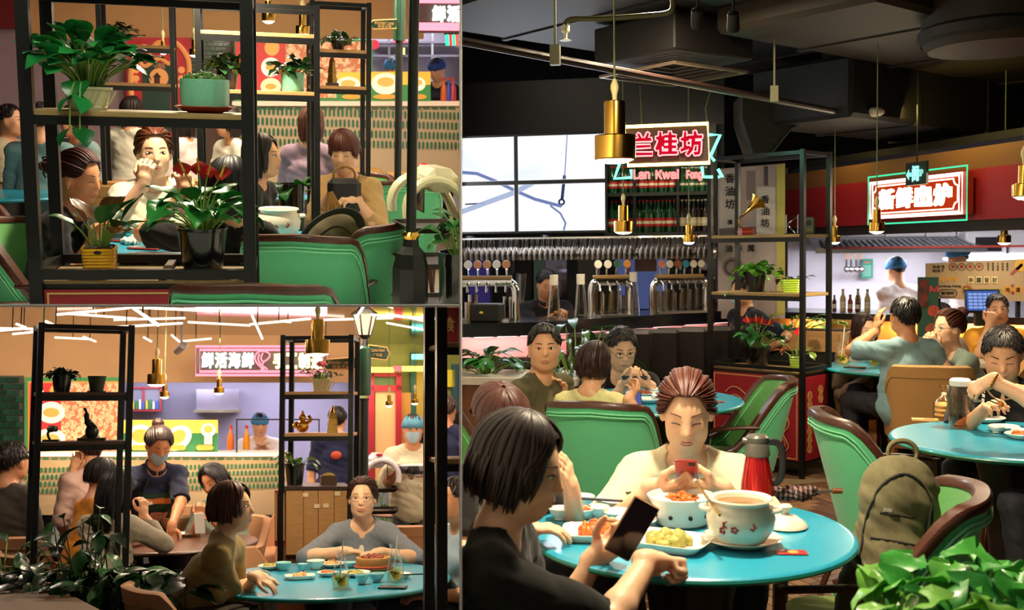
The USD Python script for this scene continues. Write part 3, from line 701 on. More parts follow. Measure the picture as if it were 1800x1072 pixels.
def green_chair(res=33,arms=True):
    u,x,y=shell_path(.285,.26,.10,res);a=np.abs(u);s=np.clip((a-.50)/.5,0,1);s=s*s*(3-2*s)
    zt=.915-.035*a-(.915-.035-.50)*s**1.15;zb=np.full_like(u,.36)+.03*a
    O,I=shell(u,x,y,zb,zt,.05,flare=.10,lean=.16)
    out=loft(O,caps=False,closed=False);inn=loft(I[::-1],caps=False,closed=False)
    mid=(O[-1]+I[-1])/2;bot=loft(np.array([I[0],O[0]]),caps=False,closed=False)
    ends=[loft(np.array([O[:,e],I[:,e]]),caps=False,closed=False)for e in(0,-1)]
    parts=[P('backrest',cat(out,bot,*ends),MINT,smooth=50),P('back_lining',inn,LINING,smooth=50)]
    nrm=O[-1]-I[-1];nrm /= np.linalg.norm(nrm,axis=1,keepdims=True);tg=np.gradient(mid,axis=0);tg /= np.linalg.norm(tg,axis=1,keepdims=True);bi=np.cross(nrm,tg);bi *= np.sign(bi[len(bi)// 2,2])
    ring=[]
    for(p_,q_)in((-.031,-.004),(-.031,.016),(-.022,.026),(.022,.026),(.031,.016),(.031,-.004)):ring.append(mid+nrm*p_+bi*q_)
    parts.append(P('top_rail',loft(np.array(ring).transpose(1,0,2)),WOOD,smooth=40))
    for off,nm in((.030,'piping'),(.046,'piping')):parts.append(P(nm,tube(O[-1]-bi*off+nrm*.003,.0045,6),PIPING))
    pin=I[-1]-bi*.032-nrm*.002;parts.append(P('piping',tube(pin,.004,6),PIPING))
    seat=[];sx=.255
    for z,g in((.36,.94),(.375,1.0),(.44,1.0),(.462,.96),(.470,.86)):
        th=np.linspace(0,2*pi,40,endpoint=False);c,sn=np.cos(th),np.sin(th);e=.55
        seat.append(np.stack([sx*g*np.sign(c)*np.abs(c)**e,.02+.25*g*np.sign(sn)*np.abs(sn)**e,np.full(40,z)],1))
    parts.append(P('seat',loft(np.array(seat)),OLIVE,smooth=50))
    for sd in(-1,1):
        if arms:
            ax=np.array([[sd*.285,-.10,.66],[sd*.315,.05,.665],[sd*.32,.18,.655],[sd*.30,.27,.64]]);parts.append(P('armrest',tube(spline(ax,16),.018,8,flat=(1.1,.75),upv=(0,0,1)),WOOD))
            parts.append(P('leg',tube([[sd*.30,.27,.655],[sd*.295,.272,.40],[sd*.285,.275,0]],[.021,.022,.015],8),WOOD))
        else:parts.append(P('leg',tube([[sd*.25,.25,.40],[sd*.26,.265,0]],[.022,.014],8),WOOD))
        parts.append(P('leg',tube([[sd*.20,-.16,.40],[sd*.235,-.30,0]],[.024,.014],8),WOOD))
    return parts
def tan_chair(res=33,col=None):
    m=col or TAN;u,x,y=shell_path(.275,.25,.12,res);a=np.abs(u);s=np.clip((a-.48)/.30,0,1);s=s*s*(3-2*s)
    zt=.84-.01*a-.20*s;zb=np.full_like(u,.34)
    O,I=shell(u,x,y,zb,zt,.055,flare=.12,lean=.10);mid=(O[-1]+I[-1])/2+V(0,0,.012)
    sk=np.concatenate([O,mid[None],I[::-1]]);parts=[P('shell',cat(loft(sk,caps=False,closed=False),loft(np.array([I[0],O[0]]),caps=False,closed=False),*[loft(np.array([O[:,e],I[:,e]]),caps=False,closed=False)for e in(0,-1)]),m,smooth=50)]
    parts.append(P('seam',tube(O[-2]*1.0+(O[-2]-I[-2])*.03,.003,5),mat('#8f6a3c',.8)))
    parts.append(P('seat',loft(np.array([np.stack([.235*g*np.sign(np.cos(t))*np.abs(np.cos(t))**.5,.01+.24*g*np.sign(np.sin(t))*np.abs(np.sin(t))**.5,np.full(36,z)],1)for t in[np.linspace(0,2*pi,36,endpoint=False)]for z,g in((.34,.95),(.36,1),(.43,1),(.455,.94),(.46,.8))])),m,smooth=50))
    parts.append(P('seat_frame',loft(np.array([np.stack([.25*np.sign(np.cos(t))*np.abs(np.cos(t))**.4,-.01+.25*np.sign(np.sin(t))*np.abs(np.sin(t))**.4,np.full(36,z)],1)for t in[np.linspace(0,2*pi,36,endpoint=False)]for z in(.30,.345)])),mat('#7a4a28',.45,var=.2,scale=6,stretch=(20,20,3)),smooth=40))
    for sx in(-1,1):
        for sy in(-1,1):parts.append(P('leg',tube([[sx*.215,.0+sy*.20,.33],[sx*.235,sy*.235,0]],[.026,.017],4),mat('#7a4a28',.45,var=.2,scale=6,stretch=(20,20,3)),smooth=False))
    return parts
def stool_kind():
    m=mat('#1b1210',.5,var=.1,bump=.08,bscale=400);p=[P('backrest',xf(box(.40,.06,.40,(0,0,0),.025),T4((0,-.19,.60),rx_=.10)),m),P('seat',box(.40,.40,.10,(0,0,.52),.03),m)]
    for sx in(-1,1):
        for sy in(-1,1):p.append(P('leg',beam((sx*.17,sy*.17,.52),(sx*.21,sy*.20,0),.03),BLACKM))
    p.append(P('footrest',beam((-.2,.19,.25),(.2,.19,.25),.022),BLACKM));return Kind(p)

# ---------------------------------------------------------------- plants
def leaf(L,W,kind='heart',bend=.5,fold=.25,n=7,wave=.0,seed=0):
    """Leaf along +y from its stalk, upper face +z, drooping by bend."""
    t=np.linspace(0,1,n);k={'heart':np.array([.25,.80,1.0,.92,.70,.38,.02]),'lance':np.array([.12,.55,.88,1.0,.80,.42,.02]),'oval':np.array([.15,.7,.97,1,.9,.6,.05]),'strap':np.array([.6,.8,.95,1,.85,.5,.03])}[kind]
    w=np.interp(t,np.linspace(0,1,7),k)*W/2;s=np.linspace(-1,1,5);rg=np.random.default_rng(seed)
    y0=np.cumsum(np.r_[0,np.cos(bend*(t[:-1]+.5/n)*1.6)])*L/n;z0=-np.cumsum(np.r_[0,np.sin(bend*(t[:-1]+.5/n)*1.6)])*L/n
    g=np.zeros((n,5,3));
    for j,q in enumerate(s):
        g[:,j,0]=w*q;g[:,j,1]=y0-(abs(q)*W*.22*(t<.12)if kind=='heart' else 0);g[:,j,2]=z0+abs(q)*w*fold+wave*W*np.sin(t*9+q*3+seed)*abs(q)
    a,b=loft(g,caps=False,closed=False),None
    v=a[0];th=.0012;f=a[1]
    return np.vstack([v,v-V(0,0,th)]),np.vstack([f,f[:,::-1]+len(v)])
GREENS=['#1f6a32','#2c7d38','#1b5a2c','#3c8a3e']
def leafmat(i,pal=None):pal=pal or GREENS;return mat(pal[i%len(pal)],.32,var=.22,scale=14,trans=.22,coat=.25)
def put_leaf(m,p,az,el,roll=0.0):
    d=V(math.cos(az)*math.cos(el),math.sin(az)*math.cos(el),math.sin(el));x=unit(np.cross(d,(0,0,1)))if abs(d[2])<.98 else V(1,0,0);z=np.cross(x,d);c,s=math.cos(roll),math.sin(roll)
    return xf(m,frame4(p,x*c+z*s,d,-x*s+z*c))
def pot(kind,r,h):
    if kind=='tub':m=mat('#0b0b0c',.22,coat=.6);return[P('pot',lathe([(r*.72,0),(r*.75,.004),(r*.97,h*.93),(r,h*.94),(r,h),(r*.93,h),(r*.90,h*.85),(.001,h*.84)],40,cap=False),m),P('soil',cyl(r*.9,.012,(0,0,h*.84),24),SOIL)]
    if kind=='yellow':
        t=np.linspace(0,2*pi,40,endpoint=False);rg=[]
        for z in np.linspace(0,h,33):q=r*(.86+.10*z/h)*(1+.022*math.sin(z/h*2*pi*8));rg.append(np.stack([q*np.sign(np.cos(t))*np.abs(np.cos(t))**.35,q*np.sign(np.sin(t))*np.abs(np.sin(t))**.35,np.full(40,z)],1))
        rg.append(rg[-1]*V(.9,.9,1));rg.append(rg[-1]-V(0,0,h*.12));
        return[P('pot',loft(np.array(rg)),mat('#e5a81e',.22,var=.12,coat=.5),label='ribbed yellow glazed pot',subs=[P('badge',ball(.014,(0,-r*.97,h*.86),(1,.2,.55),1),mat('#141210',.3))]),P('saucer',cyl(r*1.08,.012,n=32),mat('#15100c',.4)),P('soil',box(r*1.55,r*1.55,.01,(0,0,h*.93)),SOIL)]
    if kind=='green':return[P('pot',lathe([(r*.92,0),(r*.97,.006),(r,h*.5),(r*1.0,h-.004),(r*.985,h),(r*.93,h),(r*.92,h*.9),(.001,h*.9)],48,cap=False),mat('#6fae92',.35,var=.10,scale=160,coat=.4)),P('soil',cyl(r*.92,.01,(0,0,h*.89),24),SOIL)]
    if kind=='cream':
        p=[P('pot',loft(np.array([np.stack([q*np.sign(np.cos(t))*np.abs(np.cos(t))**.3,q*.8*np.sign(np.sin(t))*np.abs(np.sin(t))**.3,np.full(40,z)],1)for t in[np.linspace(0,2*pi,40,endpoint=False)]for q,z in((r*.74,0),(r*.80,h*.12),(r*.80,h*.14),(r*.78,h*.16),(r*.94,h*.88),(r,h*.89),(r,h),(r*.9,h),(r*.88,h*.9))])),mat('#cfcba4',.6,var=.05),smooth=30)]
        p[0].subs=[P('rib',beam((sx*r*.66+o,-r*.66,h*.2),(sx*r*.66+o+r*.35,-r*.75,h*.82),.006),mat('#bdb991',.6))for sx in(-1,0,1)for o in(0,.02)];p.append(P('soil',box(r*1.7,r*1.35,.01,(0,0,h*.88)),SOIL));return p
    if kind=='lime':
        rg=[];t=np.linspace(0,2*pi,32,endpoint=False)
        for z in np.linspace(0,h,25):q=r*(.72+.28*z/h)*(1+.03*math.sin(z/h*2*pi*6));rg.append(np.stack([q*np.sign(np.cos(t))*np.abs(np.cos(t))**.4,q*np.sign(np.sin(t))*np.abs(np.sin(t))**.4,np.full(32,z)],1))
        rg.append(rg[-1]*V(.9,.9,1));return[P('pot',loft(np.array(rg)),mat('#a9cf3c',.3,coat=.4)),P('soil',box(r*1.6,r*1.6,.008,(0,0,h*.95)),SOIL)]
    return[]
def plant(potk,r,h,style,n,spread,height,L,W,seed=1,pal=None,lk='heart',flowers=0,tilt=.9,droop=.6,single=False,small=0,z0=None,trail=0,wave=.05,lift=0.0):
    """Potted plant: stalks fan out of the soil, each ending in a leaf."""
    rg=np.random.default_rng(seed);parts=pot(potk,r,h);z0=h*.86 if z0 is None else z0;st=[];lv=[]
    for i in range(n):
        az=rg.uniform(0,2*pi)if n>8 else i*2*pi/n+rg.uniform(-.3,.3);q=rg.uniform(.15,1)**.8;tilt_=q*tilt;hh=height*rg.uniform(.55,1.0)*(1-.35*q*q)
        b=V(math.cos(az),math.sin(az),0)*r*.4*q+V(0,0,z0-.02);e=b+V(math.cos(az)*spread*q,math.sin(az)*spread*q,hh);m=(b+e)/2+V(-math.cos(az),-math.sin(az),0)*spread*.12*q+V(0,0,hh*.12)
        st.append(tube(spline([b,m,e],7),np.linspace(.0045,.0028,7)*(L/.12)**.5,5));sc=rg.uniform(.7,1.15)
        lv.append((put_leaf(leaf(L*sc,W*sc,lk,droop*rg.uniform(.5,1.3),.22,wave=wave,seed=i),e,az+rg.uniform(-.5,.5),rg.uniform(.0,.9)-.5*q+lift,rg.uniform(-.4,.4)),i))
    for i in range(trail):
        az=rg.uniform(-2.6,-.5);b=V(math.cos(az)*r*.9,math.sin(az)*r*.8,h);p=[b];
        for k in range(6):p.append(p[-1]+V(math.cos(az)*.04*(1-k/7),math.sin(az)*.04*(1-k/7),(.015-.016*k)))
        st.append(tube(spline(p,14),.003,5))
        for k in(2,4,6):lv.append((put_leaf(leaf(L*.75,W*.8,lk,.5,.2,seed=k),p[k],az+rg.uniform(-1.3,1.3),-.5,rg.uniform(-.5,.5)),k))
    parts.append(P('stalks',cat(*st),mat('#6d8f3a',.5),stuff=True))
    if small:
        sm=[]
        for i in range(small):
            u=rg.normal(size=3);u[2]=abs(u[2]);u=unit(u);p=V(u[0]*spread,u[1]*spread,z0+u[2]*height)*(1,1,1);k=rg.uniform(.3,1)**.5;p=V(p[0]*k,p[1]*k,z0+(p[2]-z0)*k)
            sm.append(put_leaf(leaf(L*rg.uniform(.6,1.2),W,lk,.4,.2,n=7),p,rg.uniform(0,2*pi),rg.uniform(-.6,.8),rg.uniform(-.8,.8)))
        for c in range(3):parts.append(P('foliage',cat(*sm[c::3]),leafmat(c,pal),stuff=True))
    if single and lv:
        for c in range(3):
            q=[m for m,i in lv if i%3==c]
            if q:parts.append(P('foliage',cat(*q),leafmat(c,pal),stuff=True))
    else:parts+=[P('leaf',m,leafmat(i,pal))for m,i in lv]
    red=mat('#e02a3a',.2,var=.12,coat=.6)
    for i in range(flowers):
        az=i*2.4+.9;q=.25+.5*(i%3)/3;e=V(math.cos(az)*spread*q,math.sin(az)*spread*q-.02,z0+height*(1.12+.08*(i%2)));b=V(0,0,z0)
        parts.append(P('flower',put_leaf(leaf(.07,.075,'heart',.25,-.12),e,pi/2+.5*math.sin(i*2.1),.85,.2),red,subs=[P('spadix',tube([e+V(0,0,.002),e+V(math.cos(az)*.02,math.sin(az)*.02,.05)],[.0055,.003],7),mat('#e9b53a',.5)),P('stem',tube(spline([b,(b+e)/2+V(0,0,.05),e],8),.003,5),mat('#7a9c3c',.5))],label='glossy red anthurium bloom'))
    return parts

# ---------------------------------------------------------------- things on tables
def bowl(r,h,m=None,th=.004,foot=.5):return lathe([(r*foot,0),(r*foot,.006),(r*.80,h*.45),(r,h),(r-th*.5,h+.002),(r-th,h),(r*.78-th,h*.47),(r*foot*.9,.012),(.0005,.011)],36,cap=False)
def dish(r,h=.022):return lathe([(r*.55,0),(r*.6,.004),(r*.72,.006),(r,h),(r-.003,h+.002),(r*.70,.011),(.0005,.009)],44,cap=False)
def kbowl(r,h,m=PORC,fill=None):
    p=[P('bowl',bowl(r,h),m)]
    if fill:p.append(P('food',cat(cyl(r*.80,.004,(0,0,h*.62),24),heap(r*.6,h*.62,40,.011,3)),fill,stuff=True))
    return Kind(p)
def kplate(r,m=PORC,fill=None,seed=1):
    p=[P('plate',dish(r),m)]
    if fill:p.append(P('food',heap(r*.5,.010,70,.013,seed),fill,stuff=True))
    return Kind(p)
def heap(r,z,n,s,seed):
    rg=np.random.default_rng(seed);o=[]
    for i in range(n):
        a,q=rg.uniform(0,2*pi),rg.uniform(0,1)**.6;o.append(ball(s*rg.uniform(.6,1.2),(r*q*math.cos(a),r*q*math.sin(a),z+(1-q)*r*.25+rg.uniform(0,.006)),rg.uniform(.5,1.4,3),1))
    return cat(*o)
def rplate(a,b,h,m=PORC,fill=None,seed=3):
    t=np.linspace(0,2*pi,48,endpoint=False);S=lambda g,z:np.stack([a*g*np.sign(np.cos(t))*np.abs(np.cos(t))**.35,b*g*np.sign(np.sin(t))*np.abs(np.sin(t))**.35,np.full(48,z)],1)
    p=[P('plate',loft(np.array([S(.8,0),S(.86,.006),S(1,h),S(.985,h+.002),S(.84,.010),S(.8,.008)])),m,smooth=40)]
    if fill:p.append(P('food',heap(min(a,b)*.6,.012,60,.014,seed),fill,stuff=True))
    return Kind(p)
def cup(r=.036,h=.05,m=PORCB):return Kind([P('cup',lathe([(r*.6,0),(r*.62,.005),(r*.9,h*.4),(r,h),(r-.003,h),(r*.85,h*.4),(.0005,.008)],28,cap=False),m)])
def carafe(h=.21,water=True,straw=True):
    g=lathe([(.044,0),(.048,.004),(.049,.05),(.040,.10),(.026,.145),(.024,.165),(.036,h),(.034,h),(.022,.165),(.024,.145),(.038,.10),(.046,.05),(.044,.006),(.0005,.005)],32,cap=False)
    p=[P('flask',g,GLASS,smooth=True)]
    if water:p.append(P('lemon_slice',cat(mv(cyl(.026,.004),(.008,0,.03),rx_=.9),mv(cyl(.024,.004),(-.010,.006,.045),rx_=-.6,ry_=.5)),mat('#d8c648',.5)));p.append(P('mint_leaves',cat(*[mv(leaf(.03,.02,'oval',.5),(0,0,.02+.008*i),rz_=i*1.3,rx_=.4)for i in range(6)]),mat('#2f6a32',.5),stuff=True));p.append(P('water',lathe([(.0005,.008),(.042,.008),(.044,.05),(.041,.075),(.0005,.075)],28,cap=False),glass('#f6efcf',.02,.95)))
    if straw:p.append(P('straw',tube([(-.01,.0,.02),(.012,.005,h+.05)],.0035,8),mat('#eceae6',.4)))
    return Kind(p)
def chopsticks():return Kind([P('chopstick',cat(tube([(0,0,.004),(.16,0,.004)],[.0028,.0036],6)),SOYB,subs=[P('tip',tube([(.16,0,.004),(.235,0,.004)],[.0036,.004],6),mat('#c99a3a',.4))]),P('chopstick',tube([(0,.012,.004),(.16,.010,.004)],[.0028,.0036],6),SOYB,subs=[P('tip',tube([(.16,.010,.004),(.235,.009,.004)],[.0036,.004],6),mat('#c99a3a',.4))])])
def phone(col='#1a1b20',screen=None,w=.074,l=.152):
    b=box(w,l,.008,(0,0,0),.004);p=[P('case',b,mat(col,.3,coat=.4)),P('screen',box(w-.006,l-.008,.0006,(0,0,.008)),screen or mat('#1c1726',.08))]
    p.append(P('camera_bump',box(.022,.026,.002,(-w/2+.018,l/2-.022,-.002),.001),mat('#0a0a0c',.2)));return p
def claypot(s=1.0,lid=False):
    body=lathe([(.075,0),(.085,.006),(.115,.05),(.122,.09),(.108,.128),(.098,.14),(.102,.15),(.112,.156),(.108,.162),(.096,.155),(.09,.14),(.105,.09),(.07,.012),(.0005,.01)],56,cap=False)
    p=[P('pot',mv(body,s=s),mat('#eadfc8',.3,coat=.5))]
    for sd in(-1,1):p.append(P('handle',mv(tube(spline([(sd*.100,-.03,.118),(sd*.135,-.018,.122),(sd*.135,.018,.122),(sd*.100,.03,.118)],12),.009,8),s=s),mat('#eadfc8',.3,coat=.5)))
    p.append(P('broth',mv(cyl(.092,.003,(0,0,.138),32),s=s),mat('#8a5a2c',.15)))
    fl=[mv(cat(*[ball(.006,(math.cos(k)*.009,0,math.sin(k)*.009),(1,.25,1),1)for k in np.linspace(0,5,5)]),(x,-math.sqrt(.12**2-x*x),z),s=1)for x,z in((-.05,.085),(-.02,.07),(-.06,.065),(.04,.08))]
    p.append(P('painted_flowers',mv(cat(*fl),s=s),mat('#b8493a',.4),stuff=True));return Kind(p)
def beer_bottle(h=.25,col='#123a1c',lab='#b01a22',cap_='#b01a22'):
    k=h/.25;b=lathe([(r*k,z*k)for r,z in((.028,0),(.031,.004),(.031,.14),(.028,.16),(.014,.19),(.0125,.235),(.0145,.238),(.0145,.246))],14)
    return Kind([P('bottle',b,mat(col,.12,coat=.3)),P('label',lathe([(.0316*k,.045*k),(.0316*k,.11*k)],14,cap=False),mat(lab,.5),subs=[P('band',lathe([(.0319*k,.065*k),(.0319*k,.088*k)],14,cap=False),mat('#d9cfa8',.5))]),P('cap',lathe([(.0155*k,.238*k),(.0155*k,.25*k)],12),mat(cap_,.3,metal=.5))])
def wine_glass():return Kind([P('glass',lathe([(.033,0),(.033,.002),(.004,.006),(.0035,.07),(.012,.085),(.033,.12),(.034,.15),(.028,.185),(.027,.185),(.033,.15),(.031,.12),(.0005,.088)],14,cap=False),glass('#e8e0d8',.05,.5),smooth=True)])
def place(room,kind,name,label,c,p,rz_=0.0,group=None,s=1.0):return thing(room,name,label,c,kind,T4(p,rz_,s=s),group)
# ================================================================ the large room with the bar
R=R3
def Zp(px,py,z):return R.Z(px,py,z)
def Yp(px,py,y):return R.Y(px,py,y)
def rotyaw(d):return math.radians(d+180)
FLOORM=mat('#6e4a33',.42,var=.3,scale=7,coat=.15);GROUT=mat('#6a583c',.8)
struct(R3,'floor',[P('',box(16,17,.1,(1,7,-.1)),usdkit.material(stage,'/World/Looks/floor_far',{'tc':('texture_coordinate',{}),'mp':('mapping',dict(rotation=(0,0,.785))),'b':('brick_texture',dict(color1=lin('#5c3c2a'),color2=lin('#73503a'),mortar=lin('#8a7a58'),scale=2.0,mortar_size=.012,brick_width=.56,row_height=.14)),'p':('principled_bsdf',dict(roughness=.45))},[('tc.object','mp.vector'),('mp.vector','b.vector'),('b.color','p.base_color')],surface='p.BSDF'))])
# herringbone planks near enough to tell apart
pk=[];L_,w_=.28,.07
cands=[]
for i in range(-60,60):
    for j in range(-60,60):
        for o in(0,1):
            # herringbone: rows of L shapes
            a=i*w_+j*L_;b=-i*w_+j*L_*0
            if o==0:c=V(i*w_+L_/2+j*2*L_,i*w_+w_/2)
            else:c=V(i*w_+w_/2+L_+j*2*L_-0,i*w_-L_/2+w_+0)
            q=V(*(np.array([[math.cos(.6),-math.sin(.6)],[math.sin(.6),math.cos(.6)]])@c))+V(.9,6.0);cands.append((q,o))
vis=[]
for q,o in cands:
    u=R3.px(V(q[0],q[1],0))
    if 1290<u[0]<1790 and 850<u[1]<1110:vis.append((q[1],q,o))
vis.sort(key=lambda t:t[0]);planks=[]
for k,(yy,q,o)in enumerate(vis[:300]):
    pb=mv(box(L_-.006,w_-.006,.006,(0,0,0),.0015),(q[0],q[1],0),rz_=.6+(pi/2 if o else 0));planks.append(P('plank',pb,mat(['#6e4a33','#7d573c','#5f3f2c','#876243'][k*7%4],.4,var=.2,scale=14,coat=.1),smooth=False))
if planks:struct(R3,'floor',[P('grout_bed',extrude(union_all([Point(*q).buffer(.16)for _,q,_ in vis[:300]]).convex_hull,.002),GROUT)]+planks)
DARKW=mat('#120d0b',.8,var=.2,scale=3)
struct(R3,'ceiling',[P('',box(16,18,.1,(1,7,4.3)),mat('#14100c',.9))])
struct(R3,'wall_back',[P('',box(14,.1,4.3,(1,14.2,0)),DARKW)])
struct(R3,'wall_right',[P('',box(.1,16,4.3,(5.2,7,0)),DARKW)])
# white dividing leaves between the three rooms
def divider(nm,pa,pb,pc,pd,d0,d1):
    C=V(0,0,R3.H);dirs=[R3.A.T@pixdir(*q)for q in(pa,pb,pc,pd)];v=np.array([C+d*t for t in(d0,d1)for d in dirs])
    m=trimesh.convex.convex_hull(v);struct(R3,nm,[P('',m,mat('#f4f2ee',.7),smooth=False)])
_pl=R3.planes;R3.planes=[]
divider('wall_divider',(808.2,-40),(811.8,-40),(808.2,1112),(811.8,1112),1.9,15.0)
divider('slab_divider',(-60,535),(807.6,535),(-60,539),(807.6,539),1.9,15.0)
R3.planes=_pl

# ---- bar
Apt,Bpt,Cpt=Zp(790,570,1.09),Zp(945,566,1.09),Zp(1262,547,1.09)
A2,B2,C2=[V(q[0],q[1])for q in(Apt,Bpt,Cpt)]
def strip(pts,d0,d1):return Polygon(list(LineString(pts).parallel_offset(d0,'left',join_style=2).coords)+list(LineString(pts).parallel_offset(d1,'left',join_style=2).coords)[::-1])if d0 else Polygon(list(map(tuple,pts))+list(LineString(pts).parallel_offset(d1,'left',join_style=2).coords)[::-1])
bl=[A2+(A2-B2)*.6,B2,C2+(C2-B2)*.12]
thing(R3,'bar_counter','long dark bar counter with a glossy black top and pink lit apron','bar counter',[
    P('counter_top',extrude(strip(bl,0,.55),.10,.99),mat('#15141c',.22,coat=.5)),P('front_panel',extrude(strip(bl,.16,.50),.99,0),mat('#1c1210',.5,var=.4,scale=8)),
    P('light_apron',extrude(strip(bl,.10,.16),.155,.835),mat('#c88f8c',.6)),P('stone_ledge',extrude(strip(bl,.02,.16),.075,.76),mat('#3a2c28',.35,var=.5,scale=60)),P('foot_rail',tube([np.r_[q,.22]for q in bl],.02,10),BRASS)])
for a,b in zip(bl[:-1],bl[1:]):
    n_=V(*(np.array([[0,1],[-1,0]])@(b-a)));n_ /= np.linalg.norm(n_)
    for t in np.linspace(.12,.95,6):
        c=a+(b-a)*t;l=np.linalg.norm(b-a)/7
        area_light(R3,V(c[0]+.0+n_[0]*.02,c[1]+n_[1]*.02,.985),V(-n_[0]*.6,-n_[1]*.6,-1),l,.03,.7,(1,.62,.58),'apron_light')
stool=stool_kind()
for i,(px,py)in enumerate([(1052,600),(1108,598),(1155,596),(1202,592),(1243,588),(1292,586)]):
    y=8.25+i*.13-(i==0)*.2;p=Yp(px,py,y)
    thing(R3,'bar_stool',['dark leather bar stool directly behind the head of the man in glasses','dark leather bar stool, second along the bar from the man in glasses','dark leather bar stool, third along the bar from the man in glasses','dark leather bar stool, fourth along, above the cream-shirted woman','dark leather bar stool beside the post of the plant shelf','dark leather bar stool behind the plant shelf'][i],'bar stool',stool,T4((p[0],p[1],0),rz_=math.radians(-38)+.62),'stools along the bar')
# video wall
yv=9.05;x0,z0=Yp(770,412,yv)[[0,2]];xs=Yp(907,320,yv)[0];zs=Yp(907,321,yv)[2];x1,z1=Yp(1066,231,yv)[[0,2]]
SCR=usdkit.material(stage,'/World/Looks/screen_picture',{'tc':('texture_coordinate',{}),'n':('noise_texture',dict(scale=1.6,detail=1.0,distortion=1.2)),'r':('rgb_ramp',dict(ramp=[(0,lin('#c8d4f0')),(.42,lin('#eef3fb')),(.6,(1,1,1))])),'e':('emission',dict(strength=1.15))},[('tc.object','n.vector'),('n.fac','r.fac'),('r.color','e.color')],surface='e.emission')
inkl=glow('#7f90c8',.8);inkd=glow('#3c4070',.5)
for i,(a,b,c,d)in enumerate([(x0,zs,xs,z1),(xs,zs,x1,z1),(x0,z0,xs,zs),(xs,z0,x1,zs)]):
    parts=[P('bezel',box(c-a,.06,d-b,((a+c)/2,yv+.04,b)),mat('#0a0a0c',.3)),P('picture',box(c-a-.035,.004,d-b-.035,((a+c)/2,yv+.008,b+.0175)),SCR)]
    clipb=sbox(a+.02,b+.02,c-.02,d-.02)
    art=[(LineString([tuple(Yp(u,v,yv)[[0,2]])for u,v in[(812,303),(838,305),(870,318),(905,335),(940,350),(985,362)]]).buffer(.014),inkl),(LineString([tuple(Yp(u,v,yv)[[0,2]])for u,v in[(812,372),(850,358),(905,338),(935,322)]]).buffer(.022),glow('#b9c6e8',.9)),
           (LineString([tuple(Yp(u,v,yv)[[0,2]])for u,v in[(968,362),(985,375),(994,392),(990,408)]]).buffer(.008),inkl),(LineString([tuple(Yp(u,v,yv)[[0,2]])for u,v in[(997,234),(993,300),(989,345)]]).buffer(.004),inkl),(LineString([tuple(Yp(u,v,yv)[[0,2]])for u,v in[(992,310),(988,348)]]).buffer(.013),inkd),
           (Point(tuple(Yp(987,355,yv)[[0,2]])).buffer(.03).difference(Point(tuple(Yp(987,355,yv)[[0,2]])).buffer(.014)),inkd),(LineString([tuple(Yp(u,v,yv)[[0,2]])for u,v in[(818,359),(850,357)]]).buffer(.006),inkd)]
    for g,m in art:
        g=g.intersection(clipb)
        if not g.is_empty and g.area>1e-5:parts.append(P('picture_stroke',plate_xz(g,.003,yv+.003),m))
    thing(R3,'video_screen',['top left panel of the video wall above the bar','top panel of the video wall, next to the neon sign','lower left panel of the video wall, above the hanging glasses','lower right panel of the video wall, with a dangling pen stroke'][i].replace(' left',', divider side').replace(' right',', sign side'),'screen',parts,None,'panels of the video wall')
area_light(R3,V((x0+x1)/2,yv-.05,(z0+z1)/2),V(0,-1,-.1),x1-x0,z1-z0,26,(.86,.92,1),'screen_light')
# back bar: mirror, shelves, bottles
BWD=mat('#171310',.45,var=.2)
yb=9.75;bx0,bx1=Yp(760,450,yb)[0],Yp(1262,450,yb)[0]
struct(R3,'wall_bar',[P('',box(bx1-bx0+.1,.1,3.2,((bx0+bx1)/2,yb+.35,0)),BWD)])
zc0,zc1=Yp(900,548,yb)[2],Yp(900,452,yb)[2]
mirror=[P('mirror_glass',box(bx1-bx0,.02,zc1-zc0,((bx0+bx1)/2,yb+.27,zc0)),mat('#5b5460',.06,metal=.9)),P('back_counter',box(bx1-bx0,.5,.06,((bx0+bx1)/2,yb,zc0-.06)),mat('#141214',.25)),P('cabinet',box(bx1-bx0,.46,zc0-.06,((bx0+bx1)/2,yb+.02,0)),BWD)]
for i,px in enumerate([866,912,1000,1065,1180,1212]):a=Yp(px,500,yb)[0];mirror.append(P('upright',box(.10+.06*(i%2),.06,zc1-zc0+.1,(a,yb+.22,zc0)),BLACKM))
for i,(px,w,cl,e)in enumerate([(832,40,'#4a3f8a',.35),(1082,24,'#6a78b8',.4),(1135,60,'#6270a8',.45),(1160,22,'#8d95c0',.3),(940,20,'#5c6a5a',.25),(1022,34,'#4a4034',.3)]):
    a,b=Yp(px,545,yb),Yp(px,455,yb);mirror.append(P('backlit_panel',box(w*yb/F,.02,(b-a)[2],(a[0],yb+.245,a[2])),glow(cl,e)))
mirror.append(P('notice',box(.20,.01,.18,(Yp(1131,465,yb)[0],yb+.23,Yp(1131,478,yb)[2])),mat('#8e6a62',.7)))
thing(R3,'back_bar','dark mirrored back bar with blue and violet lit panels behind the taps','back bar',mirror)
shz=[Yp(1150,v,9.5)[2]for v in(338,408)];sx0,sx1=Yp(1063,400,9.5)[0],Yp(1258,400,9.5)[0]
shelf=[P('board',box(sx1-sx0,.26,.03,((sx0+sx1)/2,9.6,z-.03)),mat('#2c2f24',.5))for z in shz]+[P('board',box(sx1-sx0+1.6,.3,.05,((sx0+sx1)/2-.8,9.6,Yp(1150,420,9.5)[2]-.05)),BWD)]+[P('upright',box(.025,.25,shz[0]-shz[1]+.42,(Yp(u,400,9.5)[0],9.6,shz[1]-.04)),BLACKM)for u in(1064,1116,1192,1258)]+[P('back_panel',box(sx1-sx0,.02,.95,((sx0+sx1)/2,9.76,shz[1])),mat('#1b221a',.5))]
thing(R3,'bottle_shelf','dark wall shelf of beer bottles under the pink lettering','shelf',shelf)
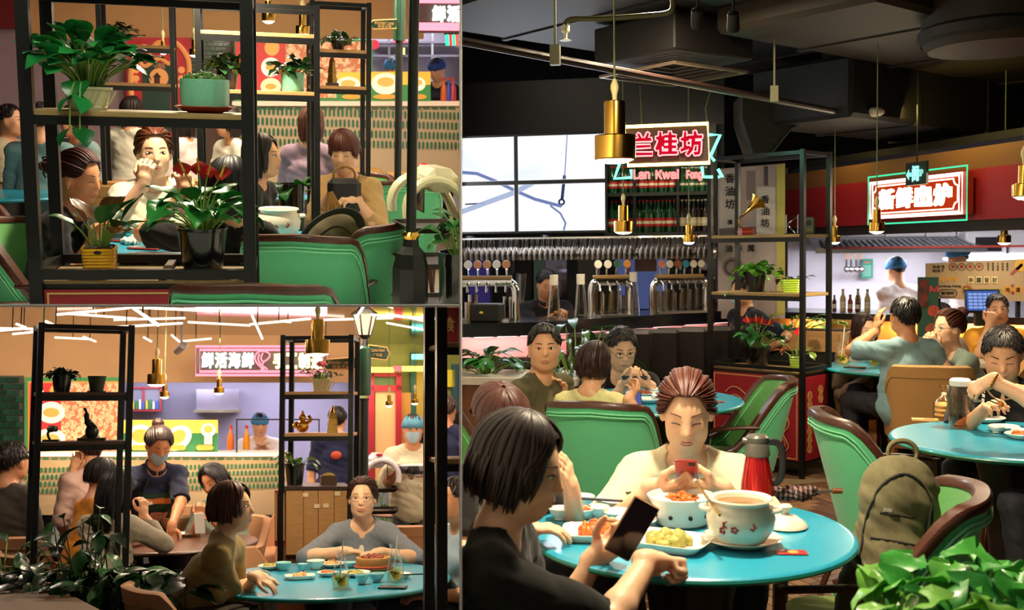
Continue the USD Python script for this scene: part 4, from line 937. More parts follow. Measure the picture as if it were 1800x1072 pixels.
bb=beer_bottle(.25);bd=beer_bottle(.25,'#20160c','#c9b98a','#c9b98a');bg=beer_bottle(.23,'#1c4a24','#2c5a30','#d8d8c8')
for row,(z,n)in enumerate(((shz[0],30),(shz[1],26))):
    xs_=np.linspace(sx0+.06,sx1-.05,n)
    for i,x in enumerate(xs_):
        k=bb if i<n*.66 else(bg if row==0 else bd)
        if row==0 and .62<i/n<.67:continue
        thing(R3,'beer_bottle',('red-labelled green beer bottle, ' if k is bb else 'small green beer bottle, ' if k is bg else 'dark pale-labelled beer bottle, ')+ORD[i]+' from the video wall, '+('upper' if row==0 else 'lower')+' bar shelf','bottle',k,T4((x,9.56+.03*((i*7)%3-1),z),s=(.93 if row==0 else 1.12)),('red label ' if k is bb else 'small ' if k is bg else 'dark ')+('bottles on the upper bar shelf' if row==0 else 'bottles on the lower bar shelf'))
area_light(R3,V((sx0+sx1)/2,9.15,shz[0]+.55),V(0,.6,-1),sx1-sx0,.05,7,(1,.85,.65),'shelf_light')
# hanging glasses
wg=wine_glass();rz0=Yp(1000,418,9.0)[2]
rk=[P('rail',beam((Yp(790,420,9.0)[0],8.85+.12*k,rz0),(Yp(1255,420,9.0)[0],8.85+.12*k,rz0),.012),CHROME)for k in range(4)]+[P('strap',beam((Yp(u,420,9)[0],8.8,rz0+.015),(Yp(u,420,9)[0],9.3,rz0+.015),.02),BLACKM)for u in(830,960,1090,1230)]
thing(R3,'glass_rack','overhead chrome glass rack above the bar','rack',rk)
n=0
for i,px in enumerate(np.arange(818,1256,9.2)):
    for k in range(3):
        if(i*5+k*3)%11==0:continue
        x=Yp(px+k*3,425,9.0+.12*k)[0];thing(R3,'wine_glass','stemmed glass hanging upside down from the rack over the bar','glass',wg,T4((x,8.9+.12*k,rz0+.005),rx_=pi,s=1.02),'glasses hanging over the bar')
# taps, towers, pitchers on the bar
def bar_at(px,py,inset=.25):
    p=Zp(px,py,1.09);return V(p[0]-.0,p[1]+inset,1.09)
BADGE=['#efe6da','#e9e2da','#2f5a48','#b0753a','#b06a4a','#c9c4bd','#8a4a2a','#2f7fa0','#d8cfc4','#cfc9c2']
def tap_tower(w,h,n,cols,seed=0):
    p=[P('crossbar',tube([(-w/2+.03,0,h),(w/2-.03,0,h)],.032,12),CHROME),P('cap_rail',box(w*.86,.05,.025,(0,0,h+.026),.006),mat('#8a6a3c',.4))]
    for sd in(-1,1):p.append(P('column',tube(spline([(sd*(w/2-.005),0,0),(sd*(w/2-.005),0,h*.72),(sd*(w/2-.022),0,h*.93),(sd*(w/2-.08),0,h)],18),.03,12),CHROME))
    for i in range(n):
        x=-w*.36+w*.72*i/max(n-1,1);c=mat(cols[i%len(cols)],.3)
        p.append(P('tap_handle',tube([(x,-.01,h+.04),(x,-.02,h+.10)],[.006,.008],8),CHROME,subs=[P('badge',mv(lathe([(.0005,0),(.030,0),(.032,.006),(.030,.012),(.0005,.012)],24),(x,-.03,h+.135),rx_=pi/2),c),P('spout',tube([(x,-.03,h),(x,-.07,h-.02),(x,-.075,h-.07)],.009,8),CHROME)]))
    p.append(P('drip_tray',box(w*.85,.16,.015,(0,-.06,.0)),STEEL));return p
for nm,lab,px,w,h,nt,cols in(('tap','chrome beer tap tower with four round badges, beside the bartender',1068,.34,.27,4,BADGE),('tap','wide chrome beer tap tower with six round badges near the shelf post',1192,.50,.26,6,BADGE[4:]),('tap','chrome beer tap tower with small copper handles beside the dividing wall',838,.50,.28,6,['#b07a5a','#c9c9d0','#b07a5a'])):
    py=566-(px>945)*(px-945)*.058;p=bar_at(px,py,.22);thing(R3,'beer_tap_tower',lab,'beer tap',tap_tower(w,h,nt,cols),T4(p,rz_=.55 if px>945 else .05))
pit=Kind([P('glass_cylinder',lathe([(.052,0),(.054,.01),(.036,.2),(.030,.26),(.028,.26),(.034,.2),(.050,.012),(.0005,.01)],28,cap=False),glass('#f6f0e4',.04,.65),smooth=True),P('white_top',lathe([(.030,.25),(.032,.252),(.032,.33),(.0005,.331)],24),mat('#e4dccc',.5))])
for i,(px,lab)in enumerate([(967,'white-topped glass beer tower standing in front of the bartender'),(1015,'white-topped glass beer tower between the bartender and the taps'),(1104,'white-topped glass beer tower behind the four-badge taps')]):p=bar_at(px,563-max(0,px-945)*.058,.18+.25*(i==2));thing(R3,'beer_tower',lab,'beer tower',pit,T4(p))
tall=Kind([P('glass',lathe([(.03,0),(.034,.01),(.036,.18),(.034,.18),(.032,.012),(.0005,.01)],18,cap=False),glass('#efe6d4',.05,.4),smooth=True)])
rg=np.random.default_rng(4)
for i,px in enumerate([1048,1062,1078,1092,1150,1163,1176,1190,1203,1217,1230,884,897,822]):p=bar_at(px,564-max(0,px-945)*.058,.12+.05*(i%2));thing(R3,'beer_glass','tall clear beer glass, '+('close to the six-badge taps, ' if px>1130 else 'under the four-badge taps, ' if px>1000 else 'beside the steel pitcher, ')+ORD[i%4 if i<4 else i-4 if i<11 else i-11]+' of its row','glass',tall,T4(p,s=rg.uniform(.85,1.1)),'tall glasses on the bar')
thing(R3,'steel_pitcher','tall tapered steel pitcher on the bar behind the olive-shirted boy','pitcher',[P('body',lathe([(.05,0),(.075,.30),(.072,.30),(.047,.005),(.0005,.004)],28,cap=False),STEEL),P('rim',lathe([(.074,.298),(.079,.302),(.074,.308)],28,cap=False),CHROME)],bar_at(905,540,.3))
thing(R3,'beer_mug','glass beer mug at the end of the bar by the dividing wall','mug',[P('glass',lathe([(.045,0),(.05,.01),(.05,.14),(.046,.14),(.046,.012),(.0005,.01)],24,cap=False),glass('#f5e3c8',.04,.5)),P('handle',tube(spline([(.05,0,.11),(.09,0,.10),(.09,0,.05),(.05,0,.035)],12),.007,7),glass('#f5e3c8',.04,.5))],bar_at(822,566,.12))
thing(R3,'ice_box','black box with a small yellow badge on the bar','box',[P('body',box(.22,.2,.13,(0,0,0),.01),BLACKM),P('badge',mv(ball(.012,(0,0,0),(1.3,.3,.8),1),(-.02,-.1,.07)),mat('#e8d21f',.4))],bar_at(848,567,.15))

# ---- neon sign over the bar
yn=7.6
def np_(u,v,y=yn):return Yp(u,v,y)
YEL=glow('#ffe27a',5.0);GRN=glow('#6dffd0',3.2);PNK=glow('#ff8a8a',3.0);REDG=glow('#e0102c',.9)
sgp=[P('backing',plate_xz(Polygon([tuple(np_(u,v)[[0,2]])for u,v in((1096,222),(1247,216),(1250,287),(1102,293))]),.02,yn+.03),mat('#3a1412',.5))]
sgp.append(P('yellow_frame',tube([np_(*q)for q in((1098,223),(1244,217),(1247,286),(1104,291))],.013,8,closed=True),YEL))
tx=[]
for ch,(a,b,c,d)in zip('兰桂坊',((1114,275,1148,232),(1151,275,1192,230),(1195,275,1236,229))):
    p0,p1=np_(a,b),np_(c,d);g=at_xz(text_fit(ch,p1[0]-p0[0],p1[2]-p0[2],5),p0[0],p0[2]);sgp.append(P('character',plate_xz(g,.012,yn-.005),REDG,subs=[P('neon_outline',neon(outline_lines(g,yn-.02,.004),.0055,5),PNK)]))
for a,w_l in((1114,'Lan'),(1153,'Kwai'),(1207,'Fong')):
    wd={'Lan':28,'Kwai':40,'Fong':27}[w_l];p0,p1=np_(a,315+3*(a>1200)),np_(a+wd,298+(a>1200));g=at_xz(text_fit(w_l,p1[0]-p0[0],p1[2]-p0[2],1,False),p0[0],p0[2]);sgp.append(P('word',plate_xz(g.buffer(.003),.012,yn-.01),glow('#ff7470',2.6)))
for ln in([(1246,237),(1266,237),(1249,274),(1256,283)],[(1091,283),(1080,314),(1110,312),(1109,298)],[(1234,293),(1236,311),(1253,311)],[(1262,297),(1270,311),(1262,311)]):sgp.append(P('green_tube',tube([np_(*q)for q in ln],.011,7),GRN))
sgp+=[P('hanger',tube([np_(*q)for q in ln],.004,5),mat('#6a5a3a',.5))for ln in([(1243,216),(1240,190),(1252,150)],[(1128,220),(1125,150)])]
thing(R3,'neon_sign','hanging neon sign with red Chinese characters in a yellow frame and green zigzag tubes','neon sign',sgp)
area_light(R3,np_(1172,255)+V(0,-.12,0),V(0,-1,-.2),.6,.3,3,(1,.6,.3),'neon_light')
sphere_light(R3,None,np_(1262,265)+V(.05,-.15,0),.05,3.0,(.2,1,.7),'neon_light')

# ---- photo mural pillar
ym=9.1
def mq(u,v):return tuple(Yp(u,v,ym)[[0,2]])
mur=[P('panel',plate_xz(Polygon([mq(1262,560),mq(1380,560),mq(1380,287),mq(1262,297)]),.3,ym),mat('#b5a5a6',.7,var=.12,scale=3)),P('dark_sky',plate_xz(Polygon([mq(1264,415),mq(1330,412),mq(1330,398),mq(1264,402)]),.002,ym-.002),mat('#6e5f60',.8)),
       P('white_banner',plate_xz(Polygon([mq(1265,400),mq(1302,398),mq(1300,296),mq(1267,300)]),.003,ym-.003),mat('#c6b9b6',.8)),P('white_banner',plate_xz(Polygon([mq(1329,408),mq(1363,412),mq(1363,329),mq(1330,328)]),.004,ym-.004),mat('#d2c6c4',.8)),
       P('yellow_strip',plate_xz(Polygon([mq(1365,552),mq(1380,552),mq(1380,288),mq(1365,290)]),.003,ym-.003),mat('#c8bf6a',.8)),P('tower',plate_xz(Polygon([mq(1312,352),mq(1328,352),mq(1328,300),mq(1312,300)]),.002,ym-.0021),mat('#8d7f80',.8)),P('pole_shade',plate_xz(Polygon([mq(1343,326),mq(1350,326),mq(1350,292),mq(1343,292)]),.002,ym-.0022),mat('#5b4e50',.8))]
INK=mat('#241c1c',.8)
for(u,v,sz,s_)in((1283,305,17,'香油坊'),(1345,343,15,'香油坊')):
    for i,ch in enumerate(s_):a=mq(u-sz/2,v+i*(sz+5.5)+sz);b=mq(u+sz/2,v+i*(sz+5.5));mur.append(P('character',plate_xz(at_xz(text_fit(ch,b[0]-a[0],b[1]-a[1],2),*a),.002,ym-.007),INK))
for u,v,sz,ch in((1283,386,9,'價'),(1281,430,13,'油'),(1300,430,10,'金'),(1320,430,13,'萬')):a=mq(u-sz/2,v+sz);b=mq(u+sz/2,v);mur.append(P('character',plate_xz(at_xz(text_fit(ch,b[0]-a[0],b[1]-a[1],2),*a),.002,ym-.007),INK))
mur.append(P('round_shop_sign',plate_xz(Point(mq(1288,470)).buffer(.085),.003,ym-.004),mat('#8f8280',.8),subs=[P('ring',plate_xz(Point(mq(1288,470)).buffer(.07).difference(Point(mq(1288,470)).buffer(.05)),.002,ym-.007),mat('#5a4c4c',.8))]))
thing(R3,'street_mural','grey street photo mural on a pillar with Chinese shop lettering and a yellow strip','mural',mur)

# ---- kitchen opening at the back
fa,fb=Yp(1375,400,11.1),Yp(1830,385,7.9);fd=unit(V(fb[0]-fa[0],fb[1]-fa[1],0));fn=V(fd[1],-fd[0],0);fl=np.linalg.norm((fb-fa)[:2])
KM=frame4(V(fa[0],fa[1],0),fd,-fn,V(0,0,1))     # local x along the fascia, y inwards, z up
def kxy(px,py):                                            # pixel -> (x along, z) on the fascia plane
    d=R.ray(px,py);o=V(0,0,R.H);t=((V(fa[0],fa[1],0)-o)@fn)/(d@fn);q=o+d*t;return V((q-V(fa[0],fa[1],0))@fd,q[2])
FASC=mat('#9a1520',.6,var=.06)
zf0,zf1=kxy(1600,392)[1],kxy(1600,310)[1]
struct(R3,'wall_fascia',[P('',box(fl+1.5,.12,zf1-zf0,(fl/2+.5,.06,zf0)),FASC)],KM)
struct(R3,'wall_fascia',[P('',box(fl+1.5,.10,.16,(fl/2+.5,.07,zf1)),mat('#7a5026',.7))],KM)
struct(R3,'wall_fascia',[P('',box(fl+1.5,.12,.08,(fl/2+.5,.08,zf0-.08)),mat('#2a1f1c',.7))],KM)
s0,s1=kxy(1547,386),kxy(1717,376);st=kxy(1547,320)[1];sw,sh=s1[0]-s0[0],st-s0[1]
WHT=glow('#fff6e8',3.0);ORG=glow('#ff8a1e',1.2)
bars=[P('board',box(sw,.06,sh,(s0[0]+sw/2,-.06,s0[1])),mat('#b33a16',.5)),P('orange_field',box(sw*.90,.006,sh*.74,(s0[0]+sw/2,-.095,s0[1]+sh*.13)),glow('#d8401a',.75))]
for k in(.03,.075):bars.append(P('white_tube',tube([(s0[0]+sw*k*.6,-.11,s0[1]+sh*k),(s0[0]+sw*(1-k*.6),-.11,s0[1]+sh*k),(s0[0]+sw*(1-k*.6),-.11,s0[1]+sh*(1-k)),(s0[0]+sw*k*.6,-.11,s0[1]+sh*(1-k))],.007,7,closed=True),WHT))
bars.append(P('green_tube',tube([(s0[0]-.02,-.10,s0[1]-.04),(s0[0]+sw+.02,-.10,s0[1]-.04),(s0[0]+sw+.02,-.10,s0[1]+sh+.04),(s0[0]-.02,-.10,s0[1]+sh+.04)],.007,6,closed=True),glow('#3fd89a',1.6)))
q=[];
for cx_,cz_,sx_,sz_ in((0.055,.15,1,1),(.945,.15,-1,1),(.945,.85,-1,-1),(.055,.85,1,-1)):
    X,Z_=s0[0]+sw*cx_,s0[1]+sh*cz_;r_=.05
    arc=[(X+sx_*r_*(1-math.sin(t))*0+sx_*r_*math.cos(t),-.112,Z_+sz_*r_*math.sin(t))for t in np.linspace(0,pi/2,5)]
    q+=arc if sx_*sz_<0 else arc[::-1]
bars.append(P('notched_tube',tube(q,.006,6,closed=True),glow('#ffe2c0',3.0)))
for i,ch in enumerate('新鲜出炉'):
    w1=sw*.165;g=at_xz(text_fit(ch,w1,sh*.52,4),s0[0]+sw*(.135+.195*i),s0[1]+sh*.24);bars.append(P('character',plate_xz(g,.012,-.115),glow('#ffd9a0',3.0),subs=[P('neon_outline',neon(outline_lines(g,-.12,.006),.005,5),WHT)]))
thing(R3,'neon_sign','bright orange and white neon sign with four Chinese characters on the red fascia','neon sign',bars,KM)
area_light(R3,(KM@V(fl*.62,-.35,zf1+.45,1))[:3],-fn-V(0,0,.35),2.2,.1,16,(1,.78,.22),'fascia_light')
area_light(R3,(KM@V(s0[0]+sw/2,-.25,s0[1]+sh/2,1))[:3],fn-V(0,0,.3),sw,sh,9,(1,.82,.5),'neon_light')
e0,e1=kxy(1654,327),kxy(1692,308)
eg=[P('panel',box(e1[0]-e0[0],.02,.17,((e0[0]+e1[0])/2,-.30,e0[1])),mat('#15261c',.5)),P('cable',tube([((e0[0]+e1[0])/2,-.30,e0[1]+.17),((e0[0]+e1[0])/2,-.30,e0[1]+.6)],.006,6),BLACKM)]
eg.append(P('green_character',plate_xz(at_xz(text_fit('阁',.08,.12,2),e0[0]+.09,e0[1]+.025),.004,-.318),glow('#8ff0d8',2.0)));eg.append(P('lettering',plate_xz(at_xz(text_fit('VIP',.075,.05,1,False),(e1[0]+e0[0])/2+.02,e0[1]+.06),.004,-.318),glow('#8ff0d8',1.4)));eg.append(P('arrow',plate_xz(Polygon([(e0[0]+.015,e0[1]+.08),(e0[0]+.05,e0[1]+.12),(e0[0]+.05,e0[1]+.095),(e0[0]+.08,e0[1]+.095),(e0[0]+.08,e0[1]+.065),(e0[0]+.05,e0[1]+.065),(e0[0]+.05,e0[1]+.04)]),.004,-.318),glow('#8ff0d8',1.4)))
thing(R3,'direction_sign','small hanging green sign with an arrow in front of the orange neon','sign',eg,KM)
# inside the kitchen
yk=12.6
TILEW=mat('#c9c6d2',.3,var=.05,scale=3)
kx0,kx1=Yp(1370,500,yk)[0],4.6
struct(R3,'wall_kitchen',[P('',box(kx1-kx0,.1,2.4,((kx0+kx1)/2,yk+.1,0)),TILEW)])
struct(R3,'ceiling_kitchen',[P('',extrude(Polygon([(kx0,yk+.15),(kx1,yk+.15),(kx1,7.2),(fb[0]+.25,fb[1]+.15),(fa[0]+.15,fa[1]+.15)]),.06,2.4),mat('#1c1712',.8))])
struct(R3,'wall_kitchen',[P('',box(.1,3.0,2.4,(Yp(1384,500,11.2)[0]-.05,12.6,0)),mat('#4a4452',.5))])
zk=Yp(1500,418,11.3)[2]
cab=[]
for i,(a,b)in enumerate(((1488,1552),(1553,1622),(1623,1676),(1677,1712),(1713,1790))):xa,xb=Yp(a,400,11.9)[0],Yp(b,400,11.9)[0];cab.append(P('door_panel',box(xb-xa-.01,.02,.22,((xa+xb)/2,11.75,Yp(a,416,11.9)[2])),mat('#dcd8de',.35)))
thing(R3,'wall_cabinet','row of white upper cabinets above the kitchen hood','cabinet',cab)
h0,h1=Yp(1432,442,11.0)[0],Yp(1730,442,11.0)[0];hz0,hz1=Yp(1500,441,11.0)[2],Yp(1500,419,11.7)[2]
hood=[P('body',cat(loft(np.array([[(h0,10.9,hz0),(h1,10.9,hz0),(h1,12.5,hz0),(h0,12.5,hz0)],[(h0,10.9,hz0+.02),(h1,10.9,hz0+.02),(h1,12.5,hz1+.05),(h0,12.5,hz1+.05)]]))),STEEL,smooth=False)]
for i in range(24):
    x=h0+.1+(h1-h0-.2)*i/23;a_=V(x,10.95,hz0+.035);b_=V(x,11.7,hz0+.035+(hz1-hz0+.03)*.48);hood.append(P('baffle_slat',beam(a_,b_,.03,.02),mat('#9a9ca6',.4,metal=.4),smooth=False))
hood.append(P('front_lip',box(h1-h0,.03,.05,((h0+h1)/2,10.88,hz0-.02)),mat('#8a8d92',.3,metal=.8)));hood.append(P('red_strip',box(2.2,.012,.02,(Yp(1660,432,10.9)[0],10.86,hz0+.02)),mat('#b03a30',.5)))
thing(R3,'extractor_hood','long grey slatted extractor hood over the kitchen line','hood',hood)
for px in(1480,1560,1640,1720):p=Yp(px,428,11.6);area_light(R3,V(p[0],11.5,hz0-.03),V(0,.1,-1),.8,.4,22,(.93,.94,1),'kitchen_light')
area_light(R3,(KM@V(fl*.6,.55,2.28,1))[:3],-fn-V(0,0,.40),2.6,.1,36,(.95,.95,1),'kitchen_light')
for i,px in enumerate((1488,1496,1505,1514)):
    t=Yp(px,440,12.3);b=Yp(px,478,12.3);thing(R3,'hanging_ladle','steel ladle with a wooden handle, '+ORD[3-i]+' of four counted from the green notice','ladle',[P('handle',beam(V(t[0],12.3,t[2]),V(t[0],12.3,t[2]-.10),.018),mat('#b98a5a',.5)),P('shaft',tube([(t[0],12.3,t[2]-.1),(t[0],12.28,b[2]+.05)],.012,6),STEEL),P('scoop',ball(.032,(t[0],12.26,b[2]+.03),(1,.7,1.1),2),STEEL)],None,'ladles hanging in the kitchen')
thing(R3,'ladle_rail','steel hanging rail on the kitchen wall','rail',[P('',beam(V(Yp(1480,440,12.35)[0],12.42,Yp(1480,440,12.35)[2]),V(Yp(1525,440,12.35)[0],12.42,Yp(1525,440,12.35)[2]),.02),STEEL)])
a,b=Yp(1514,489,12.5),Yp(1535,455,12.5)
nt=[P('card',box(b[0]-a[0],.01,b[2]-a[2],((a[0]+b[0])/2,12.53,a[2])),mat('#1f8f78',.6)),P('crest',plate_xz(at_xz(text_fit('M',.05,.03,2,False),(a[0]+b[0])/2-.025,b[2]-.05),.002,12.522),mat('#d8604a',.6))]+[P('text_line',box((b[0]-a[0])*.7,.002,.006,((a[0]+b[0])/2,12.523,b[2]-.08-.018*i)),mat('#a9d8c8',.6))for i in range(7)]
thing(R3,'wall_notice','green printed notice on the kitchen wall beside the ladles','notice',nt)
for(nm,lab,px,y_)in(('microwave','white microwave on a kitchen shelf at the far end',1748,11.6),):
    p=Yp(px,452,y_);thing(R3,nm,lab,'microwave',[P('body',box(.62,.4,.26,(0,0,0),.02),mat('#d9d6dc',.35)),P('window',box(.24,.012,.14,(-.10,-.204,.06)),mat('#2a2a30',.15)),P('handle',box(.02,.03,.2,(.07,-.21,.03)),STEEL)],p);thing(R3,'wall_shelf','white kitchen shelf under the microwave','shelf',[P('board',box(1.3,.45,.03,(p[0]+.2,p[1],p[2]-.03)),mat('#d9d6dc',.4)),P('bracket',box(.03,.4,.2,(p[0]-.2,p[1]+.02,p[2]-.23)),STEEL),P('bracket',box(.03,.4,.2,(p[0]+.6,p[1]+.02,p[2]-.23)),STEEL),P('side_cabinet',box(.5,.4,.45,(p[0]+.75,p[1],p[2]),.01),mat('#e4e1e6',.4))])
# counter in front of the kitchen with orange light
ca,cb=Yp(1385,548,10.1),Yp(1830,548,9.3);cd=unit(V(cb[0]-ca[0],cb[1]-ca[1],0));cn=V(cd[1],-cd[0],0);CM=frame4(V(ca[0],ca[1],0),cd,-cn,V(0,0,1));cl_=np.linalg.norm((cb-ca)[:2]);zc=ca[2]
thing(R3,'kitchen_counter','long kitchen counter with a black top and orange lit wooden front','counter',[P('worktop',box(cl_+.6,.7,.06,(cl_/2,.3,zc-.06)),mat('#17161a',.3)),P('front_panel',box(cl_+.6,.5,zc-.06,(cl_/2,.38,0)),mat('#b4713a',.5,var=.15,scale=4)),P('lower_ledge',box(cl_+.6,.12,.05,(cl_/2,.06,zc-.42)),mat('#6b3a22',.5))],CM)
for t in(.1,.3,.5,.7,.9):p=(CM@V(cl_*t,.06,zc-.075,1))[:3];area_light(R3,p,V(0,.5,-1),cl_/6,.05,5,(1,.62,.25),'counter_light')
KB=[beer_bottle(.24,'#5a2c14','#e9e2d2','#1c2a5a'),beer_bottle(.22,'#9a3a1c','#d8c9a8','#c0242c'),beer_bottle(.26,'#c9b27a','#e9e2d2','#2a2a2a')]
for i,px in enumerate((1473,1484,1490,1497,1505,1513,1519,1530,1538)):p=(CM@np.append(np.linalg.inv(CM)[:3]@np.append(Zp(px,546,zc),1)*V(1,0,0)+V(0,.25+.1*(i%2),zc),1))[:3];thing(R3,'sauce_bottle',['brown bottle with a white label','red-brown sauce bottle','yellow oil bottle'][i%3]+', '+ORD[i]+' from the shelf post on the kitchen counter','bottle',KB[i%3],T4(p,s=.62+.08*(i%3)),'sauce bottles on the kitchen counter')
for i,px in enumerate((1428,1444)):
    for k in range(3):p=(CM@np.append(np.linalg.inv(CM)[:3]@np.append(Zp(px,560,zc),1)*V(1,0,0)+V(0,-.02,zc-.37+.11*k),1))[:3];thing(R3,'steamer_basket','round bamboo steamer, '+['bottom','middle','topmost'][k]+' of the '+['stack nearer the shelf post','stack farther from the shelf post'][i],'steamer',Kind([P('wall',lathe([(.12,0),(.13,.005),(.13,.095),(.12,.10),(.115,.09),(.0005,.088)],28,cap=False),mat('#d2a257',.6,var=.15,scale=12)),P('band',lathe([(.1305,.03),(.133,.05),(.1305,.07)],28,cap=False),mat('#a87a3a',.6))]),T4(p),'steamers stacked by the kitchen')
# banner above the counter
b0,b1=Yp(1630,522,9.4),Yp(1812,460,9.4)
def bq(u,v):return V(*Yp(u,v,9.4)[[0,2]])
bn=[P('board',plate_xz(Polygon([bq(1628,524),bq(1812,530),bq(1812,455),bq(1628,463)]),.03,9.4),mat('#a98f68',.7,var=.06,scale=3,stretch=(40,1,1)))]
BK,RD,OR=mat('#1c1512',.7),mat('#9a1c1c',.6),mat('#c98a2a',.6)
def put(s_,u,v,w,h,m,wt=1,cjk=True,off=.004):a=bq(u,v+h);b=bq(u+w,v);bn.append(P('lettering',plate_xz(at_xz(text_fit(s_,b[0]-a[0],b[1]-a[1],wt,cjk),*a),.002,9.4-off),m))
put('你食',1639,466,14,6,BK);put('咗味',1639,473,14,6,BK);put('?',1654,466,6,12,BK,3,False)
for i,ch in enumerate('酒道绿飲'):
    c=bq(1675+i*15.4,469);bn.append(P('ring',plate_xz(Point(*c).buffer(.032).difference(Point(*c).buffer(.027)),.002,9.397),BK));put(ch,1671.5+i*15.4,465,7,7,RD,3)
for i,ch in enumerate('恭囍發財'):
    a,b=bq(1701+i*14,498),bq(1711+i*14,486);bn.append(P('tile_patch',box(b[0]-a[0],.008,b[1]-a[1],((a[0]+b[0])/2,9.396,a[1])),mat('#d8c28a',.6)));put(ch,1702+i*14,487.5,8,9,BK,2,True,.010)
put('from Hong Kong',1640,500.5,49,5.5,BK,2,False);put('香港呀',1654,512,24,6.5,BK,1);a,b=bq(1650,521),bq(1682,510);bn.append(P('ring',plate_xz(LineString([(a[0]+.03,(a[1]+b[1])/2),(b[0]-.03,(a[1]+b[1])/2)]).buffer(.03).boundary.buffer(.003),.002,9.397),BK))
for u,v,ch in((1771,509,'地'),(1789,509,'道')):c=bq(u,v);bn.append(P('diamond',plate_xz(Polygon([c+V(-.04,0),c+V(0,.04),c+V(.04,0),c+V(0,-.04)]),.002,9.397),OR));put(ch,u-4,v-4,8,8,BK,2,True,.006)
put('好',1777,499,6,6,RD,1);put('味',1777,512,6,6,RD,1)
for i in range(3):c=bq(1657+i*11,490);bn.append(P('diamond',plate_xz(Polygon([c+V(-.022,0),c+V(0,.026),c+V(.022,0),c+V(0,-.026)]),.002,9.397),OR))
for i,s_ in enumerate(('咸豆花','蝦蟹湯','叉燒飯','鴨肉粥','魚蛋粉')):
    for k,ch in enumerate(s_):put(ch,1735+i*8.4,461.5+k*5,4,4.2,BK,0)
a,b=bq(1722,522),bq(1761,507);bn.append(P('green_plaque',box(b[0]-a[0],.006,b[1]-a[1],((a[0]+b[0])/2,9.396,a[1])),mat('#8f8a3c',.6)));put('有食',1730,509,24,9,RD,3,True,.010)
c=bq(1701,512);bn.append(P('hot_dog_print',plate_xz(affinity.rotate(affinity.scale(Point(*c).buffer(.05),.8,1.05),30),.002,9.397),mat('#8e4a24',.6),subs=[P('lettuce',plate_xz(affinity.rotate(sbox(c[0]-.008,c[1]-.035,c[0]+.008,c[1]+.03),30),.002,9.394),mat('#5fbf3a',.6))]))
c=bq(1795,466);bn.append(P('waffle_print',plate_xz(Point(*c).buffer(.05),.002,9.397),mat('#d8a23a',.6)));bn.append(P('waffle_stick',plate_xz(LineString([c,c+V(-.07,-.07)]).buffer(.012),.002,9.397),mat('#9a4a34',.6)))
bn+=[P('prop',box(.03,.05,b0[2]-zc+.06,(Yp(u,500,9.45)[0],9.46,zc-.02)),BLACKM)for u in(1650,1790)]
thing(R3,'menu_banner','long tan banner of Chinese street food slogans over the kitchen counter','banner',bn)
a,b=Yp(1613,570,9.2),Yp(1649,487,9.2)
pst=[P('board',box(b[0]-a[0],.05,b[2]-.0,((a[0]+b[0])/2,9.2,0)),mat('#1f4a36',.6)),P('photo_strip',box((b[0]-a[0])*.45,.008,.22,(a[0]+(b[0]-a[0])*.25,9.172,b[2]-.24)),mat('#1c1214',.5,col2='#7a2a1c',scale=18)),P('crown_mark',plate_xz(at_xz(text_fit('M',.07,.05,3,False),a[0]+(b[0]-a[0])*.55,b[2]-.12),.003,9.172),mat('#b8323a',.6)),P('photo_patch',plate_xz(Point((a[0]+b[0])/2+.04,b[2]-.27).buffer(.045),.003,9.172),mat('#b0402e',.6,var=.4,scale=40)),P('photo_patch',plate_xz(Point((a[0]+b[0])/2+.03,b[2]-.42).buffer(.05),.003,9.172),mat('#a84a34',.6,var=.4,scale=40))]
thing(R3,'standing_poster','narrow green and black standing poster at the end of the tan banner','poster',pst)
mp=Yp(1728,550,9.0);thing(R3,'order_screen','tilted till screen showing a blue grid beside the boy in yellow','screen',[P('case',xf(box(.26,.03,.19,(0,0,0),.006),T4((0,0,0),rx_=-.35)),mat('#0c0c10',.3)),P('display',xf(box(.235,.004,.16,(0,-.017,.015)),T4((0,0,0),rx_=-.35)),glow('#4a68b8',.8),subs=[P('grid',xf(cat(*[box(.03,.003,.018,(-.09+.036*i,-.021,.03+.027*j))for i in range(6)for j in range(5)]),T4((0,0,0),rx_=-.35)),glow('#9ab4f0',.9),stuff=True)]),P('stand',box(.10,.08,mp[2]-zc+.1,(0,.06,zc-mp[2]-.05)),BLACKM)],mp)
# ---- ceiling services of the large room
DUCT=mat('#2a2014',.62,var=.25,scale=2.0,bump=.25,bscale=4);DUCTB=mat('#130e0c',.7,var=.2,scale=3,bump=.2,bscale=5)
u_=unit(V(.62,.78,0));v_=V(u_[1],-u_[0],0)
def duct(lab,p,along,across,h,m,z,skew=0):
    """Long box lying along the ceiling run; p: pixel of its nearest bottom corner at height z."""
    o=Zp(*p,z);M=frame4(o,v_,u_,V(0,0,1));k=[P('box_section',mv(box(across,along,h,(across/2,along/2,0),.03)),m)]
    for t in np.arange(.9,along,1.1):k.append(P('flange',box(across+.03,.04,h*.98,(across/2,t,-.012)),m))
    thing(R3,'air_duct',lab,'duct',k,M)
duct('wide dark wrapped duct crossing the ceiling above the video wall',(700,40),5.4,1.9,.9,DUCTB,3.1)
duct('brown duct over the middle of the ceiling between the diffuser and the shelf',(1255,60),3.0,1.15,1.2,DUCT,2.95)
duct('tall brown duct hanging behind the middle duct, over the kitchen fascia',(1440,118),3.2,1.2,1.2,DUCT,2.98)
duct('low dark duct running along the top of the red kitchen fascia',(1320,225),3.8,.9,.45,DUCTB,2.55)
o=Zp(1745,90,2.75);thing(R3,'round_duct','large round duct end hanging in the far ceiling corner','duct',[P('barrel',lathe([(.02,0),(.36,.01),(.40,.06),(.40,1.45)],48),DUCT),P('end_ring',lathe([(.40,.05),(.42,.07),(.42,.12),(.40,.14)],48,cap=False),DUCTB)],T4(o))
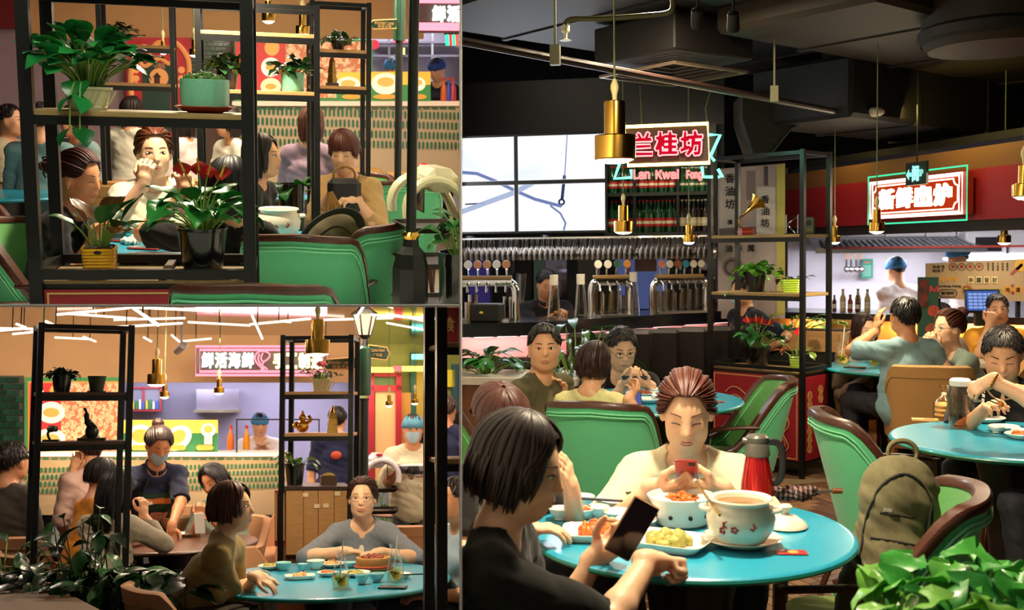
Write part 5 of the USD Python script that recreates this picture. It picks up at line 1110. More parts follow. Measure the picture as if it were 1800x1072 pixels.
cv=[Zp(u,v,2.5)for u,v in((1306,168),(1318,195),(1345,225),(1400,232))]
dk=Polygon([(0,0),(.9,0),(.9,-.12),(.62,-.16),(.40,-.28),(.22,-.5),(.1,-.52),(0,-.2)])
thing(R3,'duct_elbow','curved dark duct elbow below the ceiling pipe, over the photo mural','duct',[P('elbow',mv(plate_xz(dk,.5,0),s=.95),DUCT),P('seam',tube([(.88,-.003,-.11),(.6,-.003,-.15),(.37,-.003,-.27),(.2,-.003,-.48)],.012,6),DUCTB)],T4(Yp(1305,165,8.6),rz_=.15))
pa,pb=Zp(790,68,2.6),Zp(1830,264,2.6)
pp=[P('pipe',tube([pa,pb],.022,10),mat('#3a2620',.5))]
for u,v in((976,97),(1361,165),(1646,216)):c=Zp(u,v,2.6);pp.append(P('clamp',cat(box(.05,.05,.10,c+V(0,0,-.05)),box(.012,.012,1.5,c+V(0,0,.05))),mat('#8f8a68',.5)))
for u,v in((1538,197),(1764,252)):c=Zp(u,v,2.6);pp.append(P('junction',ball(.05,c,(1.4,1.4,.7),2),mat('#c9bba8',.5)))
thing(R3,'sprinkler_pipe','long dark ceiling pipe with clamps running back over the room','pipe',pp)
dc=Zp(1183,131,2.76);sq=.34
df=[P('housing',mv(box(2*sq+.06,2*sq+.06,.24,(0,0,.075),.01)),DUCTB)]
for i in range(6):
    a,b=sq*(1-i*.155),sq*(1-i*.155)-.025;df.append(P('louver',mv(cat(*[xf(beam((-a,-a,.0),(a,-a,.0),.022,.016),T4((0,0,.012*i),rz_=k*pi/2))for k in range(4)])),mat('#4a3d33',.45,metal=.4)if i else mat('#7a6a58',.4,metal=.5)))
thing(R3,'ceiling_diffuser','square black ceiling air diffuser above the neon sign','diffuser',df,T4(dc,rz_=pi/4+.08))
sa=Yp(994,52,6.0)
thing(R3,'sprinkler_pipe','slim olive ceiling pipe ending in a sprinkler head above the video wall','pipe',[P('pipe',tube(spline([Yp(1180,-10,6),Yp(1178,20,6),Yp(1150,26,6),Yp(1040,33,6),Yp(998,36,6),Yp(994,44,6)],26),.015,8),mat('#55502c',.5)),P('sprinkler_head',mv(lathe([(.035,-.06),(.010,-.05),(.010,-.02),(.024,-.01),(.024,.02)],14),sa),mat('#d0caa8',.5))])
for i,(u,v)in enumerate(((1226,48),(1289,54))):c=Yp(u,v,5.5);thing(R3,'ceiling_spotlight',['small ceiling spotlight glinting over the hanging pendant cord','small ceiling spotlight beyond the first, over the air diffuser'][i],'spotlight',[P('can',mv(lathe([(.03,0),(.032,.01),(.028,.09),(.01,.10)],18),(0,0,0),rx_=.6),BLACKM),P('lens',mv(cyl(.02,.004),(0,0,-.004),rx_=.6),glow('#ffcf9a',1.2)),P('stem',tube([(0,0,.08),(0,0,.7)],.008,6),BLACKM)],T4(c))
# pendant lamps
def hang(room,px,py,wpx,y,lab,group='brass pendant lamps in the bar room',cord=1.4,power=0,hs=1.0,col=(1,.80,.52),cone=62):
    p=room.Y(px,py,y);r=wpx*y/F/2;thing(room,'pendant_lamp',lab,'pendant lamp',lamp_kind(cord,r,hs*r/.10),T4(p),group)
    if power:down_light(room,p-V(0,0,.012),r*.8,power,col,cone)
hang(R3,1081,281,72,4.2,'large brass pendant lamp hanging in front of the neon sign',power=9,cord=1.9)
hang(R3,1096,408,33,7.9,'brass pendant lamp hanging in front of the bottle shelf, under the neon sign',power=6,cord=2.0)
hang(R3,1211,426,21,8.3,'small brass pendant lamp in front of the hanging glasses',power=4,cord=2.2)
hang(R3,1467,426,19,9.0,'small brass pendant lamp in front of the extractor hood, beside the shelf post',power=4,cord=1.2)
hang(R3,1541,407,26,7.6,'brass pendant lamp hanging at the corner of the orange neon sign',power=34,cord=1.2)
hang(R3,1765,427,21,9.0,'small brass pendant lamp in front of the far kitchen wall',power=8,cord=1.2)
hang(R3,1800,346,36,5.3,'brass pendant lamp cut by the picture edge over the dining man',power=40,cord=1.2)
# lamp over the nearest table hangs just above the picture
tl=V(-.12,3.2,2.42);thing(R3,'pendant_lamp','brass pendant lamp over the nearest turquoise table','pendant lamp',lamp_kind(1.5,.10),T4(tl),'brass pendant lamps in the bar room')
down_light(R3,tl-V(0,0,.02),.08,66,(1,.84,.58),55)
tl2=V(-.45,6.2,3.05);down_light(R3,tl2,.08,42,(1,.82,.55),60);thing(R3,'pendant_lamp','brass pendant lamp over the table of the three young people','pendant lamp',lamp_kind(1.4,.09),T4(tl2+V(0,0,.02)),'brass pendant lamps in the bar room')

# ---- plant shelf
SA,SB=Zp(1410,842,0),None
sa_=math.radians(33);ex=V(-math.cos(sa_),math.sin(sa_),0);ey=V(math.sin(sa_),math.cos(sa_),0)   # ex: towards the left-front post, ey: depth
SM=frame4(V(SA[0],SA[1],0),-ex,ey,V(0,0,1));sw_,sd_=.76,.36
def open_shelf(w,d,zs,top,base=None,post=.032,x0=None,red=True,boardm=None):
    """Black square-tube frame, posts at the corners, boards at heights zs; x runs -w..0, y 0..d."""
    boardm=boardm or BOARD;p=[]
    for X in(-w,0):
        for Y_ in(0,d):p.append(P('post',box(post,post,top,(X,Y_,0)),BLACK))
    for z in(top-post,(base or .08)):
        for Y_ in(0,d):p.append(P('rail',box(w,post*.8,post*.8,(-w/2,Y_,z)),BLACK))
        for X in(-w,0):p.append(P('rail',box(post*.8,d,post*.8,(X,d/2,z)),BLACK))
    for z in zs:
        p.append(P('shelf_board',box(w+.01,d+.02,.022,(-w/2,d/2,z-.022),.003),boardm));p.append(P('board_rail',box(w,post*.7,.03,(-w/2,0,z-.052)),BLACK))
    if base and red:
        p.append(P('base_box',box(w-.02,d-.02,base-.12,(-w/2,d/2,.10)),BLACKM))
        p.append(P('front_panel',box(w-.05,.012,base-.16,(-w/2,.002,.12)),REDP,subs=[P('gold_border',plate_xz(sbox(-w+.035,.13,-.035,base-.05).difference(sbox(-w+.042,.137,-.042,base-.057)),.002,-.007),GOLDP)]))
        p.append(P('side_panel',box(.012,d-.05,base-.16,(-.002,d/2,.12)),REDP))
        p.append(P('base_top',box(w-.02,d-.02,.012,(-w/2,d/2,base-.02)),boardm))
    return p
zb3,zs2,zs1,zt3=.745,1.288,1.70,2.28
sp=open_shelf(sw_,sd_,(zs1,zs2),zt3,zb3)
# lettering on the side panel (plane x = 0.005, facing +x)
def side_lines(txt,yc,z_top,pitch=.062,r=.028):
    out=[];ring=union_all([Point(0,-i*pitch-r).buffer(r)for i in range(len(txt))])
    for nm,g,m,off in(('frame_line',ring.boundary.buffer(.0035),GOLDP,.002),('characters',column_text(txt,.036,pitch,1),GOLDP,.002)):
        if nm=='characters':g=affinity.translate(g,0,-.010)
        v,f=extrude(g,.002);out.append(P(nm,(np.stack([.005+v[:,2]+off*0,yc+v[:,0],z_top+v[:,1]],1),f),m))
    return out
sp+=side_lines('行好运大事昌发',.09,.60);sp+=side_lines('有利',.24,.63)
oxp=[(-.30,.40),(-.26,.47),(-.18,.50),(-.12,.44),(-.10,.36),(-.14,.30),(-.10,.22),(-.16,.17),(-.28,.19),(-.40,.16),(-.5,.2),(-.52,.32),(-.46,.42),(-.38,.38)]
sp.append(P('gold_swirl',tube([V(x,-.012,z)for x,z in spline(np.array(oxp),70,closed=True)],.004,6,closed=True),GOLDP))
sp.append(P('gold_swirl',tube([V(-.31+(x+.31)*.88,-.012,.32+(z-.32)*.88)for x,z in spline(np.array(oxp),70,closed=True)],.003,6,closed=True),GOLDP))
for i,t in enumerate((.56,.50)):sp.append(P('gold_swirl',tube([V(x,-.012,z)for x,z in spline(np.array([(-.62,t),(-.5,t+.03),(-.42,t-.02),(-.36,t+.02)]),20)],.004,6),GOLDP))
thing(R3,'plant_shelf','black steel plant shelf on a red base with gold Chinese lettering','shelf',sp,SM)
def onshelf(px,z,M=SM,d=None,dd=.18):
    """Point on a board: keep the pixel column, middle of the depth."""
    o,n=(M@V(0,dd,0,1))[:3],M[:3,1];r_=R.ray(px,440);t=((o-V(0,0,R.H))@n)/(r_@n);q=V(0,0,R.H)+r_*t;return V(q[0],q[1],z)
gr=[P('box',box(.085,.075,.05,(0,0,0),.004),mat('#8e2f24',.4),subs=[P('band',box(.088,.078,.008,(0,0,.02)),mat('#c05a3a',.4))]),P('arm',tube(spline([(-.03,.0,.05),(-.05,.0,.09),(-.04,0,.12),(-.02,0,.135)],14),.006,8),BRASS)]
hn=lathe([(.008,0),(.012,.05),(.024,.10),(.045,.135),(.065,.15),(.062,.15),(.042,.133),(.020,.098),(.006,.05)],32,cap=False);gr.append(P('horn',mv(hn,(-.025,0,.13),ry_=.85),BRASS))
thing(R3,'gramophone','little brass horn gramophone ornament on a red box, on the plant shelf','ornament',gr,T4(onshelf(1311,zs1),rz_=.4,s=1.1))
thing(R3,'lantern_ornament','small twisted metal lantern ornament on the upper board of the plant shelf','ornament',[P('frame',cat(*[beam(a,b,.006)for a,b in(((-.04,-.03,0),(-.04,-.03,.14)),((.04,-.03,0),(.04,-.03,.14)),((-.04,.03,0),(-.04,.03,.14)),((.04,.03,0),(.04,.03,.14)))]),STEEL,stuff=True),P('twist',tube([(.025*math.cos(t),.025*math.sin(t),.005+.02*t)for t in np.linspace(0,6,30)],.006,6),CHROME),P('base',box(.10,.08,.01),BLACKM)],T4(onshelf(1392,zs1)))
thing(R3,'radio_ornament','small green box ornament at the end of the upper board','ornament',[P('case',box(.085,.06,.12,(0,0,0),.012),mat('#4f6046',.5)),P('dial',mv(cyl(.02,.006),(0,-.03,.08),rx_=pi/2),mat('#20241c',.4)),P('knob',mv(cyl(.008,.01),(0,-.03,.03),rx_=pi/2),BRASS)],T4(onshelf(1421,zs1,dd=.25)))
thing(R3,'potted_plant','bright leafy plant in a black pot on the middle board of the plant shelf','plant',plant('tub',.085,.15,'x',14,.13,.10,.06,.05,5,['#4f9a2e','#6db53a','#3c8028'],small=90,trail=2,single=False,lk='oval'),T4(onshelf(1328,zs2)))
thing(R3,'potted_plant','dark trailing plant in a lime green ribbed pot on the middle board','plant',plant('lime',.075,.095,'x',9,.12,.07,.085,.04,8,['#27401c','#3a5a24','#1f3418'],lk='lance'),T4(onshelf(1390,zs2,dd=.2)))
thing(R3,'potted_anthurium','red-flowered anthurium in a black pot on the base of the plant shelf','plant',plant('tub',.095,.15,'x',20,.16,.17,.11,.085,11,['#2c7a34','#3f9a44','#246a30'],flowers=4),T4(onshelf(1332,zb3-.008)))
thing(R3,'potted_plant','croton plant with reddish leaves in a lime pot on the shelf base','plant',plant('lime',.055,.11,'x',12,.10,.15,.085,.04,12,['#7a9a3a','#a8a03a','#8a4a2c'],lk='lance',flowers=1),T4(onshelf(1401,zb3-.008,dd=.12)))
pw=onshelf(1392,0,dd=.95);thing(R3,'wooden_planter','wooden planter box filled with leafy plants behind the plant shelf','planter',[P('box',box(.95,.3,.16,(0,0,.80),.004),LWOOD),P('support',box(.9,.26,.80,(0,0,0)),BLACKM),P('soil',box(.9,.25,.01,(0,0,.955)),SOIL)]+plant('',.3,.0,'x',26,.32,.16,.11,.055,15,['#3f8a34','#5da03a','#8a9a3a'],lk='lance',z0=.96),T4(pw,rz_=-.3))
# planters and plants round the room
pq=Zp(832,664,.80);thing(R3,'leafy_planter','white-topped planter with a bright leafy plant beside the dividing wall','planter',[P('ledge',box(1.3,.5,.05,(0,0,.74),.004),mat('#d8cfc0',.5)),P('front',box(1.25,.46,.74,(0,0,0)),mat('#7a4a2c',.5))]+plant('',.12,.0,'x',34,.16,.16,.20,.085,21,['#2f7a34','#3f8f3c','#1f5a28'],lk='lance',z0=.79),T4((pq[0]+.0,pq[1]+.35,0)))
pq=Yp(1012,690,7.2);thing(R3,'potted_palm','bushy bamboo palm behind the olive-shirted boy and the yellow-shirted girl','plant',plant('tub',.16,.35,'x',64,.34,.80,.26,.065,23,['#2e5a22','#4a7a2c','#1f4420'],lk='lance',single=False,droop=.9),T4((pq[0],pq[1]+.1,0),s=1.05))

# ---- tables and chairs
TT=dict(front=V(-.157,3.28,0),left=V(-.54,6.15,0),right=V(1.167,5.11,0),back=V(1.06,8.1,0))
thing(R3,'dining_table','round turquoise table nearest the viewer, set with the clay pot and red flask','table',round_table(.49),TT['front'],'turquoise tables in the bar room')
thing(R3,'dining_table','round turquoise table of the three young people, behind the green chair','table',round_table(.55),TT['left'],'turquoise tables in the bar room')
thing(R3,'dining_table','round turquoise table with the glass jug and bag of buns','table',round_table(.52),TT['right'],'turquoise tables in the bar room')
thing(R3,'dining_table','round turquoise table of the man in the grey-blue shirt','table',round_table(.50),TT['back'],'turquoise tables in the bar room')
GC=Kind(green_chair());TC=Kind(tan_chair())
def chair(room,kind,lab,x,y,yaw,s=.95,nm='dining_chair',g='green upholstered chairs'):thing(room,nm,lab,'chair',kind,T4((x,y,0),rz_=rotyaw(yaw),s=s),g)
chair(R3,GC,'green chair with its back to the viewer, holding the girl in the yellow shirt',-.66,5.42,172,.94)
chair(R3,GC,'green chair half hidden by the dividing wall, beside the olive-shirted boy',-1.28,5.0,80,.95)
chair(R3,GC,'empty green chair beside the red shelf base, pulled up to the middle table',-.06,6.35,-78,.92)
chair(R3,GC,'empty green chair turned away, in front of the red lettered panel',.66,4.95,98,.95)
chair(R3,GC,'green chair holding the olive backpack',.37,3.50,-93,.93)
chair(R3,GC,'green chair of the woman in black, at the bottom edge',-.50,2.28,150,.95)
chair(R3,TC,'tan chair of the man in the grey-blue shirt, seen from behind',1.20,7.55,175,1.0,'tan_chair','tan upholstered chairs')
chair(R3,TC,'tan chair of the woman in glasses at the back table',1.62,8.0,-90,1.0,'tan_chair','tan upholstered chairs')
chair(R3,TC,'tan chair of the woman behind the raised hand',.93,8.75,20,1.0,'tan_chair','tan upholstered chairs')
chair(R3,TC,'tan chair of the man eating with his head down',1.50,5.95,-20,1.0,'tan_chair','tan upholstered chairs')
# ---- things on the tables of the large room
def on(room,kind,nm,lab,c,px,py,rz_=0,z=.752,s=1.0,group=None):return thing(room,nm,lab,c,kind,T4(room.Z(px,py,z),rz_,s=s),group)
FRY=mat('#d8862c',.5,col2='#b33a1c',scale=70);RICE=mat('#e8c88a',.6,col2='#b8692c',scale=60);SALAD=mat('#c9b25a',.5,col2='#7a8a3a',scale=60);MEAT=mat('#8a3f22',.45,var=.4,scale=60)
on(R3,claypot(),'clay_pot','cream clay soup pot with small painted flowers, without its lid','pot',1302,952,s=.80,z=.768)
on(R3,kplate(.115,mat('#e9dfc8',.25,coat=.5)),'saucer_plate','cream plate under the clay soup pot','plate',1303,956)
on(R3,Kind([P('lid',lathe([(.062,0),(.066,.004),(.060,.016),(.035,.034),(.012,.040),(.0005,.041)],40,cap=False),mat('#eadfc8',.3,coat=.5),subs=[P('knob',lathe([(.010,.038),(.008,.048),(.018,.056),(.020,.064),(.014,.070),(.0005,.071)],28,cap=False),mat('#eadfc8',.3,coat=.5))])]),'pot_lid','cream clay lid with a round knob lying beside the soup pot','lid',1381,926)
wb=Kind([P('bowl',lathe([(.085,0),(.09,.004),(.096,.06),(.112,.085),(.115,.095),(.110,.097),(.104,.088),(.088,.03),(.0005,.028)],48,cap=False),PORC)]+[P('vent_hole',mv(cyl(.007,.004,n=16),(.0935*math.cos(a),.0935*math.sin(a),.035),rz_=a+pi/2,rx_=pi/2),mat('#2a1a12',.6))for a in np.linspace(-2.6,-.5,4)]+[P('food',heap(.055,.080,60,.009,5),FRY,stuff=True),P('rice_bed',cyl(.10,.004,(0,0,.078),32),PORC)])
on(R3,wb,'warmer_bowl','wide white bowl with dark vent holes, holding fried food','bowl',1198,918,s=.92)
on(R3,rplate(.10,.075,.02,fill=SALAD,seed=4),'square_plate','square white plate with leftover greens beside the phone of the woman in black','plate',1176,960,rz_=-.3,s=1.2)
on(R3,rplate(.085,.065,.018,fill=FRY,seed=6),'square_plate','white plate heaped with orange fried food, behind the phone','plate',1050,944,rz_=.1,s=1.25)
for i,(px,py,r,h,lab,f)in enumerate([(985,912,.038,.035,'small white bowl nearest the face of the woman in black',None),(1024,910,.040,.03,'white bowl with a bit of food in front of the woman in black',FRY),(1052,909,.036,.035,'plain white bowl behind the orange fried food',None),(1022,890,.046,.035,'white bowl under the long chopsticks',None),(1213,868,.048,.042,'greenish soup bowl in front of the cream-shirted woman',SALAD),(1144,890,.03,.035,'small white cup left of the vent-holed bowl',None)]):
    on(R3,kbowl(r,h,PORC,f),'bowl',lab.replace(' left of',' beside'),'bowl',px,py)
on(R3,kplate(.075),'plate','flat white plate at the far edge of the nearest table','plate',1088,887)
on(R3,kplate(.065),'plate','white plate in front of the square plate with greens','plate',1118,924);on(R3,kplate(.05),'plate','small white plate next to the big white bowl with vent holes','plate',1085,910)
cs=chopsticks()
on(R3,cs,'chopsticks','dark chopsticks lying across the bowl beside the woman in black','chopsticks',1095,882,rz_=pi-.12,z=.79)
on(R3,cs,'chopsticks','dark chopsticks with gold ends pointing at the cream-shirted woman','chopsticks',1150,880,rz_=2.35,z=.78)
thing(R3,'spoon','long gold-handled spoon standing in the soup pot','spoon',[P('handle',tube([R3.Z(1278,890,.90)+V(-.02,.02,-.03),R3.Y(1222,845,3.28)],.004,8),mat('#c9a45a',.25,metal=.9)),P('tip',ball(.007,R3.Y(1222,845,3.28),(1,1,1),1),mat('#d9d2c8',.3))])
ctex=Kind([P('card',box(.09,.05,.0015),mat('#b01c22',.4)),P('emblem',cyl(.016,.0008,(.005,0,.0015),24),mat('#d8a04a',.4)),P('lettering',mv(extrude(text_fit('有利',.03,.012,1),.0006),(-.04,.006,.0015)),mat('#f0d9c0',.5))])
on(R3,ctex,'red_card','small red printed card near the table edge under the pot lid','card',1391,971,rz_=.12,s=.95)
fl=[P('body',lathe([(.058,0),(.060,.006),(.060,.015),(.056,.07),(.046,.135),(.040,.165),(.042,.17)],48),mat('#c01018',.16,metal=.55,coat=.9)),P('collar',lathe([(.042,.168),(.044,.172),(.040,.205),(.036,.215)],40),mat('#6a665c',.35,metal=.3)),P('lid',lathe([(.036,.213),(.038,.217),(.038,.232),(.030,.24),(.0005,.242)],36),mat('#58544a',.35)),P('spout',mv(box(.03,.035,.016,(0,0,0),.004),(-.035,0,.212)),mat('#6a665c',.35)),P('handle',tube(spline([(.034,0,.215),(.075,0,.205),(.085,0,.15),(.075,0,.09),(.056,0,.075)],24),.009,8,flat=(.8,1.3)),mat('#1c1a1a',.4))]
on(R3,Kind(fl),'vacuum_flask','shiny red vacuum flask with a grey lid and black handle','flask',1331,886,s=.97)
uf=Field((-.2,-.09,-.01),(.2,.09,.13),.004);rgu=np.random.default_rng(2)
for i in range(9):a=V(-.12+.02*i,rgu.uniform(-.025,.025),.045);uf.cone(a,a+V(rgu.uniform(.03,.07),rgu.uniform(-.03,.03),rgu.uniform(-.015,.02)),rgu.uniform(.028,.04),.018,.012)
uf.wrinkle(.008,(40,60,60),4)
on(R3,Kind([P('folded_cloth',uf.mesh(),usdkit.material(stage,'/World/Looks/tartan',{'tc':('texture_coordinate',{}),'w':('wave_texture',dict(scale=14.0)),'w2':('wave_texture',dict(scale=11.0,bands_direction='z')),'m':('mix_color',dict(blend_type='add',fac=.5)),'r':('rgb_ramp',dict(ramp=[(0,lin('#15131a')),(.55,lin('#241a22')),(.75,lin('#5a2228')),(1,lin('#8a6a62'))])),'p':('principled_bsdf',dict(roughness=.7))},[('tc.object','w.vector'),('tc.object','w2.vector'),('w.color','m.a'),('w2.color','m.b'),('m.result','r.fac'),('r.color','p.base_color')],surface='p.BSDF'),smooth=True),P('shaft',tube([(.06,0,.05),(.165,.0,.06)],.006,8),STEEL),P('grip',tube([(.155,0,.06),(.20,0,.062)],.013,12),mat('#b87a5a',.25,metal=.8))]),'folded_umbrella','dark tartan folding umbrella with a copper grip beside the red flask','umbrella',1402,884,rz_=.05,s=.72)
# table by the dining man
jug=[P('glass_body',lathe([(.040,0),(.044,.005),(.046,.14),(.040,.165),(.040,.18),(.037,.18),(.037,.165),(.042,.14),(.040,.008),(.0005,.007)],36,cap=False),glass('#fbf6ee',.06,.85),smooth=True),P('ribs',cat(*[tube([(.0455*math.cos(a),.0455*math.sin(a),.01),(.047*math.cos(a),.047*math.sin(a),.14)],.0022,4)for a in np.linspace(0,2*pi,14,endpoint=False)]),glass('#ffffff',.1,.98),stuff=True),P('lid',lathe([(.041,.178),(.043,.182),(.043,.20),(.036,.208),(.0005,.209)],32),mat('#e9e4da',.35)),P('handle',tube(spline([(.042,0,.19),(.085,0,.185),(.092,0,.14),(.088,0,.085)],20),.006,8),mat('#e9e4da',.35)),P('tea',lathe([(.0005,.009),(.038,.009),(.041,.055),(.0005,.055)],28,cap=False),glass('#e6c878',.02,.95))]
on(R3,Kind(jug),'glass_jug','tall ribbed glass jug with a white lid on the turquoise table','jug',1687,752,s=1.12)
bag=[P('bun',cat(mv(lathe([(.0005,0),(.04,.004),(.048,.014),(.04,.026),(.0005,.032)],24,cap=False),(0,0,.0+.026*k))),mat('#c88a3a',.5,col2='#f0d49a',scale=10))for k in range(3)]
bag.append(P('clear_bag',lathe([(.05,0),(.054,.02),(.052,.075),(.034,.10),(.012,.12),(.010,.13),(.024,.165),(.030,.17)],24,cap=False),glass('#fff4e0',.12,.72),smooth=True));bag.append(P('knot',lathe([(.012,.118),(.014,.125),(.012,.132)],12),mat('#efe4cc',.4)))
on(R3,Kind(bag),'bag_of_buns','knotted clear bag with three stacked buns beside the glass jug','bag',1659,734,s=.95)
on(R3,Kind([P('card',box(.13,.09,.004,(0,0,0),.001),mat('#d8b85a',.5)),P('stripe',box(.13,.02,.001,(0,-.03,.004)),mat('#8f2a1c',.5)),P('photo',box(.05,.035,.001,(.02,.015,.004)),mat('#c8762c',.5,var=.5,scale=60))]),'menu_card','yellow printed menu card lying on the table beside the jug','menu',1626,738,rz_=-.1,s=.95)
for px,py,r,lab,f in((1735,741,.085,'large oval white plate with scraps, behind the glass jug',None),(1765,757,.07,'white plate stacked with bowls in front of the dining man',None),(1795,770,.07,'white plate cut by the picture edge on the jug table',FRY)):on(R3,kplate(r,PORC,f),'plate',lab,'plate',px,py)
for px,py,r,lab in((1752,760,.036,'small white bowl on the jug table, nearest the viewer'),(1752,724,.032,'small white bowl at the far edge of the jug table'),(1790,735,.065,'big white bowl in front of the dining man')):on(R3,kbowl(r,r*.75),'bowl',lab,'bowl',px,py)
on(R3,kplate(.05),'plate','white saucer near the front edge of the jug table','plate',1798,764)
# back table
on(R3,carafe(.20),'carafe','glass carafe with a straw on the back table beside the shelf post','carafe',1481,641,s=1.1)
on(R3,carafe(.15,True,False),'carafe','short glass carafe in the middle of the back table','carafe',1537,644,s=1.0)
for px,py,r,lab in((1502,632,.045,'small white bowl on the back table, close to the tall carafe'),(1520,636,.06,'white bowl in front of the woman with the raised hand'),(1637,634,.05,'white bowl in front of the woman in glasses'),(1555,631,.06,'white bowl hidden partly by the grey-blue shirt')):on(R3,kbowl(r,r*.7),'bowl',lab,'bowl',px,py)
on(R3,kplate(.09),'plate','white plate among the bowls of the back table','plate',1548,639)
on(R3,Kind(phone('#26201e')),'phone','dark phone lying at the edge of the back table','phone',1503,646,rz_=1.3)
# table of the three young people
for px,py,r,lab in((1154,692,.045,'pale blue bowl next to the young man in glasses'),(1160,704,.05,'pale bowl on the middle table behind the green chair')):on(R3,kbowl(r,r*.7,PORCB),'bowl',lab,'bowl',px,py)
on(R3,kplate(.10,PORCB,MEAT),'plate','plate of dark leftovers on the table of the three young people','plate',1130,696)
on(R3,kplate(.08,PORCB),'plate','pale plate at the table of the three young people','plate',1140,707)
on(R3,ctex,'red_card','small red printed card on the table of the three young people','card',1258,706,rz_=.1)
# backpack on the green chair
bf=Field((-.24,-.2,-.02),(.24,.2,.62),.007)
bf.cone((0,.0,.14),(0,.0,.40),.115,.10,.05,(V(1,0,0),.68));bf.cone((0,-.02,.06),(0,-.02,.12),.12,.125,.05,(V(1,0,0),.66));bf.cone((0,-.07,.10),(0,-.055,.26),.085,.07,.02,(V(1,0,0),.58));bf.ell((0,.01,.46),(.14,.085,.085),None,.05);bf.wrinkle(.008,(8,8,14),3);bf.wrinkle(.003,(24,24,30),5)
OLV=mat('#6a6244',.85,var=.12,scale=40,bump=.25,bscale=700);DK=mat('#17140e',.8)
def bfs(x,z):
    ys=np.linspace(-.2,.1,60);d=bf.at(np.array([(x,y,z)for y in ys]));return V(x,ys[np.argmax(d<0)]-.002,z)
bp=[P('bag',bf.mesh(),OLV,smooth=True),P('zip',tube([bfs(x,z)for x,z in spline(np.array([(-.13,.16),(-.12,.34),(-.08,.45),(0,.49),(.08,.45),(.12,.34),(.13,.16)]),40)],.005,6),DK),P('pocket_zip',tube([bfs(x,.285+.01*math.cos(x*10))for x in np.linspace(-.10,.10,24)],.004,6),DK),P('pocket_zip',tube([bfs(x,.37-.2*x*x)for x in np.linspace(-.08,.05,16)],.004,6),DK),P('side_strap',tube([bfs(.10,z)+V(.0,-.004,0)for z in np.linspace(.10,.42,16)],.012,6,flat=(1.2,.4)),DK),
      P('top_handle',tube(spline([(-.05,.03,.53),(-.035,.03,.575),(.035,.03,.575),(.05,.03,.53)],16),.009,7),OLV),P('label_tag',box(.03,.004,.010,bfs(-.055,.375)-V(0,.002,0)),mat('#b9b4a4',.5)),P('shoulder_strap',tube(spline([(.10,.09,.5),(.14,.12,.40),(.13,.12,.22),(.10,.08,.08)],20),.02,8,flat=(1.5,.35)),DK)]
bpos=V(.41,3.40,.42);thing(R3,'backpack','olive brown backpack propped on the green chair by the foreground plant','backpack',bp,T4(bpos,rz_=.06,rx_=-.10,ry_=.14)@np.diag([.80,.86,1.02,1]))
# planter of big leaves in the near corner
pq=R3.Z(1735,1105,.80)
pal=['#3f9a3c','#5fb045','#2c7a34','#7ab84a']
fp=[P('planter_box',box(.56,.34,.70,(0,0,0),.01),mat('#3a2a1c',.5,var=.3,scale=5,stretch=(20,2,2))),P('soil',box(.52,.30,.01,(0,0,.70)),SOIL)]
rgp=np.random.default_rng(31)
lvs,stk=[],[]
for i in range(76):
    b=V(rgp.uniform(-.24,.26),rgp.uniform(-.14,.14),.70);e=b+V(rgp.normal(0,.05),rgp.normal(-.02,.05),rgp.uniform(.05,.20+.10*(b[0]>.1)));az=rgp.uniform(0,2*pi);stk.append(tube(spline([b,(b+e)/2+V(0,0,.01),e],6),.003,5));lvs.append(P('leaf',put_leaf(leaf(rgp.uniform(.09,.15),rgp.uniform(.07,.11),'heart',rgp.uniform(.4,1.1),.25,wave=.08,seed=i),e,az,rgp.uniform(-.3,.6),rgp.uniform(-.5,.5)),leafmat(i,pal)))
fp+=[P('stalks',cat(*stk),mat('#6d8f3a',.5),stuff=True)]+lvs
thing(R3,'leafy_planter','planter of broad yellow-green leaves in the near corner, below the backpack','planter',fp,T4((pq[0]+.02,pq[1]+.05,0),rz_=-.15))
pq=R3.Z(1800,985,.85);thing(R3,'potted_plant','lobed-leaf plant at the picture edge behind the broad-leaved planter','plant',plant('tub',.14,.55,'x',34,.20,.42,.13,.11,33,['#2f8a34','#4aa040','#256f2e'],wave=.12),T4((pq[0]+.03,pq[1]+.05,0)))

# ---- people of the large room
Z3=R3.Z
SK,SKD,SKL='#dca47e','#c88a62','#e4b592'
c=person(R3,'woman in a black T-shirt with a dark bob, holding a phone over the nearest table',(914,822),2.62,yaw=93,hpitch=16,s=1.08,lean=.12,hair=('bob',dict(length=.115,n=230,seed=3,full=1.3)),hairc='#20100e',shirt='#0f0d0b',sleeve=.95,h=.0055,fat=1.25,skin=SKL,
           hands=dict(R=dict(p=Z3(1140,985,.80),d=V(.85,.45,-.25),n=V(.3,-.4,-.9),pose='fist'),L=dict(p=Yp(1046,980,2.90),d=V(.75,.05,.62),n=V(-.3,-.8,.4),pose='hold')),poles=dict(R=V(.1,-.9,-.7),L=V(.3,.2,-1)))
E,W,dn,pn,_=c['H'][-1]
thing(R3,'phone','large dark phone held up by the woman in black','phone',[P('case',box(.078,.165,.009,(0,0,0),.004),mat('#b3805a',.35,coat=.3)),P('screen',box(.072,.158,.001,(0,0,.009)),mat('#181220',.10))],frame4(Yp(1110,928,2.83),unit(V(.82,.25,-.50)),unit(V(.50,.12,.86)),unit(np.cross(V(.82,.25,-.50),V(.50,.12,.86)))))
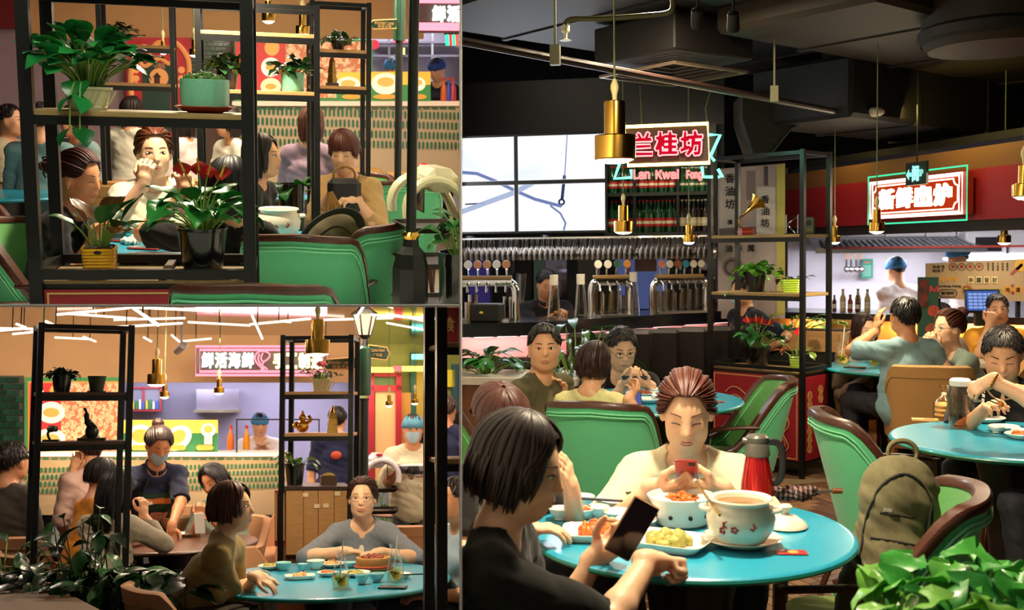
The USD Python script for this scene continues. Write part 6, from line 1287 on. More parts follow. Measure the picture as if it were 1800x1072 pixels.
person(R3,'woman with reddish tied-back hair sitting behind the woman in black',(884,742),3.38,yaw=55,hpitch=26,hroll=-8,s=1.0,lean=.10,hair=('bob',dict(length=.03,n=170,seed=8,bangs=True)),hairc='#3e180d',shirt='#141112',sleeve=.7,h=.006,skin=SKL,extras=('closed','earring'),
       hands=dict(L=dict(p=V(-.52,3.28,.86),d=V(-.1,-.5,.9),n=V(-1,0,.2),pose='relaxed'),R=dict(p=V(-.62,3.02,.80),d=V(.8,.2,0),n=V(0,0,-1))))
c=person(R3,'woman in a cream T-shirt looking down at a red phone',(1207,722),3.72,yaw=2,hpitch=24,s=1.10,lean=.16,fat=1.12,hair=('back',dict(seed=4,n=220,full=1.1)),hairc='#4f2012',shirt='#dacfae',sleeve=.95,h=.006,skin=SKL,extras=('closed',),neck='round',
           hands=dict(R=dict(p=R3.Y(1152,856,3.48),d=V(.95,-.25,.12),n=V(.1,.55,.75),pose='hold'),L=dict(p=R3.Y(1262,856,3.48),d=V(-.95,-.25,.12),n=V(-.1,.55,.75),pose='hold')),poles=dict(R=V(-.9,.1,-.8),L=V(.9,.1,-.8)),
           prints=(lambda c:[P('shirt_print',c['loc'](cat(*[ball(.016,c['S']-c['tu']*(.20+z)+c['r']*x+c['tf']*(lambda ys,D:ys[np.argmax(D<0)])(np.linspace(.3,.02,60),c['Sf'].at(np.array([c['S']-c['tu']*(.20+z)+c['r']*x+c['tf']*y for y in np.linspace(.3,.02,60)]))),(1,.25,1),1)for x,z in((.05,.02),(.06,.0),(.045,.05),(.065,.06))])),mat('#4a4a40',.8),stuff=True)],))
thing(R3,'phone','red-cased phone in the hands of the cream-shirted woman','phone',Kind(phone('#a02a2c')),frame4(R3.Y(1207,826,3.42),V(-1,0,0),unit(V(0,-.75,.45)),unit(np.cross(V(-1,0,0),V(0,-.75,.45)))))
person(R3,'young man in an olive T-shirt turning towards the viewer',(957,612),5.62,yaw=12,byaw=62,hpitch=2,s=1.03,male=True,lean=.02,hair=('short',dict(seed=5,n=150)),hairc='#15100f',shirt='#5b553a',sleeve=.95,h=.008,skin=SK,hands=dict(L=dict(p=R3.Y(988,700,5.75)),R=dict(p=R3.Y(960,760,5.4))))
person(R3,'young woman in a pale yellow T-shirt seen from behind',(1043,642),5.52,yaw=165,hpitch=8,s=.95,lean=.03,hair=('long',dict(length=.10,seed=6,n=170,full=1.1)),hairc='#2a1210',shirt='#dcd69a',sleeve=.95,h=.008,skin=SK,hands=dict(R=dict(p=R3.Z(1105,700,.86),d=V(.3,.7,.4),n=V(-.4,0,.8),pose='hold'),L=dict(p=R3.Z(1010,700,.80))))
thing(R3,'phone','phone showing a lit blue page, propped up by the girl in yellow','phone',Kind(phone('#22232a',glow('#6a6fb0',.7))),frame4(R3.Y(1114,690,5.78),unit(V(1,.25,.12)),unit(V(-.15,.3,.9)),unit(np.cross(V(1,.25,.12),V(-.15,.3,.9))))@T4((0,-.076,0)))
person(R3,'young man in glasses and a dark T-shirt leaning over his phone',(1093,613),6.72,yaw=20,hpitch=22,s=1.08,male=True,lean=.22,hair=('short',dict(seed=7,n=170)),hairc='#17110f',shirt='#1f1a1b',sleeve=.95,h=.008,skin=SKL,extras=('glasses',),hands=dict(R=dict(p=R3.Y(1098,674,6.42),d=V(.6,-.5,.3),n=V(0,.3,.9),pose='hold'),L=dict(p=R3.Y(1140,676,6.42),d=V(-.6,-.5,.3),n=V(0,.3,.9),pose='hold')))
thing(R3,'phone','dark phone held flat by the young man in glasses','phone',Kind(phone('#2a2c3a')),frame4(R3.Y(1116,668,6.36),V(1,0,0),unit(V(0,-.8,.6)),unit(V(0,.6,.8)))@T4((0,0,0),rz_=pi/2))
person(R3,'bartender in dark clothes standing behind the beer taps',(961,500),8.85,yaw=25,hpitch=24,s=1.0,male=True,sit=False,hair=('short',dict(seed=9)),hairc='#0f0c0c',shirt='#15121a',sleeve=2.0,h=.012,skin=SKD,collar='#15121a',zhip=.86,hands=dict(L=dict(p=R3.Y(985,553,8.5),d=V(.3,-.6,.3),pose='hold'),R=dict(p=R3.Y(965,560,8.5))))
person(R3,'man in a grey-blue shirt seen from behind, raising one hand to his face',(1590,556),7.62,yaw=205,hpitch=-4,s=1.05,male=True,lean=.04,fat=1.1,hair=('short',dict(seed=10,n=170)),hairc='#120e0e',shirt='#7f9fa6',sleeve=.85,h=.009,skin=SKD,hands=dict(L=dict(p=R3.Y(1540,580,7.88),d=V(.1,.1,.95),n=V(.9,.2,0),pose='relaxed'),R=dict(p=R3.Z(1640,628,.84))),poles=dict(L=V(-1.0,-.1,-.55)))
person(R3,'woman in beige with long brown hair behind the raised hand',(1521,580),8.55,yaw=22,hpitch=8,s=1.0,lean=.06,hair=('long',dict(length=.16,seed=12)),hairc='#2c1610',shirt='#c9a87e',sleeve=.9,h=.011,skin=SKL,extras=('smile',))
person(R3,'woman in glasses and a grey-green knit top, smiling with clasped hands',(1667,577),7.95,yaw=-62,hpitch=2,s=1.06,lean=.16,hair=('bun',dict(seed=13)),hairc='#4a2414',shirt='#75857a',sleeve=.9,h=.009,skin=SKL,knit=True,extras=('glasses','smile'),hands=dict(R=dict(p=R3.Y(1648,606,7.8),d=V(-.5,0,.6),n=V(0,1,0),pose='fist'),L=dict(p=R3.Y(1650,612,7.72),d=V(-.5,0,.6),n=V(0,1,0),pose='fist')))
person(R3,'boy in a yellow T-shirt resting his cheek on one hand',(1753,545),9.0,yaw=-2,hroll=-6,s=1.0,male=True,lean=.05,hair=('short',dict(seed=14)),hairc='#120d0c',shirt='#d9951a',sleeve=.9,h=.011,skin=SK,hands=dict(R=dict(p=R3.Y(1740,571,8.86),d=V(.2,0,1),n=V(.2,1,0),pose='fist'),L=dict(p=R3.Y(1795,600,8.8))))
person(R3,'man in a black polo shirt bending over his food',(1763,622),5.62,yaw=-14,hpitch=30,s=1.08,male=True,lean=.20,fat=1.1,hair=('short',dict(seed=15,n=200)),hairc='#16110f',shirt='#131112',sleeve=.85,h=.008,skin=SK,extras=('closed',),collar='#131112',hands=dict(R=dict(p=R3.Z(1725,725,.84),pose='hold'),L=dict(p=R3.Z(1830,720,.84))))
c=person(R3,'diner at the picture edge, only one bare arm with a gold bracelet in view',(1935,585),4.95,yaw=-92,s=1.0,lean=.02,hair=('bob',dict(seed=16,n=60)),shirt='#2a2630',sleeve=.8,h=.008,skin=SKL,hands=dict(L=dict(p=R3.Y(1742,668,4.86),d=V(-.8,.1,-.55),n=V(0,.5,-.8),pose='pinch'),R=dict(p=V(1.45,5.2,.80))),poles=dict(L=V(.6,-.3,-.5)))
E,W,dn,pn,_=c['H'][-1]
br=unit(W-E);xx_=unit(np.cross(br,(0,0,1)));yy_=np.cross(br,xx_);thing(R3,'bracelet','gold bead bracelet on the bare arm at the picture edge','bracelet',[P('bead',ball(.0065,W-br*.012+(xx_*math.cos(t)+yy_*math.sin(t))*.033,(1,1,1),1),BRASS)for t in np.linspace(0,2*pi,16,endpoint=False)])
tp_=R3.Y(1757,706,4.86);thing(R3,'chopsticks','dark chopsticks lifting a morsel, held by the bare arm','chopsticks',[P('chopstick',tube([W+dn*.07,tp_],[.0035,.0025],6),SOYB),P('chopstick',tube([W+dn*.09+V(.012,0,-.012),tp_+V(-.006,0,-.010)],[.0035,.0025],6),SOYB),P('morsel',mv(heap(.010,-.012,6,.009,4),tp_),FRY,stuff=True)])
person(R3,'cook in white with a blue hair cap, back turned at the kitchen stove',(1574,474),11.3,yaw=-150,hpitch=12,s=1.03,male=True,sit=False,lean=-.05,hair=('cap',{}),shirt='#e8dfdc',sleeve=.9,h=.013,skin=SK,extras=('mask',),zhip=.90,fat=1.12,hands=dict(L=dict(p=R3.Y(1552,528,11.7)),R=dict(p=R3.Y(1592,530,11.75))))
person(R3,'second cook with a blue hair cap behind the tan banner',(1683,452),11.2,yaw=-75,hpitch=14,s=1.0,male=True,sit=False,hair=('cap',{}),shirt='#e8dfdc',sleeve=.9,h=.013,skin=SK,zhip=.92)
person(R3,'hooded person in grey behind the woman in glasses, back turned',(1655,560),9.3,yaw=160,s=1.0,lean=.08,hair=('short',dict(seed=18)),hairc='#1a1210',shirt='#9c958c',sleeve=2.0,h=.012,hpitch=20)
person(R3,'staff member in dark blue with a face mask behind the plant shelf',(1305,512),8.9,yaw=-60,s=.98,sit=False,male=True,hair=('short',dict(seed=19)),shirt='#171c30',sleeve=.9,h=.012,skin=SK,extras=('mask',),zhip=.84)
thing(R3,'dining_table','pale table with bowls in front of the boy in yellow','table',round_table(.5,mtop=mat('#d8c8b8',.35),mrim=mat('#8a6a4a',.4)),V(R3.Y(1760,600,8.62)[0],8.55,0))
for i,px in enumerate((1712,1735,1766,1785)):on(R3,kbowl(.05,.04),'bowl','white bowl before the boy in yellow, '+ORD[i]+' from the hooded person','bowl',px,612+2*(i%2),group='bowls on the pale table of the boy in yellow')
thing(R3,'service_table','pale side table with stacked white plates behind the back turquoise table','table',[P('tabletop',box(.8,.5,.04,(0,0,.71),.005),mat('#d8c0a8',.4)),P('apron',box(.76,.46,.06,(0,0,.65)),mat('#a8743c',.5))]+[P('leg',beam((sx*.36,sy*.2,.65),(sx*.36,sy*.2,0),.04),mat('#7a4a28',.5))for sx in(-1,1)for sy in(-1,1)],T4((R3.Y(1490,605,9.2)[0],9.2,0)))
# ================================================================ the room of the waitress (below, divider side)
def quad(room,pts,y,th=.02):return plate_xz(Polygon([tuple(room.Y(u,v,y)[[0,2]])for u,v in pts]).buffer(0),th,y)
def rq(room,u0,v0,u1,v1,y,th=.02):return quad(room,[(u0,v1),(u1,v1),(u1,v0),(u0,v0)],y,th)
def disc(room,u,v,ru,rv,y,th=.01,rot=0):return quad(room,[(u+ru*math.cos(t)*math.cos(rot)-rv*math.sin(t)*math.sin(rot),v+ru*math.cos(t)*math.sin(rot)+rv*math.sin(t)*math.cos(rot))for t in np.linspace(0,2*pi,28,endpoint=False)],y,th)
def word(room,s_,u,v,w,h,y,m,wt=2,cjk=True,th=.006):a=room.Y(u,v+h,y);b=room.Y(u+w,v,y);return plate_xz(at_xz(text_fit(s_,b[0]-a[0],b[2]-a[2],wt,cjk),a[0],a[2]),th,y)
BEIGE=mat('#c99b6c',.7,var=.04,scale=2);CREAMM=mat('#e3cba6',.6);GREENT=mat('#2f6a4a',.3,var=.25,scale=30,coat=.4);DISHW=mat('#f4ead6',.4);FOOD=mat('#d8923c',.6,col2='#f0dca8',scale=24);SEAF=usdkit.material(stage,'/World/Looks/seafood',{'tc':('texture_coordinate',{}),'v':('voronoi_texture',dict(scale=21.0,detail=2.0)),'r':('rgb_ramp',dict(ramp=[(0,lin('#f8e4c0')),(.25,lin('#f5c48a')),(.5,lin('#ee8a5a')),(.75,lin('#f2d0a0')),(1,lin('#c8744a'))])),'p':('principled_bsdf',dict(roughness=.5,emission_strength=.35))},[('tc.object','v.vector'),('v.distance','r.fac'),('r.color','p.base_color'),('r.color','p.emission_color')],surface='p.BSDF')
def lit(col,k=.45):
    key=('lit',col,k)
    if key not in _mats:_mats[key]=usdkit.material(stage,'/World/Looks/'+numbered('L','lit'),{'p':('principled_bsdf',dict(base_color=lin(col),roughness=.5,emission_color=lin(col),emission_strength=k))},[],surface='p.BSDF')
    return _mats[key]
def picket(room,u0,v0,u1,v1,y,pitch=.035,rows=5):
    a,b=room.Y(u0,v1,y),room.Y(u1,v0,y);g=[];hh=(b[2]-a[2])/rows
    hx=lambda x,z,w,h:Polygon([(x-w/2,z-h*.30),(x,z-h*.5),(x+w/2,z-h*.30),(x+w/2,z+h*.30),(x,z+h*.5),(x-w/2,z+h*.30)])
    for r_ in range(rows):
        for i in range(int((b[0]-a[0])/pitch)):g.append(extrude(hx(a[0]+(i+.5+.5*(r_%2))*pitch,a[2]+(r_+.5)*hh,pitch*.55,hh*.86),.006))
    v,f=cat(*g);return np.stack([v[:,0],y-v[:,2],v[:,1]],1),f[:,::-1]
R=R2
struct(R2,'floor',[P('',box(16,14,.1,(0,7.5,-.1)),mat('#3a2a26',.35,var=.2,scale=4))])
CEIL2=mat('#2a2422',.06,metal=.75);z2c=2.45
struct(R2,'ceiling',[P('',box(14,14,.06,(0,8,z2c)),CEIL2)])
yw=11.3
struct(R2,'wall_back',[P('',rq(R2,-40,560,640,672,yw,.1),BEIGE)])
struct(R2,'wall_left',[P('',box(.1,14,2.5,(-4.2,7.5,0)),mat('#3c2a22',.7))])
tw=[P('grout',rq(R2,-60,660,41,835,yw-.02,.05),mat('#5a5148',.8))]
for r_ in range(15):
    for i in range(8):
        u=-34+i*11.4+(r_%2)*5.7;v=663+r_*11.3
        if u+10<41:tw.append(P('tile',rq(R2,u,v,u+10.3,v+9.6,yw-.035,.015),mat(['#123a2a','#0f3124','#1a4a34','#16402c'][(i*5+r_*3)%4],.18,coat=.5),smooth=False))
struct(R2,'wall_tiled',tw)
# menu wall
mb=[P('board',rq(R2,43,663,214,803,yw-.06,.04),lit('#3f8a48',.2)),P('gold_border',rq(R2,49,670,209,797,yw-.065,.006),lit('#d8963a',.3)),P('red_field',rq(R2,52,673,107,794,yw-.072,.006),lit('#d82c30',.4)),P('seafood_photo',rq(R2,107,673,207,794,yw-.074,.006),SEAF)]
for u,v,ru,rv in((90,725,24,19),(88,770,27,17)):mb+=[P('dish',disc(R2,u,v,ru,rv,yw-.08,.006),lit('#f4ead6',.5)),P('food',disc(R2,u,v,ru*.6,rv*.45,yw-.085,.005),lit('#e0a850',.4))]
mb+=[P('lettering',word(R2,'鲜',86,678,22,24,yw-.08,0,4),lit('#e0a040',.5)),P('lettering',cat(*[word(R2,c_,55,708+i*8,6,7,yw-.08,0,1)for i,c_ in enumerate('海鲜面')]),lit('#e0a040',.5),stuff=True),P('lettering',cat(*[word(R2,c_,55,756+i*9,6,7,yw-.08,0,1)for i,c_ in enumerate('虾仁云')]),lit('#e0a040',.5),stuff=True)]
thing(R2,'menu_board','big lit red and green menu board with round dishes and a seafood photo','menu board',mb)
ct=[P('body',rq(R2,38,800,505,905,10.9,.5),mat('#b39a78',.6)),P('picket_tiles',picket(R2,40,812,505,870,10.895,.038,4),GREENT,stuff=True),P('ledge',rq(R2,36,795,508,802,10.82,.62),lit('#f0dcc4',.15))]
for i in range(30):u=44+i*15.4;ct.append(P('ledge_tile',rq(R2,u,804,u+11,808,10.888,.012),GREENT,smooth=False))
thing(R2,'tiled_counter','long cream counter with green picket tiles and a white ledge','counter',ct)
for t in np.linspace(60,480,5):p=R2.Y(t,800,10.7);area_light(R2,p,V(0,.7,-1),.9,.04,1.6,(1,.75,.45),'ledge_light')
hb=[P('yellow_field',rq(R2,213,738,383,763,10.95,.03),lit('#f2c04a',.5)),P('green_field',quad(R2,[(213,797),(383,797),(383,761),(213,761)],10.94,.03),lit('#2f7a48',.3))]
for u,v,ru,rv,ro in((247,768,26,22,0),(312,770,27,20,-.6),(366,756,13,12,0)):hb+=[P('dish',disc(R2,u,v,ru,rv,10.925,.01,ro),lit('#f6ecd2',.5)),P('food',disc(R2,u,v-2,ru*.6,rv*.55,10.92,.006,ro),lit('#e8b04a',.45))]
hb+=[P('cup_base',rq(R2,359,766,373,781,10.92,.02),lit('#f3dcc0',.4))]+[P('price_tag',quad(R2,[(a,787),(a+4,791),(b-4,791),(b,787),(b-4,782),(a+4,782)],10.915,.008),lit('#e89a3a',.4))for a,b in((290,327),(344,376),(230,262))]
thing(R2,'dish_banner','low yellow and green banner of dishes standing on the counter behind the waitress','banner',hb)
# kitchen behind
struct(R2,'wall_kitchen',[P('',rq(R2,190,650,680,850,13.4,.1),mat('#b9b0cc',.35,var=.06,scale=2))])
thing(R2,'kitchen_cabinet','red framed cabinet of bottles on the lilac kitchen wall','cabinet',[P('case',rq(R2,228,680,284,722,13.0,.3),mat('#8f8c9c',.4))]+[P('frame_bar',rq(R2,*q,12.97,.03),mat('#b8303a',.5))for q in((228,680,284,683),(228,720,284,723),(251,680,254,722),(281,680,284,722))]+[P('goods',rq(R2,232+6*i,706-2*(i%3),236+6*i,719,12.96,.04),mat(['#d8c23a','#3a8a4a','#e8e0d8','#4a6ab8'][i%4],.5))for i in range(8)])
thing(R2,'kitchen_hood','grey metal kitchen hood on the lilac wall','hood',[P('canopy',rq(R2,345,684,420,722,12.6,.7),mat('#8a8494',.3,metal=.6)),P('lip',rq(R2,340,720,425,725,12.55,.8),STEEL)])
for u in(300,440,560):p=R2.Y(u,668,12.4);area_light(R2,p,V(0,.35,-1),1.2,.5,13,(.84,.82,1),'kitchen_light')
thing(R2,'sneeze_guard','thin framed glass guard on the counter in front of the cook','glass guard',[P('pane',rq(R2,417,738,560,792,10.7,.012),GLASS)]+[P('rail',rq(R2,*q,10.69,.02),BLACKM)for q in((415,736,562,738.5),(415,736,417.5,796),(560,736,562,796))])
for i,(u,c_)in enumerate(((405,'#d8641c'),(433,'#d88a1c'))):p=R2.Y(u,790,10.75);thing(R2,'sauce_bottle',['orange sauce bottle at the end of the dish banner','amber sauce bottle in front of the cook'][i],'bottle',[P('bottle',lathe([(.03,0),(.034,.01),(.03,.13),(.012,.17),(.012,.2)],18),mat(c_,.3)),P('cap',cyl(.014,.03,(0,0,.2),14),mat('#c0301c',.4))],p)
# neon sign
yn=10.6;PK=glow('#ff8090',2.6);WG=glow('#e6fff2',3.4);YW=glow('#fff2a0',3.4)
ng=[P('backing',rq(R2,343,608,576,660,yn+.03,.03),mat('#4a3a38',.5))]
for(a,b,c_,d)in((344,609,575,659),(351,615,568,653)):ng.append(P('pink_tube',tube([R2.Y(*q,yn)for q in((a,b),(c_,b),(c_,d),(a,d))],.012,7,closed=True),PK))
for i,ch in enumerate('鲜活海鲜'):ng.append(P('character',word(R2,ch,354+i*23.5,619,22,28,yn-.03,0,5,th=.02),WG))
for i,ch in enumerate('手工制造'):ng.append(P('character',word(R2,ch,480+i*22.2,620,20.5,28,yn-.03,0,5,th=.02),YW))
ng.append(P('fish',cat(*[tube(spline([R2.Y(u,v,yn-.02)for u,v in q],18),.008,6)for q in([(464,650),(455,642),(448,630),(452,620),(462,617),(474,622),(472,630),(462,638),(464,650),(470,654)],[(456,622),(454,632),(460,642)],[(462,620),(459,630),(462,636)],[(458,652),(464,645),(470,650)])]),PK,stuff=True))
thing(R2,'neon_sign','pink framed neon sign with white and yellow Chinese characters and a fish','neon sign',ng)
area_light(R2,R2.Y(460,634,yn-.2),V(0,-1,-.2),1.2,.3,10,(1,.72,.6),'neon_light')
# led sticks under the ceiling
LED=glow('#ffd8be',3.2);STK=[((0,577),(160,580),9),((98,553),(228,541),7.5),((118,551),(240,558),8),((0,581),(46,577),9),((28,569),(46,576),8),((81,565),(113,580),7),((23,587),(62,583),9.4),((96,593),(160,596),10),((147,592),(168,600),9.5),((228,537),(278,571),6),((200,562),(326,559),8.5),((253,593),(266,600),9),((302,589),(315,600),9.5),((316,600),(372,595),10),((110,580),(320,568),7.6),((236,540),(372,546),7),((330,566),(440,572),9),((443,554),(461,595),7),((440,570),(545,560),8.2),((500,556),(512,566),9),((570,562),(690,553),7.6),((625,560),(638,540),7),((652,553),(798,562),7.8),((680,564),(760,557),9),((738,560),(752,548),7.2),((540,595),(605,592),10)]
for i,(a,b,y)in enumerate(STK):
    p,q=R2.Y(*a,y),R2.Y(*b,y+.9*(i%3-1));p[2]=min(p[2],z2c-.04);q[2]=min(q[2],z2c-.04);m_=(p+q)/2
    du,dv,mu=b[0]-a[0],b[1]-a[1],(a[0]+b[0])/2;thing(R2,'light_stick',('long ' if abs(du)>80 else 'short ' if abs(du)<30 else '')+('steep ' if abs(dv)>abs(du)*.4 else 'nearly level ' if abs(dv)<4.5 else 'tilted ')+'white light stick, '+['over the tiled wall','over the menu board shelf','near the waitress lamp','over the pink neon','over the yellow neon','around the lantern','over the shop fronts'][min(6,int(mu // 105))]+', '+ORD[sorted(range(26),key=lambda j:STK[j][0][0]+STK[j][1][0]+j*.01).index(i)]+' from the tiled wall','light stick',[P('tube',tube([p,q],.0085,8),LED),P('hanger',tube([m_,V(m_[0],m_[1],z2c)],.004,5),BLACKM)],None,'light sticks under the ceiling')
area_light(R2,V(-.6,10.2,z2c-.1),V(0,1,-.32),5.0,.1,32,(1,.80,.58),'wall_wash_light')
for x,y in((-1.4,7.2),(.4,8.2),(-.4,10),(1.4,9.4)):area_light(R2,V(x,y,z2c-.12),V(0,0,-1),1.3,.06,24,(1,.80,.62),'stick_light')
# lamp post with street signs
pz=R2.Y(641,600,7.9);GRNP=mat('#14402a',.4,coat=.3);lp=[P('post',lathe([(.06,0),(.06,.3),(.035,.36),(.032,1.75),(.038,1.77)],24),mat('#141a16',.4)),P('sign_sleeve',lathe([(.045,1.79),(.05,1.80),(.05,2.13),(.03,2.15)],24),GRNP),P('neck',lathe([(.03,2.14),(.018,2.2),(.05,2.23)],20),BLACKM)]
lp+=[P('lantern_glass',loft(np.array([[(q*math.cos(t),q*math.sin(t),z)for t in np.linspace(0,2*pi,6,endpoint=False)]for q,z in((.045,2.23),(.085,2.38))])),glow('#ffdcae',1.6),smooth=False)]+[P('lantern_bar',beam((.047*math.cos(t),.047*math.sin(t),2.23),(.088*math.cos(t),.088*math.sin(t),2.385),.010),BLACKM)for t in np.linspace(0,2*pi,6,endpoint=False)]+[P('lantern_roof',lathe([(.105,2.38),(.10,2.39),(.04,2.43),(.015,2.445)],6),BLACKM)]
thing(R2,'lamp_post','tall street lamp post with a lit lantern and green street signs','lamp post',lp,T4((pz[0],7.9,0)))
for nm,lab,pts,txt in(('street_sign','green arrow street sign pointing at the pink neon',[(566,640),(574,650),(634,648),(634,627),(574,632)],(('Wonder Lane',576,634,40,6,False),('荷里活里',584,642,30,5.5,True))),('street_sign','green arrow street sign pointing away from the pink neon',[(648,606),(680,611),(685,621),(679,633),(648,629)],(('Canton Road',653,613,23,5,False),('广东道',656,621,16,5.5,True)))):
    thing(R2,nm,lab,'street sign',[P('board',quad(R2,pts,7.88,.02),GRNP),P('edge',tube([R2.Y(*q,7.878)for q in pts],.006,5,closed=True),GOLDP)]+[P('lettering',word(R2,t_,u,v,w,h,7.872,0,0,cj,.003),GOLDP)for t_,u,v,w,h,cj in txt])
sphere_light(R2,None,V(pz[0],7.75,2.33),.04,8,(1,.8,.55),'lantern_light')
# far street side: red door, green and yellow fronts, violet light
struct(R2,'wall_street',[P('',rq(R2,630,585,860,860,12.6,.1),mat('#8a8a3c',.7,var=.15,scale=2))])
dr=[P('door_leaf',rq(R2,660,687,696,845,12.5,.05),lit('#e8b070',.25))]+[P('frame',rq(R2,*q,12.45,.1),mat('#b81c28',.5))for q in((648,655,658,845),(696,655,706,845),(648,655,706,662),(648,677,706,687))]+[P('transom',rq(R2,658,662,696,677,12.5,.04),mat('#5d7a3c',.5))]
struct(R2,'door_1',dr)
for q,c_ in(((706,690,722,845),'#c98a3a'),((722,620,732,845),'#1f5a48'),((732,650,745,845),'#b8962c'),((640,640,649,680),'#5fa884'),((745,640,760,845),'#7a8a80'),((782,650,800,680),'#d8c22a'),((795,640,806,845),'#1f4a58')):struct(R2,'trim_1',[P('',rq(R2,*q,12.5,.06),mat(c_,.6))])
struct(R2,'wall_window',[P('',rq(R2,545,600,640,672,12.2,.05),lit('#b9b4d8',.35))])
for i,(u0,v,u1,c_)in enumerate(((652,650,692,'#ffe25a'),(690,648,708,'#ff5a5a'),(706,648,762,'#ffe25a'),(724,627,756,'#7affe8'),(620,652,637,'#ffffff'))):thing(R2,'shop_neon',['yellow shop neon strip over the red door','red shop neon strip beside the yellow one','second yellow shop neon strip, next to the black post','turquoise shop neon strip under the dark ceiling','short white neon strip beside the lamp post'][i],'neon sign',[P('tube',tube([R2.Y(u0,v,12.2),R2.Y(u1,v,12.2)],.03,8),glow(c_,3.0)),P('bracket',tube([R2.Y((u0+u1)/2,v,12.22),R2.Y((u0+u1)/2,v,12.42)],.02,6),BLACKM)])
area_light(R2,R2.Y(730,590,11.6),V(0,.2,-1),2.0,.6,30,(.7,.55,1),'street_light');area_light(R2,R2.Y(690,640,12.0),V(0,1,-.5),1.2,.2,8,(1,.85,.5),'street_light')
struct(R2,'wall_street',[P('',rq(R2,640,560,860,640,13.0,.1),mat('#28245a',.6))])
thing(R2,'potted_tree','small dark tree in front of the lit red-framed door','plant',plant('tub',.14,.25,'x',40,.26,.75,.12,.05,41,['#2a4a20','#1c3818','#3a5a26'],lk='lance',single=True),T4((R2.Y(676,760,11.9)[0],11.9,0),s=1.05))
rl=[P('panel',rq(R2,779,540,812,602,6.2,.02),mat('#8f1418',.5)),P('lettering',word(R2,'食',782,556,18,28,6.19,0,2),GOLDP)];thing(R2,'hanging_scroll','red hanging scroll with a gold character behind the black shelf post','scroll',rl)
# shelves
def shelf_at(room,u,v_base,y,w,top,zs,yaw,d=.32,post=.034,base=.0,lab='',boardm=LWOOD):
    o=room.Y(u,v_base,y);M=T4((o[0],y,0),rz_=yaw);thing(room,'plant_shelf',lab,'shelf',open_shelf(w,d,zs,top,base,post,red=False,boardm=boardm),M);return M
M2a=shelf_at(R2,228,700,7.0,.51,2.215,(1.805,1.51),math.radians(14),lab='black open shelf with a dark plant and ornaments, in front of the menu board',boardm=mat('#3a2418',.5))
M2b=shelf_at(R2,617,700,7.5,.47,2.205,(1.815,1.53),math.radians(-14),lab='black open shelf with a pink-flowered plant and two gold ornaments')
M2c=shelf_at(R2,902,700,4.6,.32,2.6,(1.975,1.475),0,d=.3,post=.045,lab='black shelf post with wooden boards at the dividing wall')
def son(room,M,x,z,yy=.16):return(M@V(x,yy,z,1))[:3]
thing(R2,'potted_plant','dark drooping plant in a black pot on the shelf before the menu board','plant',plant('tub',.06,.11,'x',20,.07,.06,.055,.03,43,['#16240f','#22341a','#2c4420'],small=60,lk='lance'),T4(son(R2,M2a,-.37,1.805)))
thing(R2,'flower_pot','small empty tapered green pot on the upper board, before the seafood photo','pot',[P('pot',lathe([(.035,0),(.038,.005),(.055,.10),(.05,.10),(.034,.01),(.0005,.009)],24,cap=False),mat('#2f3d20',.5)),P('saucer',cyl(.055,.01,(0,0,-.001),24),BLACKM)],son(R2,M2a,-.17,1.806))
thing(R2,'peacock_ornament','dark long-necked bird ornament on the lower board','ornament',[P('body',ball(.05,(0,0,.055),(.8,.6,1),2),mat('#1d2414',.3)),P('neck',tube(spline([(0,0,.09),(-.03,0,.13),(-.035,0,.17),(-.05,0,.20)],12),[.022]*4+[.016]*4+[.008]*4,8),mat('#1d2414',.3)),P('base',box(.16,.08,.018),mat('#2a1c12',.5))],son(R2,M2a,-.19,1.51))
thing(R2,'bonsai_ornament','small black bonsai ornament on the lower board near the bird','ornament',[P('trunk',tube(spline([(0,0,0),(-.02,0,.05),(.01,0,.09)],10),.008,6),BLACKM),P('foliage',heap(.03,.07,14,.016,9),mat('#16240f',.6),stuff=True),P('base',box(.09,.07,.012),BLACKM)],son(R2,M2a,-.42,1.51))
thing(R2,'potted_plant','plant with pink blossom on the shelf below the yellow neon letters','plant',plant('cream',.07,.09,'x',22,.12,.12,.075,.04,45,['#24381a','#30481f','#3c5526'],lk='lance')+[P('blossom',heap(.035,.19,12,.018,3+k),mat('#d8607a',.5),stuff=True)for k in range(1)],T4(son(R2,M2b,-.23,1.815)))
thing(R2,'gold_figurine','small seated gold figurine on the right shelf board'.replace(' right',' lower'),'ornament',[P('body',ball(.045,(0,0,.045),(1,.8,.95),2),BRASS,smooth=True),P('head',ball(.026,(0,-.005,.105),sub=2),BRASS,smooth=True),P('hat',lathe([(.03,.118),(.012,.13),(.006,.155)],16),BRASS),P('arm',tube(spline([(-.035,0,.07),(-.06,-.02,.05),(-.03,-.04,.04)],10),.012,6),BRASS),P('arm',tube(spline([(.035,0,.07),(.055,-.02,.09),(.04,-.02,.12)],10),.012,6),BRASS)],son(R2,M2b,-.36,1.53))
thing(R2,'gold_tower','little gold tower ornament near the lamp post shelf end','ornament',[P('tier',loft(np.array([[(sx*q,sy*q,z)for sx,sy in((-1,-1),(1,-1),(1,1),(-1,1))]for q,z in((.036,0),(.03,.05),(.034,.052),(.026,.10),(.03,.102),(.02,.14))])),mat('#8a6a2a',.35,metal=.7),smooth=False),P('spire',lathe([(.02,.14),(.012,.16),(.003,.19)],12),BRASS)],son(R2,M2b,-.15,1.53))
